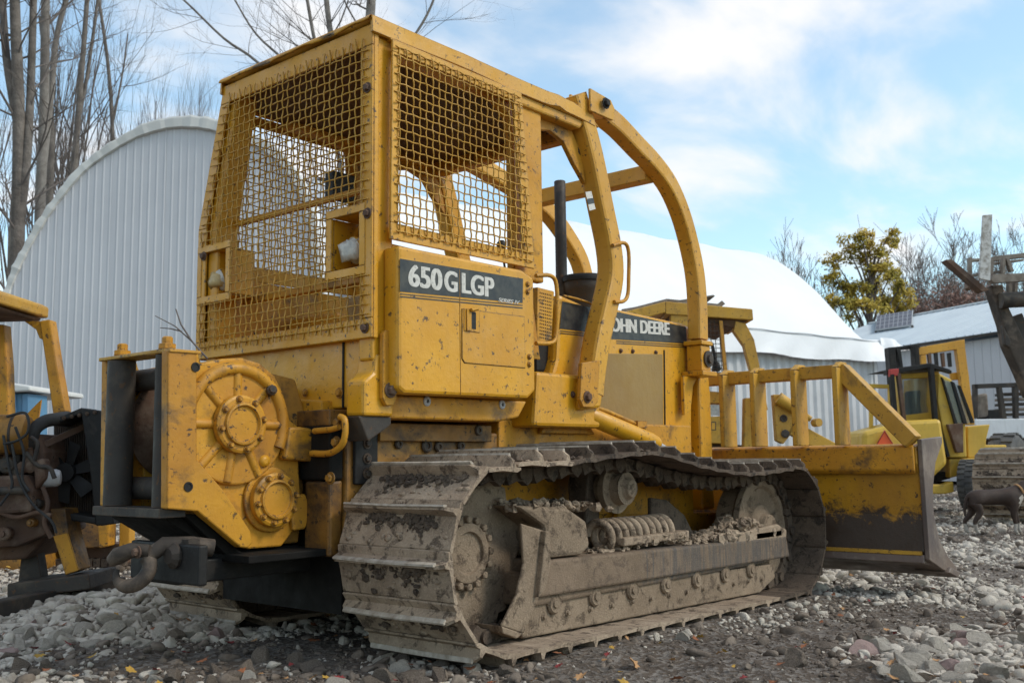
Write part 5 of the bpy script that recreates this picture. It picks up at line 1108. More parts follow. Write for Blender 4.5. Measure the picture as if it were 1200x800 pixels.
# ================================================================ TREES
RMIN = 0.0
def grow(tr, br, p, d, L, r, lv, rs, mx, up=0.25, wig=0.12, kids=(3, 5), spread=(25, 55)):
    n_ = 5 if lv < 2 else 4; pts = [Vector(p)]; dd = Vector(d).normalized()
    for i in range(n_):
        dd = (dd + Vector((rs.gauss(0, wig), rs.gauss(0, wig), rs.gauss(0, wig) + up * 0.12))).normalized(); pts.append(pts[-1] + dd * (L / n_))
    rad = [max(RMIN, r * (1 - 0.62 * i / n_)) for i in range(n_ + 1)]
    (tr if lv == 0 else br).tube(pts, r, 8 if lv == 0 else (5 if lv == 1 else 3), radii=rad)
    if lv >= mx: return [pts[-1]]
    tips = []
    nk = rs.randint(*kids) + (3 if lv == 0 else 0)
    for k in range(nk):
        t = rs.uniform(0.35 if lv else 0.4, 1.0); i = min(n_ - 1, int(t * n_)); q = pts[i].lerp(pts[i + 1], t * n_ - i)
        ax = dd.orthogonal().normalized(); ax = Matrix.Rotation(rs.uniform(0, 6.28), 3, dd) @ ax
        nd = Matrix.Rotation(R(rs.uniform(*spread)), 3, ax) @ dd; nd = (nd + Vector((0, 0, up))).normalized()
        tips += grow(tr, br, q, nd, L * rs.uniform(0.45, 0.72) * (1.15 - 0.4 * t), r * (1 - 0.6 * t) * rs.uniform(0.5, 0.75), lv + 1, rs, mx, up, wig * 1.05, kids, spread)
    return tips
def leaves(mb, tips, n_, rad, size, rs):
    for k in range(n_):
        c_ = tips[rs.randrange(len(tips))] + Vector((rs.gauss(0, rad), rs.gauss(0, rad), rs.gauss(0, rad * 0.8))); s_ = size * rs.uniform(0.5, 1.3)
        a = Vector((rs.gauss(0, 1), rs.gauss(0, 1), rs.gauss(0, 1))).normalized(); b_ = a.orthogonal().normalized() * s_ * 0.6
        mb.add([c_ - a * s_, c_ + b_, c_ + a * s_, c_ - b_], [(0, 1, 2, 3)])
def bare_tree(u, d, h, r, seed, label, bark='bark_grey', twig='twig_brown', lean=(0, 0), mx=3, kids=(3, 5), foliage=None, nl=0, lsize=0.1, lrad=0.3, group=None, name='bare_tree', up=0.3, spread=(25, 55), cat='tree'):
    rs = random.Random(seed); o = at(u, 500, d); t = thing(name, label, cat, (o.x, o.y, -0.1), 0, group); tr, br = MB(), MB()
    ld = Vector(RH) * lean[0] + Vector(FH) * lean[1] + Vector((0, 0, 1))
    tips = grow(tr, br, (0, 0, 0), ld, h * 0.72, r, 0, rs, mx, up, 0.05, kids, spread)
    tr.build('trunk', bark, t); br.build('branches' if not foliage else 'limbs', twig, t)
    if foliage: lf = MB(); leaves(lf, [t_ for t_ in tips if t_.z < h * 0.86] or tips, nl, lrad, lsize, rs); lf.build('crown', foliage, t, kind='stuff')
    return t
def sculpt_tree(d, paths, label, bark, twig, seed, group=None, mx=2, twiglen=0.35):
    """trunk and main stems follow given courses (pixel pairs at distance d, each bent in depth), branches grown"""
    rs = random.Random(seed); F = Frame(paths[0][0][0][0], d); t = F.thing('bare_tree', label, 'tree', group); tr, br = MB(), MB()
    for j, (pts, w) in enumerate(paths):
        dep = 0.0; P = []
        for i, (u, v) in enumerate(pts): P.append(F.p(u, v, dep if j else 0)); dep += rs.uniform(-0.1, 0.35)
        P = smoothpath(P, 4); n_ = len(P); rad = [(w[0] + (w[1] - w[0]) * i / (n_ - 1)) * d / FPX / 2 for i in range(n_)]
        tr.tube(P, 0, 9, radii=rad)
        for k in range(rs.randint(8, 13)):
            i = rs.randrange(int(n_ * 0.35), n_ - 1); dd = (P[i + 1] - P[i]).normalized(); ax = Matrix.Rotation(rs.uniform(0, 6.28), 3, dd) @ dd.orthogonal()
            nd = Matrix.Rotation(R(rs.uniform(30, 65)), 3, ax) @ dd
            grow(tr, br, P[i], nd, rs.uniform(0.8, 2.4), min(rad[i] * rs.uniform(0.15, 0.32), 0.028), 1, rs, mx + 1, 0.3, 0.13, (4, 5))
    tr.build('trunk', bark, t); br.build('branches', twig, t); return t
sculpt_tree(17, [([(16, 640), (15, 420), (20, 300), (22, 225), (22, 120), (18, 20), (16, -80)], (20, 11)), ([(24, 250), (32, 180), (37, 80), (41, -60)], (12, 8)), ([(20, 140), (8, 70), (2, -10), (-6, -80)], (11, 7))],
            'thick forked grey tree trunk at the far left edge beside the arched building', 'bark_grey', 'twig_brown', 1)
sculpt_tree(19, [([(44, 620), (45, 420), (47, 250), (52, 120), (54, -60)], (15, 10)), ([(49, 210), (60, 110), (67, 40), (84, -20), (100, -70)], (9, 5))],
            'pale straight tree trunk second from the left, forking to the right', 'bark_pale', 'twig_brown', 2)
sculpt_tree(23, [([(62, 620), (61, 400), (58, 250), (60, 140), (48, 20)], (11, 6))], 'dark slim tree trunk just right of the pale forked trunk', 'bark_grey', 'twig_brown', 3)
sculpt_tree(24, [([(84, 620), (88, 330), (87, 210), (93, 120), (100, 30), (106, -60)], (10, 5)), ([(90, 150), (102, 90), (112, 20), (118, -30)], (5, 3))], 'slim dark tree rising behind the left slope of the arched roof', 'bark_grey', 'twig_brown', 4)
sculpt_tree(26, [([(136, 620), (134, 330), (132, 160), (127, 80), (116, 0), (110, -40)], (6, 3)), ([(133, 140), (143, 90), (150, 40)], (3, 1.5))], 'thin bare tree above the rising curve of the arched roof', 'bark_grey', 'twig_brown', 5)
sculpt_tree(22, [([(420, 640), (415, 300), (412, 180), (430, 60), (437, -30)], (16, 11)), ([(412, 190), (396, 90), (386, 30), (378, -40)], (9, 6)), ([(405, 230), (385, 120), (368, 45), (355, -30)], (6, 4)), ([(380, 150), (304, 75), (262, 45), (215, 0), (180, -25)], (4, 2)), ([(425, 120), (480, 50), (505, 8), (520, -40)], (4, 2.5)), ([(400, 150), (340, 78), (300, 40), (272, -5)], (4, 2))],
            'large bare tree behind the cab, its long boughs reaching over the cab roof', 'bark_pale', 'twig_brown', 6)
ORD = ['first', 'second', 'third', 'fourth', 'fifth', 'sixth', 'seventh', 'eighth', 'ninth', 'tenth', 'eleventh', 'twelfth', 'thirteenth', 'fourteenth', 'fifteenth', 'sixteenth', 'seventeenth', 'eighteenth', 'nineteenth', 'twentieth', 'twenty-first', 'twenty-second', 'twenty-third']
for i, (u, d, h) in enumerate(sorted(((30, 30, 13), (70, 34, 13.5), (108, 29, 11), (150, 33, 11.5), (175, 30, 10.2), (205, 36, 12.5), (240, 31, 10.8), (270, 34, 12), (345, 33, 11), (-8, 28, 12), (125, 40, 15), (190, 42, 15), (225, 26, 9.2), (50, 38, 14), (90, 42, 15), (160, 38, 13.5), (255, 38, 13.5), (300, 36, 11), (10, 36, 13), (74, 26, 13.5), (118, 25, 12), (165, 27, 11.5), (196, 29, 12)))):
    bare_tree(u, d, h, 0.085 + 0.012 * (i % 3), 40 + i, 'slender leafless tree above the arched building, %s from the left' % ORD[i], 'bark_grey', 'twig_brown', (random.uniform(-.08, .08), 0), 4, (3, 4), group='slender bare trees above the arched building', up=0.6, spread=(14, 34))
bare_tree(212, 24, 7.6, 0.05, 77, 'thin tree with a few clinging yellow leaves just above the arched roof', 'bark_grey', 'twig_grey', (0, 0), 3, (2, 4), 'leaf_yellow', 150, 0.09, 0.25, up=0.5, spread=(18, 40), name='sapling')
bare_tree(3, 24, 6.5, 0.05, 78, 'low russet shrub behind the trunk at the far left edge', 'bark_grey', 'twig_grey', (0, 0), 3, (3, 4), 'leaf_orange', 260, 0.07, 0.3, name='shrub', cat='shrub')
# beyond the shed
RMIN = 0.013
OF = Frame(1020, 56); ot = OF.thing('oak_tree', 'golden olive leafed oak rising above the shed roof', 'tree'); rs = random.Random(8); tr, br, lf = MB(), MB(), MB()
tr.tube(smoothpath([OF.p(1021, 545), OF.p(1022, 470), OF.p(1019, 400), OF.p(1021, 340), OF.p(1026, 300)], 4), 0.2, 8, radii=[0.26 - 0.013 * k for k in range(17)])
for u, v, q in ((1010, 280, 9), (1019, 283, 7), (1040, 277, 7), (1048, 285, 6), (993, 291, 9), (980, 308, 9), (975, 322, 7), (1005, 300, 10), (1025, 297, 9), (1015, 315, 11), (1035, 312, 9), (987, 337, 10), (1007, 335, 11), (1025, 332, 10), (1042, 325, 9), (1055, 335, 8), (1062, 343, 7), (1000, 352, 10), (1020, 352, 10), (1040, 350, 10), (1056, 352, 8), (1000, 364, 9), (1020, 362, 9), (1040, 360, 9), (980, 352, 8), (1058, 362, 8)):
    dd_ = rs.uniform(-1.6, 1.6); c_ = OF.p(u, v, dd_); st = OF.p(1021, min(430, v + 45 + abs(u - 1020) * 0.8), 0); br.tube(smoothpath([st, st.lerp(c_, 0.5) + V(0, 0, 0.25), c_], 4), 0.05, 5, radii=[0.085 - 0.008 * k for k in range(9)])
    for k in range(5): br.tube([c_, c_ + Vector((rs.gauss(0, .4), rs.gauss(0, .4), rs.gauss(0.1, .35)))], 0.012, 3)
    for k in range(4): leaves(lf, [c_ + Vector((rs.gauss(0, .26), rs.gauss(0, .3), rs.gauss(0, .2)))], int(q * 9), q * 0.020, 0.12, rs)
tr.build('trunk', 'bark_grey', ot); br.build('limbs', 'twig_brown', ot); lf.build('crown', 'foliage_gold', ot, kind='stuff')
for i, (u, d, h, nl) in enumerate(((1068, 68, 12.5, 2500), (1086, 66, 13.5, 3500), (1108, 70, 14, 3000), (1132, 66, 13.2, 2500))):
    bare_tree(u, d, h, 0.14, 120 + i, 'reddish almost bare tree beyond the shed, %s right of the golden oak' % ORD[i], 'bark_grey', 'twig_brown', (0, 0), 4, (3, 4), 'foliage_russet', nl, 0.08, 0.55, group='reddish trees beyond the shed', up=0.35, spread=(22, 48), name='reddish_tree')
for i, (u, d, h) in enumerate(sorted(((890, 74, 11.5), (900, 70, 11.8), (913, 66, 11.5), (928, 62, 12.8), (943, 68, 12.3), (960, 64, 11.5), (978, 70, 12.5), (1050, 78, 12.8), (1075, 80, 13.8), (1098, 78, 14), (1122, 82, 14.5), (1148, 72, 13), (1165, 78, 14.5), (1178, 70, 13.6), (1194, 74, 15), (1215, 70, 14), (935, 76, 13), (953, 74, 12.8), (1140, 76, 13.5), (1062, 74, 12.5), (1185, 82, 15.5)))):
    bare_tree(u, d, h, 0.12, 150 + i, 'grey leafless tree in the wood behind the shed, %s from the left' % ORD[i], 'bark_grey', 'twig_brown', (0, 0), 4, (3, 4), 'foliage_russet' if i in (0, 3) else None, 350, 0.09, 0.3, group='grey bare trees behind the shed', up=0.45, spread=(18, 45))
bare_tree(1182, 62, 12.3, 0.2, 190, 'brownish leafy tree behind the pallet at the right edge', 'bark_grey', 'twig_brown', (0, 0), 3, (4, 6), 'foliage_russet', 1500, 0.14, 0.5, name='leafy_tree')
bare_tree(1200, 9.5, 4.6, 0.03, 191, 'thin bare sapling tip entering at the upper right edge', 'bark_grey', 'twig_brown', (-0.02, 0), 3, (2, 3), name='sapling') if False else None
# low wood mass so the horizon is closed
ws = MB(); rs = random.Random(5)
for k in range(9000):
    u = rs.uniform(-400, 1700); d = rs.uniform(85, 120); c_ = at(u, 500, d); c_.z = rs.uniform(0, 1) ** 1.3 * (6.5 + 1.5 * math.sin(u * 0.02)); s_ = rs.uniform(0.25, 0.7)
    a = Vector((rs.gauss(0, 1), rs.gauss(0, 1), rs.gauss(0, 1))).normalized(); b_ = a.orthogonal().normalized() * s_ * 0.6; ws.add([c_ - a * s_, c_ + b_, c_ + a * s_, c_ - b_], [(0, 1, 2, 3)])
tag(ws.build('far_wood', 'foliage_olive'), 'low brown and olive wood along the horizon', 'wood', kind='stuff')

# ================================================================ MACHINES IN THE YARD
def wheel(parent, c, ax, r, w, mat='tyre_rubber', rim='yellow_pale', lugs=26, name='wheel'):
    c = Vector(c); ax = Vector(ax).normalized(); m_ = MB()
    m_.lathe([(r * 0.6, 0.02), (r * 0.86, 0), (r * 0.97, w * 0.12), (r, w * 0.3), (r, w * 0.7), (r * 0.97, w * 0.88), (r * 0.86, w), (r * 0.6, w - 0.02)], c, ax, 36, True)
    a = ax.orthogonal().normalized(); b_ = ax.cross(a)
    for k in range(lugs):
        for h_, o_ in ((0.27, 0), (0.73, 0.5)):
            t = 2 * math.pi * (k + o_) / lugs; d = a * math.cos(t) + b_ * math.sin(t); e = ax.cross(d)
            m_.obox(c + d * (r + 0.004) + ax * (w * h_), (r * 0.03 + 0.012, 2 * math.pi * r / lugs * 0.55, w * 0.40), Matrix((d, e, ax)).transposed())
    t_ = m_.build('tyre', mat, parent)
    m_ = MB(); m_.lathe([(r * 0.61, 0.03), (r * 0.58, 0.035), (r * 0.5, w * 0.4), (r * 0.2, w * 0.35), (r * 0.18, w * 0.15), (0, w * 0.15)], c, ax, 28); m_.lathe([(r * 0.61, 0.03), (r * 0.58, 0.035), (r * 0.5, w * 0.4), (0, w * 0.4)], c + ax * w, -ax, 28); m_.build('rim', rim, t_)
    return t_

# --- stripped crawler at the left
Lf = Frame(40, 6.0)
ld = Lf.thing('stripped_crawler', 'rusty yellow stripped crawler at left edge with bare engine, black radiator and canopy', 'bulldozer')
pr = Lf.prism
m_ = MB(); m_.prism(Lf.q([(-60, 354), (50, 357), (58, 361), (57, 373), (-60, 376)], 0.35), 'y', -0.55, 0.35); can = m_.build('canopy', 'yellow_old', ld, 0.012)
MB().prism(Lf.q([(-60, 376.5), (48, 373.5), (46, 376), (-60, 379)], 0.30), 'y', -0.50, 0.30).build('canopy_lining', 'rusty_steel', can)
for d0, pts in ((0.2, [(46, 376), (58, 374), (67, 430), (76, 482), (62, 486), (54, 430)]), (0.2, [(-8, 380), (4, 380), (8, 430), (10, 505), (-4, 505), (-6, 430)])):
    m_ = MB(); pr(pts, d0, d0 + 0.10, m_); m_.build('canopy_post', 'yellow_worn', ld, 0.008)
pr([(28, 376), (47, 376), (50, 398), (46, 396), (42, 386)], 0.22, 0.25).build('corner_gusset', 'yellow_worn', ld, 0.003)
m_ = MB()
for k in range(22): pr([(64 + k * 2.1, 494 - k * 0.3), (65 + k * 2.1, 494 - k * 0.3), (65 + k * 2.1, 604), (64 + k * 2.1, 604)], 0.088, 0.099, m_)
m_.build('radiator_fins', 'dark_steel', ld, kind='stuff')
pr([(62, 492), (96, 478), (117, 481), (126, 540), (131, 612), (118, 616), (62, 604)], 0.10, 0.30).build('radiator', 'black_paint', ld, 0.012)
m_ = MB(); 
for l in ([(60, 492), (96, 477), (96, 484), (60, 499)], [(60, 598), (112, 606), (112, 614), (60, 606)], [(94, 478), (118, 481), (133, 614), (112, 616), (106, 560)]): pr(l, -0.12, 0.10, m_)
rs_ = m_.build('radiator_shroud', 'black_paint', ld, 0.008)
m_ = MB(); c_ = Lf.p(79, 553, 0.0)
for k in range(6):
    a = k * math.pi / 3 + 0.3; d = Vector((math.cos(a), 0, math.sin(a))); e = Vector((-math.sin(a), 0.45, math.cos(a))).normalized()
    m_.add([c_ + d * 0.05 - e * 0.03, c_ + d * 0.17 - e * 0.05, c_ + d * 0.18 + e * 0.05, c_ + d * 0.05 + e * 0.03], [(0, 1, 2, 3)]); m_.add([c_ + d * 0.05 - e * 0.03 + V(0, .006, 0), c_ + d * 0.17 - e * 0.05 + V(0, .006, 0), c_ + d * 0.18 + e * 0.05 + V(0, .006, 0), c_ + d * 0.05 + e * 0.03 + V(0, .006, 0)], [(3, 2, 1, 0)])
m_.lathe([(0.055, -0.04), (0.055, 0.05), (0.03, 0.06)], c_, (0, 1, 0), 16); m_.build('fan', 'black_paint', ld)
m_ = MB(); m_.tube(smoothpath([Lf.p(22, 528, -0.2), Lf.p(34, 522, -0.2), Lf.p(40, 504, -0.2), Lf.p(52, 494, -0.15), Lf.p(66, 491, -0.1), Lf.p(79, 489, 0.0)], 5), 0.038, 12); m_.build('radiator_hose', 'rubber', ld)
m_ = MB(); m_.beam(Lf.p(38, 527, -0.2), Lf.p(99, 499, 0.05), 0.02, 0.035); m_.build('stay_bar', 'rusty_steel', ld)
m_ = MB(); m_.lathe([(0.035, -0.05), (0.05, -0.045), (0.05, 0.03), (0.04, 0.05), (0.015, 0.055)], Lf.p(60, 560, -0.22), (1, 0.3, 0.05), 20, True); m_.build('alternator', 'galvanised', ld, 0.003)
en = MB()
for l, a, b_ in (([(-60, 512), (44, 508), (52, 530), (50, 600), (56, 625), (20, 640), (-60, 645)], -0.20, 0.35), ([(-60, 560), (30, 556), (40, 575), (36, 600), (-60, 606)], -0.32, -0.20), ([(38, 540), (50, 536), (54, 560), (40, 575)], -0.30, -0.20), ([(-60, 604), (58, 598), (60, 622), (30, 655), (-60, 660)], -0.1, 0.3)): pr(l, a, b_, en)
eng = en.build('engine_block', 'rusty_steel', ld, 0.02)
for k in range(5):
    m_ = MB(); c_ = Lf.p(-20 + k * 14, 545 + (k % 2) * 6, -0.22); m_.obox(c_, (0.08, 0.06, 0.05 + 0.02 * (k % 2)), Matrix.Rotation(0.2 * k, 3, 'Y')); m_.cyl(c_, c_ + V(0.0, -0.02, 0.10), 0.016, 8); m_.lathe([(0.03, 0), (0.034, 0.02), (0.018, 0.03)], c_ + V(0.02, -0.03, -0.01), (0, -1, 0), 10); m_.build('engine_fitting', 'dark_steel' if k % 2 else 'rusty_steel', eng)
m_ = MB(); m_.lathe([(0.10, -0.14), (0.115, -0.12), (0.115, 0.12), (0.10, 0.14)], Lf.p(4, 509, -0.25), (1, 0.1, 0), 24, True); fd = m_.build('filter_drum', 'yellow_greasy', ld)
m_ = MB()
for t in (-0.05, 0.07): m_.lathe([(0.1155, -0.008), (0.12, -0.006), (0.12, 0.006), (0.1155, 0.008)], Lf.p(4, 509, -0.25) + V(t, t * 0.1, 0), (1, 0.1, 0), 24)
m_.build('drum_band', 'dark_steel', fd)
m_ = MB(); m_.cyl(Lf.p(-30, 576, -0.4), Lf.p(32, 574, -0.35), 0.024, 12); m_.build('coolant_pipe', 'dark_steel', ld)
for k, pts in enumerate((((8, 488), (30, 484), (33, 505), (20, 516), (4, 520)), ((14, 520), (22, 560), (38, 590), (60, 610), (66, 624)), ((4, 510), (10, 545), (14, 570), (0, 592)), ((18, 500), (28, 530), (26, 560), (34, 575)))):
    m_ = MB(); m_.tube(smoothpath([Lf.p(u, v, -0.38) for u, v in pts], 5), 0.008, 6); m_.build('hose', 'rubber', ld)
pr([(58, 596), (76, 596), (80, 622), (92, 668), (76, 674), (66, 640)], -0.18, 0.0).build('front_mount', 'yellow_greasy', ld, 0.008)
pr([(62, 628), (79, 624), (92, 668), (77, 673)], -0.20, -0.185).build('mount_plate', 'yellow_worn', ld, 0.003)
pr([(28, 625), (40, 625), (50, 690), (20, 690)], 0.0, 0.1).build('stand_leg', 'dark_steel', ld, 0.005)
pr([(8, 684), (104, 672), (106, 690), (8, 702)], -0.25, 0.15).build('support_block', 'dark_steel', ld, 0.008)
m_ = MB(); g0, g1 = Lf.inv @ gnd(-90, 745, 0.0), Lf.inv @ gnd(140, 694, 0.0)
m_.beam(Vector((g0.x, g0.y, 0.05)), Vector((g1.x, g1.y, 0.05)), 0.09, 0.10); m_.build('skid_rail', 'dark_steel', ld, 0.008)
for k, (u, v, r) in enumerate(((12, 545, .05), (30, 548, .035), (22, 590, .03), (46, 590, .03), (8, 625, .04), (40, 612, .025))):
    m_ = MB(); m_.lathe([(r, 0), (r, 0.05), (r * 0.8, 0.06), (r * 0.4, 0.062), (r * 0.4, 0.08)], Lf.p(u, v, -0.22), (0.1, -1, 0.05), 18); m_.build('engine_fitting', ('dark_steel', 'rusty_steel', 'yellow_greasy')[k % 3], eng, 0.002)
for k, pts in enumerate((((30, 530), (44, 545), (58, 548), (64, 560)), ((0, 600), (20, 606), (44, 600), (60, 604)), ((36, 512), (44, 520), (40, 540)), ((50, 570), (56, 590), (52, 612), (60, 630)))):
    m_ = MB(); m_.tube(smoothpath([Lf.p(u, v, -0.30) for u, v in pts], 5), 0.013, 7); m_.build('pipe', ('dark_steel', 'rusty_steel')[k % 2], eng)
for k in range(6): m_ = MB(); m_.bolt(Lf.p(66 + k * 9, 483 + (5 - k) * 1.6, -0.125), (0, -1, 0), 0.008, 0.008); m_.build('shroud_bolt', 'dark_steel', rs_)
# rusty plate lying on it + blue sheet structure behind
m_ = MB(); pr([(20, 496), (48, 468), (44, 494), (42, 500)], 0.5, 0.52, m_); m_.build('torn_plate', 'yellow_worn', ld, 0.002)
# --- blue hut far left
Hf = Frame(12, 12.0); bh = Hf.thing('blue_hut', 'small blue corrugated hut with white roof glimpsed through the left canopy', 'hut')
for k in range(9):
    u0 = -30 + k * 7; Hf.prism([(u0, 462), (u0 + 6.6, 461), (u0 + 6.6, 600), (u0, 600)], 0.03 * (k % 2), 0.5).build('wall_panel', 'blue_paint', bh)
Hf.prism([(-40, 440), (35, 452), (36, 458), (-40, 462)], -0.1, 1.4).build('roof', 'old_tarp', bh, 0.02)
# --- yellow parts machine further back at left
Yf = Frame(110, 8.3); yp = Yf.thing('scrap_frame', 'yellow and rust frame of a dismantled crawler behind the black radiator', 'machine frame')
Yf.prism([(60, 612), (128, 608), (128, 640), (60, 646)], 0, 0.15).build('side_beam', 'yellow_greasy', yp, 0.01)
Yf.prism([(60, 640), (150, 636), (150, 660), (60, 662)], 0.1, 0.4).build('lower_beam', 'rusty_steel', yp, 0.01)
Yf.prism([(140, 598), (152, 596), (151, 650), (139, 652)], -0.05, 0.08).build('upright', 'yellow_faded', yp, 0.006)
Yf.prism([(114, 606), (128, 606), (126, 640), (116, 642)], -0.25, -0.1).build('hose_block', 'yellow_worn', yp, 0.01)
for k in range(9):
    Yf.prism([(64 + k * 9, 655), (72 + k * 9, 654), (72 + k * 9, 664), (64 + k * 9, 665)], 0.0, 0.5).build('track_shoe', 'dark_mud', yp, 0.003)
Yf.prism([(-60, 640), (50, 634), (52, 668), (-60, 680)], -0.2, 0.1).build('push_beam', 'yellow_greasy', yp, 0.01)

# --- canopied bulldozer behind
Cf = Frame(820, 12.2); cb = Cf.thing('canopied_bulldozer', 'yellow bulldozer with flat canopy and lift arms parked behind the hood of the large one', 'bulldozer'); pr = Cf.prism
m_ = MB(); pr([(780, 353), (882, 362), (883, 375), (780, 368)], -0.3, 1.1, m_); pr([(729, 366), (780, 353), (780, 366), (729, 380)], -0.3, 1.1, m_); cc_ = m_.build('canopy', 'yellow_old', cb, 0.01)
pr([(785, 366), (878, 375), (862, 384), (838, 378), (786, 376)], -0.24, 1.0).build('canopy_lining', 'roof_underside', cc_)
pts = [(862, 376), (874, 379), (884, 398), (891, 432), (900, 480), (891, 482), (880, 435), (872, 405), (860, 388)]
for d0 in (-0.25, 0.95): m_ = MB(); pr(pts, d0, d0 + 0.12, m_); m_.build('canopy_post', 'yellow_old', cb, 0.006)
m_ = MB(); pr([(786, 368), (806, 370), (806, 480), (786, 480)], -0.28, -0.16, m_); m_.build('canopy_post', 'yellow_old', cb, 0.006)
m_ = MB(); pr([(843, 375), (847, 376), (853, 440), (849, 440)], -0.28, -0.22, m_); pr([(818, 440), (853, 440), (853, 444), (818, 444)], -0.28, -0.22, m_); sf_ = m_.build('screen_frame', 'yellow_worn', cb)
m_ = MB()
for k in range(8): a, b_ = Cf.p(812 + k * 5, 375, -0.25), Cf.p(814 + k * 5.4, 440, -0.25); m_.tube([a, b_], 0.005, 4)
for k in range(13): a, b_ = Cf.p(811, 377 + k * 5, -0.25), Cf.p(846 + k * 0.5, 378 + k * 5, -0.25); m_.tube([a, b_], 0.005, 4)
m_.build('wire_mesh', 'dark_steel', sf_)
m_ = MB(); m_.tube(smoothpath([Cf.p(834, 402, 0), Cf.p(838, 420, 0), Cf.p(836, 436, 0), Cf.p(846, 438, 0)], 4), 0.02, 6); m_.blob(Cf.p(840, 430, 0), 0.06, 3, 8, amp=0.4); m_.build('control_lever', 'black_vinyl', cb)
bd2 = pr([(828, 488), (856, 487), (856, 520), (829, 519)], -0.1, 1.0).build('body', 'yellow_old', cb, 0.01)
pr([(828, 458), (856, 460), (856, 473), (829, 472)], -0.1, 1.0).build('dash', 'yellow_worn', bd2, 0.006)
m_ = MB(); pr([(832, 474), (853, 474), (853, 487), (832, 486)], -0.08, -0.05, m_); m_.build('rear_glass', 'lamp_glass', bd2)
m_ = MB(); m_.add([Cf.p(u, v, -0.103) for u, v in ((833, 494), (839, 494), (839, 504), (833, 504))], [(0, 1, 2, 3)]); m_.build('sticker', 'decal_black', bd2); m_ = MB(); m_.add([Cf.p(u, v, -0.106) for u, v in ((834, 495), (838, 495), (838, 503), (834, 503))], [(0, 1, 2, 3)]); m_.build('sticker_face', 'yellow_faded', bd2)
pr([(700, 440), (828, 452), (828, 560), (700, 560)], 0.1, 1.2).build('engine_hood', 'yellow_worn', cb, 0.02)
pr([(856, 520), (960, 530), (960, 570), (820, 570), (820, 521)], 0.1, 1.0).build('lower_frame', 'dark_mud', cb, 0.02)
m_ = MB(); pr([(873, 466), (886, 466), (892, 476), (893, 524), (872, 524)], -0.05, 0.10, m_); m_.build('arm_tower', 'yellow_old', cb, 0.01)
m_ = MB(); pr([(906, 462), (914, 462), (932, 484), (930, 505), (918, 520), (910, 516)], -0.15, -0.03, m_); at2 = m_.build('lift_arm_plate', 'yellow_old', cb, 0.01)
m_ = MB(); m_.lathe([(0.045, 0), (0.045, 0.02), (0.03, 0.022), (0.02, 0.005), (0, 0.005)], Cf.p(918, 490, -0.15), (0, -1, 0), 16); m_.lathe([(0.05, 0), (0.05, 0.02), (0.03, 0.03)], Cf.p(920, 508, -0.15), (0, -1, 0), 14); m_.build('arm_pins', 'dark_steel', at2)
m_ = MB(); a, b_ = Cf.p(912, 466, -0.2), Cf.p(950, 491, -0.2); m_.tube([a, a.lerp(b_, 0.55), a.lerp(b_, 0.56), b_], 0, 12, radii=[0.075, 0.065, 0.04, 0.035]); m_.lathe([(0.05, -0.05), (0.05, 0.05)], Cf.p(957, 495, -0.2), (0.3, -1, 0), 14); m_.build('lift_cylinder', 'yellow_old', cb)
m_ = MB(); m_.beam(Cf.p(925, 500, -0.1), Cf.p(985, 532, -0.1), 0.1, 0.17); m_.build('lift_arm', 'yellow_old', cb, 0.01)
pt = Frame(785, 12.0); wp_ = pt.thing('wooden_pallet', 'weathered grey wooden pallet lying on the canopy of the bulldozer behind', 'pallet')
for k in range(5): pt.prism([(729 + k * 22, 362 - k * 3.4), (748 + k * 22, 359 - k * 3.4), (750 + k * 22, 360.4 - k * 3.4), (731 + k * 22, 364 - k * 3.4)], 0.0, 0.9).build('deck_board', 'old_wood', wp_)
for d_ in (0.02, 0.8): m_ = MB(); m_.beam(pt.p(730, 366, d_), pt.p(782, 352.5, d_), 0.05, 0.05); m_.build('stringer', 'old_wood', wp_)
pt.prism([(782, 350), (842, 356), (846, 352), (850, 356), (838, 362), (782, 353)], 0.0, 0.8).build('loose_board', 'old_wood', wp_)

# --- forklift
Ff = Frame(1085, 14.6); fk = Ff.thing('rough_terrain_forklift', 'yellow forklift seen from behind with black overhead guard, glazed cab and orange warning triangle', 'forklift'); pr = Ff.prism
K = lambda l: [(1000 + x / 3.335, 380 + y / 3.335) for x, y in l]
pr(K([(38, 420), (210, 375), (345, 368), (372, 545), (300, 612), (40, 600)]), 0.0, 0.9).build('engine_cover', 'yellow_pale', fk, 0.06)
pr(K([(335, 190), (385, 215), (440, 400), (445, 520), (378, 520), (352, 420), (330, 300)]), 0.15, 1.5).build('cab_body', 'yellow_pale', fk, 0.02)
pr(K([(186, 205), (330, 195), (362, 340), (340, 365), (195, 378)]), 0.55, 0.60).build('rear_window', 'cab_glass', fk)
m_ = MB()
for l in ([(172, 195), (190, 195), (200, 385), (182, 390)], [(172, 195), (335, 183), (336, 205), (190, 212)], [(195, 355), (345, 338), (345, 372), (198, 385)]): pr(K(l), 0.48, 0.62, m_)
m_.build('cab_frame', 'yellow_pale', fk, 0.006)
for l in ([(352, 215), (385, 225), (430, 385), (405, 385)], [(395, 230), (415, 240), (466, 380), (445, 388)]):
    pr(K(l), 0.13, 0.145).build('side_glass', 'cab_glass', fk)
m_ = MB()
for l in ([(385, 222), (396, 228), (446, 388), (432, 388)], [(346, 205), (353, 212), (408, 388), (398, 388)], [(412, 238), (420, 240), (474, 384), (464, 386)]): pr(K(l), 0.10, 0.16, m_)
m_.build('door_frame', 'black_paint', fk)
seat = pr(K([(215, 260), (290, 255), (300, 380), (220, 385)]), 0.8, 1.0).build('driver_seat', 'black_vinyl', fk, 0.04)
m_ = MB()
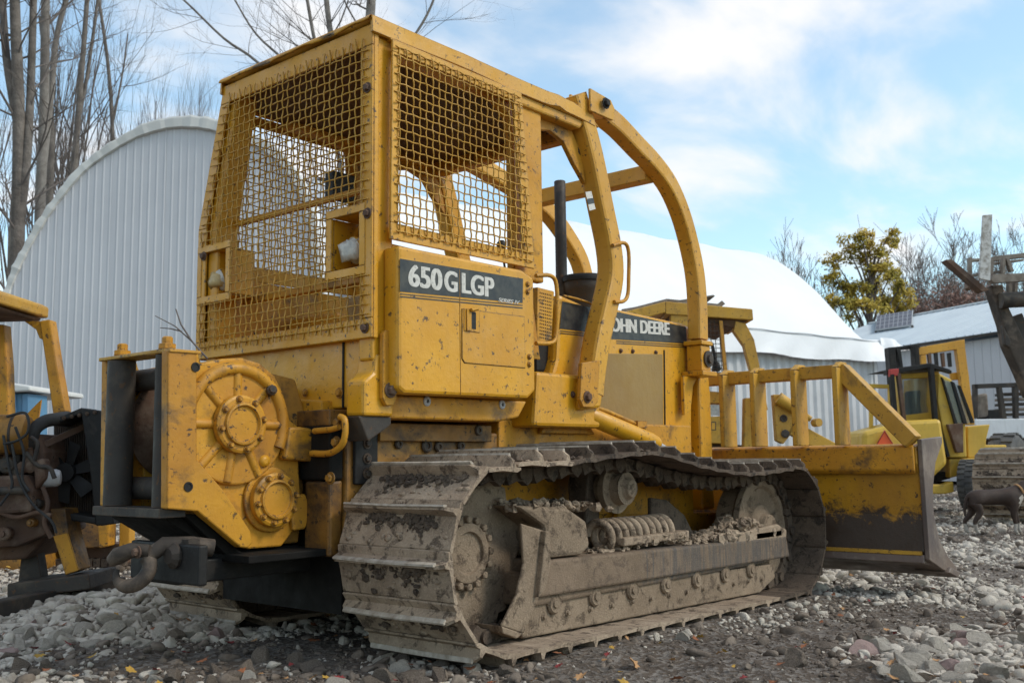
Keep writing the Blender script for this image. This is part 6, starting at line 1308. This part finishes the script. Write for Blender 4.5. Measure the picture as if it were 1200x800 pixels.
for l, a, b_ in (([(130, 180), (300, 152), (300, 168), (132, 198)], 0.2, 0.35), ([(300, 152), (385, 180), (385, 192), (300, 168)], 0.2, 0.30), ([(140, 175), (300, 150), (380, 176), (215, 172)], 0.3, 1.3)): pr(K(l), a, b_, m_)
og = m_.build('overhead_guard', 'black_paint', fk, 0.006)
for l in ([(146, 195), (160, 195), (176, 380), (160, 385)], [(300, 168), (316, 168), (332, 370), (318, 372)], [(322, 372), (332, 370), (378, 515), (368, 518)]): pr(K(l), 0.1, 0.2).build('guard_post', 'black_paint', og)
pr(K([(172, 190), (186, 190), (208, 378), (196, 382)]), 0.12, 0.2).build('exhaust_stack', 'rusty_steel', fk)
pr(K([(143, 175), (178, 172), (178, 200), (143, 204)]), 0.12, 0.2).build('tail_lamp', 'red_paint', fk, 0.01)
m_ = MB()
for l in ([(65, 232), (150, 235), (150, 250), (80, 248)], [(65, 232), (80, 248), (78, 398), (65, 410)], [(138, 250), (150, 250), (150, 400), (140, 400)], [(70, 396), (150, 396), (150, 410), (66, 410)]): pr(K(l), 0.4, 0.46, m_)
m_.build('open_door', 'yellow_pale', fk, 0.006)
pr(K([(122, 415), (158, 472), (90, 472)]), -0.06, -0.04).build('warning_triangle', 'orange_sign', fk)
m_ = MB(); a0_, a1_, a2_ = K([(122, 415), (158, 472), (90, 472)])
m_.tube([Ff.p(*a0_, -0.065), Ff.p(*a1_, -0.065), Ff.p(*a2_, -0.065)], 0.012, 4, closed=True); m_.build('triangle_edge', 'red_paint', fk)
for k, l in enumerate(([(137, 90), (165, 90), (172, 240), (150, 240)], [(168, 95), (186, 98), (196, 170), (186, 170)], [(238, 78), (256, 80), (262, 160), (244, 160)])): pr(K(l), 2.0, 2.2).build('mast_rail', 'black_paint', fk, 0.006)
pr(K([(138, 90), (260, 78), (262, 92), (140, 104)]), 2.21, 2.3).build('mast_crossbar', 'black_paint', fk, 0.006)
m_ = MB()
for l, a, b_ in (([(254, 90), (436, 58), (438, 92), (256, 122)], 2.3, 2.42), ([(402, 92), (438, 92), (476, 392), (444, 392)], 2.3, 2.42), ([(262, 122), (285, 118), (292, 200), (268, 200)], 2.3, 2.42), ([(380, 190), (450, 182), (454, 212), (384, 218)], 2.43, 2.5)): pr(K(l), a, b_, m_)
m_.build('fork_carriage', 'yellow_faded', fk, 0.01)
for k in range(4): pr(K([(292 + k * 26, 112), (304 + k * 26, 110), (308 + k * 26, 165), (298 + k * 26, 165)]), 2.3, 2.36).build('carriage_bar', 'black_paint' if k % 2 else 'rusty_steel', fk)
pr(K([(445, 398), (535, 390), (520, 450), (514, 522), (448, 520)]), 0.3, 1.6).build('fender', 'yellow_pale', fk, 0.015)
pr(K([(370, 390), (430, 385), (432, 500), (405, 500)]), 0.05, 0.14).build('step_panel', 'rusty_steel', fk, 0.01)
pr(K([(375, 525), (515, 520), (512, 570), (378, 600)]), 0.2, 1.6).build('chassis', 'yellow_pale', fk, 0.02)
pr(K([(230, 600), (385, 570), (385, 600), (240, 640)]), 0.35, 0.9).build('chassis_floor', 'black_paint', fk, 0.02)
pr(K([(292, 625), (360, 625), (392, 612), (396, 655), (360, 662), (294, 662)]), 0.0, 0.22).build('rear_axle', 'yellow_pale', fk, 0.02)
wheel(fk, Ff.p(1127, 567, 0.15) + V(0.0, 0, 0), (0.80, -0.60, 0), 0.345, 0.24)
wheel(fk, Ff.p(1040, 570, 1.0), (0.80, -0.60, 0), 0.345, 0.24)
MB().prism(Ff.q(K([(448, 470), (600, 470), (600, 540), (448, 560)]), 1.0), 'y', 1.0, 1.75).build('front_axle', 'yellow_pale', fk, 0.02)
wheel(fk, Ff.p(1166, 547, 1.6), (0.75, -0.66, 0), 0.52, 0.40, lugs=18)

# --- tracked loader at the right edge, boom raised with forks
Tf = Frame(1185, 12.6); tl = Tf.thing('tracked_loader', 'tracked machine at right edge with pale crawler track and raised dark boom', 'loader'); pr = Tf.prism
tr_ = MB(); cx2, cz2, rr2 = 0.30, 0.42, 0.36
tr_.lathe([(0.25, 0), (0.28, 0.1), (0.28, 0.4), (0.25, 0.45)], (cx2, -0.2, cz2), (0, 1, 0), 24); trk = tr_.build('crawler_track', 'dark_mud', tl); trk.rotation_euler = (0, 0, -Tf.rz); pk = Tf.p(1172, 550, 0.0); dk_ = Matrix.Rotation(-Tf.rz, 3, 'Z') @ Vector((-0.10, 0, 0)); trk.location = (pk.x - dk_.x, pk.y - dk_.y, 0)
sh_me = None
shp = [(cx2 + rr2 * math.cos(R(a)), cz2 + rr2 * math.sin(R(a)), a) for a in range(88, 275, 24)] + [(cx2 + 0.19 * k, cz2 + rr2 + 0.01, 90) for k in range(1, 8)] + [(cx2 + 0.19 * k, cz2 - rr2, 270) for k in range(1, 8)]
for x_, z_, a in shp:
    c_, s_ = math.cos(R(a)), math.sin(R(a)); o = bpy.data.objects.new('track_shoe', SHOES[int(a) % 5]); COL.objects.link(o); o.parent = trk
    n3 = Vector((c_, 0, s_)); y3 = Vector((0, 1, 0)); x3 = y3.cross(n3); j = Matrix((x3, y3, n3)).transposed().to_4x4(); j.translation = Vector((x_, 0.02, z_)); o.matrix_local = j
m_ = MB(); m_.lathe([(0.2, 0), (0.2, 0.05), (0.1, 0.06)], (cx2 + 0.0, -0.21, cz2), (0, -1, 0), 20); m_.build('drive_hub', 'yellow_worn', trk)
K7 = lambda l: [(1090 + x / 4, 240 + y / 4) for x, y in l]
m_ = MB(); pr(K7([(285, 375), (345, 372), (350, 430), (380, 500), (420, 580), (520, 800), (560, 900), (470, 900), (425, 790), (365, 660), (345, 560), (318, 480)]), 0.0, 0.22, m_); bm_ = m_.build('boom', 'hook_steel', tl, 0.02)
m_ = MB(); m_.cyl(Tf.p(1172, 352, -0.05), Tf.p(1260, 348, -0.05), 0.10, 16); m_.build('cylinder', 'dark_steel', bm_)
pr(K7([(340, 560), (380, 640), (372, 668), (352, 655)]), -0.08, 0.0).build('boom_lug', 'dark_steel', bm_, 0.01)
m_ = MB(); m_.beam(Tf.p(1188, 370, 0.3), Tf.p(1245, 500, 0.3), 0.12, 0.18); m_.build('boom_link', 'dark_steel', bm_, 0.01)
for l_, a_, b_ in (([(72, 258), (102, 254), (276, 398), (250, 408), (236, 400)], -0.25, -0.10), ([(180, 368), (200, 385), (196, 398), (178, 388)], 0.3, 0.42)): m_ = MB(); pr(K7(l_), a_, b_, m_); m_.build('fork_tine', 'rusty_steel', tl, 0.004)
Pf = Frame(1165, 12.4); pp = Pf.thing('wooden_pallet', 'weathered pallet frame held up on the raised forks at the right edge', 'pallet'); pr = Pf.prism
for l, a, b_ in (([(285, 350), (300, 325), (560, 315), (560, 350), (300, 366)], 0.0, 0.08), ([(300, 240), (560, 212), (560, 232), (300, 262)], 0.55, 0.63), ([(190, 252), (236, 250), (236, 262), (190, 266)], 0.55, 0.63)): m_ = MB(); pr(K7(l), a, b_, m_); m_.build('stringer', 'old_wood', pp, 0.004)
for l in ([(186, 245), (198, 245), (198, 330), (186, 332)], [(340, 250), (354, 248), (354, 320), (340, 322)], [(282, 245), (298, 245), (298, 370), (282, 375)], [(355, 250), (370, 250), (395, 310), (380, 314)], [(370, 360), (385, 360), (385, 425), (370, 425)], [(398, 360), (412, 360), (412, 425), (398, 425)]): m_ = MB(); pr(K7(l), 0.25, 0.33, m_); m_.build('cross_board', 'old_wood', pp, 0.003)
for l in ([(196, 325), (335, 305), (335, 318), (198, 336)], [(300, 268), (440, 252), (440, 262), (300, 280)]): m_ = MB(); pr(K7(l), 0.34, 0.40, m_); m_.build('deck_board', 'old_wood', pp, 0.003)
tag(Pf.prism(K7([(250, 48), (292, 45), (282, 355), (232, 345)]), -0.10, -0.06).build('upright_board', 'white_board', None, 0.003), 'flaking white board standing upright against the raised pallet', 'board')
o = bpy.data.objects['upright_board']; o.location = Pf.o; o.rotation_euler = (0, 0, Pf.rz)

# --- white flatbed with rack at right edge
Wf = Frame(1180, 19.5); wt = Wf.thing('white_flatbed', 'white flatbed truck body with black rack seen at the right edge behind the forklift', 'truck'); pr = Wf.prism
pr([(1143, 491), (1300, 488), (1300, 512), (1143, 514)], 0, 1.8).build('bed', 'white_paint', wt, 0.02)
pr([(1185, 514), (1300, 512), (1300, 560), (1186, 560)], 0.1, 1.2).build('tool_box', 'rusty_steel', wt, 0.02)
for k in range(6): pr([(1188, 508 + k * 6.2), (1300, 507 + k * 6.2), (1300, 510 + k * 6.2), (1188, 511 + k * 6.2)], 0.02, 0.09).build('louvre', 'dark_steel', wt)
for l in ([(1142, 450), (1300, 444), (1300, 449), (1142, 455)], [(1170, 452), (1174, 452), (1180, 490), (1175, 490)], [(1189, 450), (1194, 450), (1194, 490), (1190, 490)], [(1142, 450), (1146, 450), (1146, 490), (1143, 490)]): m_ = MB(); pr(l, 0.0, 0.12, m_); m_.build('rack_bar', 'dark_steel', wt)
for k in range(6): pr([(1177, 460 + k * 6), (1300, 457 + k * 6), (1300, 459.5 + k * 6), (1177, 463 + k * 6)], 0.3, 0.7).build('stacked_board', 'old_wood' if k % 2 else 'dark_steel', wt)
pr([(1146, 462), (1158, 460), (1160, 488), (1146, 489)], 0.3, 0.8).build('drum', 'old_wood', wt, 0.05); pr([(1158, 480), (1178, 479), (1178, 490), (1158, 490)], 0.3, 0.8).build('crate', 'black_vinyl', wt, 0.02)
wheel(wt, Wf.p(1215, 540, 0.3), (0, -1, 0), 0.5, 0.3, rim='white_paint')

# --- dog
Df = Frame(1160, 11.4); dg = Df.thing('dog', 'dark brown short-haired dog with pale legs standing at the right edge, facing right', 'dog')
def skinned(name, nodes, edges, mat, parent, root=0, lv=2):
    me = bpy.data.meshes.new(name); me.from_pydata([n_[0] for n_ in nodes], edges, []); o = bpy.data.objects.new(name, me); COL.objects.link(o)
    sk = o.modifiers.new('skin', 'SKIN'); sk.use_smooth_shade = True
    for i, n_ in enumerate(nodes): me.skin_vertices[0].data[i].radius = (n_[1], n_[1] * (n_[2] if len(n_) > 2 else 1)); me.skin_vertices[0].data[i].use_root = (i == root)
    ss = o.modifiers.new('sub', 'SUBSURF'); ss.levels = ss.render_levels = lv
    bpy.context.view_layer.update(); m2 = bpy.data.meshes.new_from_object(o.evaluated_get(bpy.context.evaluated_depsgraph_get())); bpy.data.objects.remove(o)
    m2.materials.clear(); [m2.materials.append(MATS[m_]) for m_ in (mat if isinstance(mat, list) else [mat])]; m2.name = name
    o = bpy.data.objects.new(name, m2); COL.objects.link(o); o.parent = parent; return o
dz = Df.p(1168, 612).z; f = lambda x, z, y=0: (x, y, z)
N = [(f(-0.20, 0.36), 0.085), (f(-0.05, 0.37), 0.085), (f(0.10, 0.36), 0.10), (f(0.19, 0.37), 0.095), (f(0.26, 0.43), 0.065), (f(0.31, 0.485), 0.058), (f(0.385, 0.49), 0.05), (f(0.46, 0.47), 0.03), (f(0.495, 0.465), 0.022),   # 0-8 spine to muzzle
     (f(-0.24, 0.37), 0.07), (f(-0.275, 0.38), 0.022), (f(-0.305, 0.28), 0.014), (f(-0.31, 0.18), 0.009),   # tail 9-12
     (f(-0.22, 0.30, -0.055), 0.06), (f(-0.17, 0.22, -0.06), 0.04), (f(-0.245, 0.13, -0.06), 0.022), (f(-0.225, 0.03, -0.06), 0.018), (f(-0.195, 0.012, -0.06), 0.02),
     (f(-0.22, 0.30, 0.055), 0.06), (f(-0.20, 0.22, 0.06), 0.04), (f(-0.29, 0.13, 0.06), 0.022), (f(-0.28, 0.03, 0.06), 0.018), (f(-0.25, 0.012, 0.06), 0.02),
     (f(0.17, 0.28, -0.05), 0.05), (f(0.15, 0.20, -0.055), 0.032), (f(0.165, 0.11, -0.055), 0.02), (f(0.16, 0.025, -0.055), 0.017), (f(0.185, 0.012, -0.055), 0.019),
     (f(0.18, 0.28, 0.05), 0.05), (f(0.22, 0.20, 0.055), 0.032), (f(0.245, 0.11, 0.055), 0.02), (f(0.25, 0.025, 0.055), 0.017), (f(0.275, 0.012, 0.055), 0.019)]
E_ = [(0, 1), (1, 2), (2, 3), (3, 4), (4, 5), (5, 6), (6, 7), (7, 8), (0, 9), (9, 10), (10, 11), (11, 12), (0, 13), (13, 14), (14, 15), (15, 16), (16, 17), (0, 18), (18, 19), (19, 20), (20, 21), (21, 22), (3, 23), (23, 24), (24, 25), (25, 26), (26, 27), (3, 28), (28, 29), (29, 30), (30, 31), (31, 32)]
db = skinned('body', N, E_, ['dog_brown', 'dog_white'], dg, 1)
for p_ in db.data.polygons:
    c_ = p_.center; p_.material_index = 1 if (c_.z < 0.10 or (c_.x > 0.20 and 0.22 < c_.z < 0.38 and c_.x < 0.30)) else 0
for sy in (-1, 1):
    MB().blob((0.345, sy * 0.05, 0.50), 0.035, 2, 8, (0.55, 0.25, 1.25), 0.1).build('ear', 'dog_brown', dg); MB().blob((0.40, sy * 0.036, 0.505), 0.008, 1, 8, amp=0).build('eye', 'black_vinyl', dg)
MB().blob((0.515, 0, 0.472), 0.014, 1, 8, amp=0).build('nose', 'black_vinyl', dg)
m_ = MB(); m_.tube([(0.245 + 0.045 * math.cos(a) * 0.5, 0.072 * math.sin(a), 0.435 - 0.05 * math.cos(a)) for a in np.linspace(0, 2 * math.pi, 20)[:-1]], 0.010, 6, closed=True); m_.build('collar', 'leaf_tan', dg)
dg.location.z = float(terrain(dg.location.x, dg.location.y)) ; dg.scale = (1.12,) * 3

# ================================================================ STONES AND LEAVES ON THE GROUND
def ico(sub):
    import bmesh
    bm = bmesh.new(); bmesh.ops.create_icosphere(bm, subdivisions=sub, radius=1); v = np.array([q.co[:] for q in bm.verts]); f_ = np.array([[q.index for q in fc_.verts] for fc_ in bm.faces]); bm.free(); return v, f_
def rockform(sub, seed):
    v, f_ = ico(sub); r = np.random.default_rng(seed); q = v.copy()
    for k in range(8):              # chop with random planes for broken faces
        n_ = r.normal(size=3); n_ /= np.linalg.norm(n_); h = r.uniform(0.30, 0.72); d = q @ n_; over = np.clip(d - h, 0, None); q = q - over[:, None] * n_
    q *= (1 + r.normal(size=(len(q), 1)) * 0.03); return q, f_
FORMS = {s_: [rockform(s_, 100 * s_ + k) for k in range(10)] for s_ in (1, 2, 3)}
NS = 142000; u = rng.uniform(-110, 1380, NS); dd = 3.2 * (26 / 3.2) ** (rng.random(NS) ** 1.55)
px = (u - 600) / FPX; wx = EYE[0] + RH[0] * px * dd + FH[0] * dd; wy = EYE[1] + RH[1] * px * dd + FH[1] * dd
zz = terrain(wx, wy)
pale = fbm(wx * 1.3 + 5, wy * 1.3 + 9, 4)
side_r = (wx * (-0.0) + wy)
heapd = np.exp(-(((wx - HEAP.x) / 1.0) ** 2 + ((wy - HEAP.y) / 0.9) ** 2)) + np.exp(-(((wx - HEAP.x + 0.9) / 1.1) ** 2 + ((wy - HEAP.y - 0.9) / 1.2) ** 2))
G2 = gnd(370, 775); G3 = gnd(700, 775)
mudband = 1.3 * np.exp(-(((wx - G2.x) ** 2 + (wy - G2.y) ** 2) / 0.42)) + 0.7 * np.exp(-(((wx - G3.x) ** 2 + (wy - G3.y) ** 2) / 0.3)) + np.exp(-((wy + 1.75) / 0.42) ** 2) * (wx > -1.0) * (wx < 3.2) + np.exp(-(((wx + 0.3) / 0.75) ** 2 + ((wy + 1.75) / 0.7) ** 2)) * 1.3
inside = (np.abs(wy) < 1.15) & (wx > -0.3) & (wx < 3.3)
dens = np.clip(0.82 + (pale - 0.5) * 3.4 + heapd * 1.2 - mudband * 0.6 - inside * 0.35 + (dd > 9) * 0.25, 0.10, 1)
keep = (rng.random(NS) < dens) & ~((np.abs(wy) > 0.44) & (np.abs(wy) < 1.13) & (wx > 0.05) & (wx < 3.15))
wx, wy, zz, dd, pale, heapd, mudband, u = [a[keep] for a in (wx, wy, zz, dd, pale, heapd, mudband, u)]
n_ = len(wx); size = np.exp(rng.normal(math.log(0.0125), 0.48, n_)) * (1 + 0.06 * np.clip(dd - 4, 0, 20))
big = rng.random(n_) < (0.05 + 0.16 * np.clip(pale - 0.5, 0, 1) * 2); size[big] *= rng.uniform(2.0, 3.4, big.sum())
size = np.clip(size * (1 + 0.45 * np.clip(heapd, 0, 1)) * (1 - 0.3 * np.clip(mudband, 0, 1)), 0.005, 0.06 + 0.02 * (u > 800))
dirty = (rng.random(n_) < np.clip(0.20 + mudband * 0.8 - heapd * 0.9 - (pale - 0.5) * 2.2, 0.04, 0.9))
order = np.argsort(-(size / dd) * ((u > 0) & (u < 1200)))
def rmat(k): a = rng.random(4) * 2 * math.pi; return (Matrix.Rotation(a[0], 3, 'Z') @ Matrix.Rotation(a[1], 3, 'X') @ Matrix.Rotation(a[2], 3, 'Y'))
RM = [np.array(rmat(k)) for k in range(64)]
sq = np.stack([rng.uniform(0.85, 1.35, n_), rng.uniform(0.7, 1.1, n_), rng.uniform(0.55, 0.9, n_)], -1)
MESH = {}
for k in range(10):
    for mn in ('stone', 'stone_dirty', 'stone_pink'):
        q, f_ = FORMS[3][k]; me = bpy.data.meshes.new('stone'); me.from_pydata(q.tolist(), [], f_.tolist()); me.materials.append(MATS[mn]); MESH[(k, mn)] = me
for i in order[:290]:
    mn = 'stone_dirty' if dirty[i] else ('stone_pink' if rng.random() < 0.07 else 'stone'); k = int(rng.integers(10))
    o = bpy.data.objects.new('stone', MESH[(k, mn)]); COL.objects.link(o); o.parent = ground
    o.location = (wx[i], wy[i], zz[i] + size[i] * sq[i][2] * 0.16); o.scale = tuple(size[i] * sq[i]); o.rotation_euler = (rng.normal() * 0.3, rng.normal() * 0.3, rng.uniform(0, 6.28))
for mn in ('stone', 'stone_dirty'):
    VS, FS, base_ = [], [], 0
    for i in order[290:]:
        if (mn == 'stone_dirty') != bool(dirty[i]): continue
        sub = 2 if size[i] / dd[i] > 0.0058 else 1
        q, f_ = FORMS[sub][i % 10]; c, s_ = math.cos(i * 1.7), math.sin(i * 1.7); p = (q @ RM[i % 64]) * (size[i] * sq[i]); p = np.stack([p[:, 0] * c - p[:, 1] * s_, p[:, 0] * s_ + p[:, 1] * c, p[:, 2]], -1) + (wx[i], wy[i], zz[i] + size[i] * sq[i][2] * 0.10)
        VS.append(p); FS.append(f_ + base_); base_ += len(q)
    VS = np.concatenate(VS); FS = np.concatenate(FS); me = bpy.data.meshes.new('gravel'); me.vertices.add(len(VS)); me.vertices.foreach_set('co', VS.ravel()); me.loops.add(FS.size); me.loops.foreach_set('vertex_index', FS.ravel().astype(np.int32)); me.polygons.add(len(FS)); me.polygons.foreach_set('loop_start', np.arange(len(FS)) * 3); me.update(calc_edges=True)
    me.materials.append(MATS[mn]); o = bpy.data.objects.new('gravel', me); COL.objects.link(o); tag(o, 'pale crushed stone strewn over the yard' if mn == 'stone' else 'muddy brown grit and small stones between the pale gravel', 'gravel', kind='stuff')
# fallen leaves
def leaf_mesh(mat, seed, curl=0.25):
    rs = random.Random(seed); n_ = 14; pts = []
    for k in range(n_):
        a = 2 * math.pi * k / n_; r = (1.0 if k % 2 == 0 else 0.62) * (0.75 + 0.25 * abs(math.cos(a))) * rs.uniform(0.85, 1.1); pts.append((r * math.cos(a), r * 0.75 * math.sin(a), curl * (math.cos(2 * a + seed) * 0.5 + rs.uniform(-.3, .5)) * r))
    vs = [(0, 0, -0.05)] + pts + [(0, 0, -0.07)] + [(x, y, z - 0.02) for x, y, z in pts]; fs = [(0, 1 + k, 1 + (k + 1) % n_) for k in range(n_)] + [(n_ + 1, n_ + 2 + (k + 1) % n_, n_ + 2 + k) for k in range(n_)]
    me = bpy.data.meshes.new('fallen_leaf'); me.from_pydata(vs, [], fs); me.materials.append(MATS[mat]); return me
LM = {m_: [leaf_mesh(m_, s_) for s_ in range(3)] for m_ in ('leaf_orange', 'leaf_red', 'leaf_tan', 'leaf_yellow')}
LC = {'leaf_orange': 'orange-brown', 'leaf_red': 'dark red', 'leaf_tan': 'dry tan', 'leaf_yellow': 'yellow'}
LT = {'leaf_orange': 'small orange-brown fallen leaf lying among the gravel', 'leaf_red': 'small dark red fallen leaf lying among the gravel', 'leaf_tan': 'small dry tan fallen leaf lying among the gravel', 'leaf_yellow': 'small yellow fallen leaf lying among the gravel'}
def drop(p, s_, mat, k, lab, grp):
    o = bpy.data.objects.new('fallen_leaf', LM[mat][k % 3]); COL.objects.link(o); o.location = (p.x, p.y, float(terrain(p.x, p.y)) + 0.025); o.scale = (s_, s_, s_); rs = random.Random(k)
    o.rotation_euler = (rs.uniform(-.5, .5), rs.uniform(-.5, .5), rs.uniform(0, 6.28)); return tag(o, lab, 'leaf', grp)
drop(gnd(743, 772), 0.055, 'leaf_tan', 4, 'large curled tan leaf on the mud beside the track, bottom middle', None).rotation_euler = (0.9, 0.2, 0.4)
drop(gnd(184, 744), 0.036, 'leaf_orange', 5, 'bright orange leaf on the pale stone heap below the hook', None)
drop(gnd(1145, 680), 0.036, 'leaf_yellow', 6, 'yellow leaf lying on the gravel right of the blade corner', None)
drop(gnd(820, 738), 0.036, 'leaf_yellow', 7, 'yellow leaf on the ground beside the middle of the track', None)
rs = random.Random(12)
for k in range(280):
    u_ = rs.uniform(-20, 1220); v_ = 560 + 245 * rs.random() ** 0.75
    if 480 < u_ < 960 and v_ < 740: continue
    m_ = rs.choice(['leaf_orange', 'leaf_orange', 'leaf_red', 'leaf_red', 'leaf_tan', 'leaf_tan', 'leaf_yellow'])
    z_ = ('left of the track, behind the winch' if u_ < 480 else 'beside the track' if u_ < 900 else 'right of the track, near the blade' if v_ > 680 else 'beyond the blade, towards the dog') if v_ > 600 or u_ > 900 else 'far back at left'
    drop(gnd(u_, v_), rs.uniform(0.014, 0.034), m_, k, 'small ' + LC[m_] + ' fallen leaf ' + z_, LC[m_] + ' leaves ' + z_)
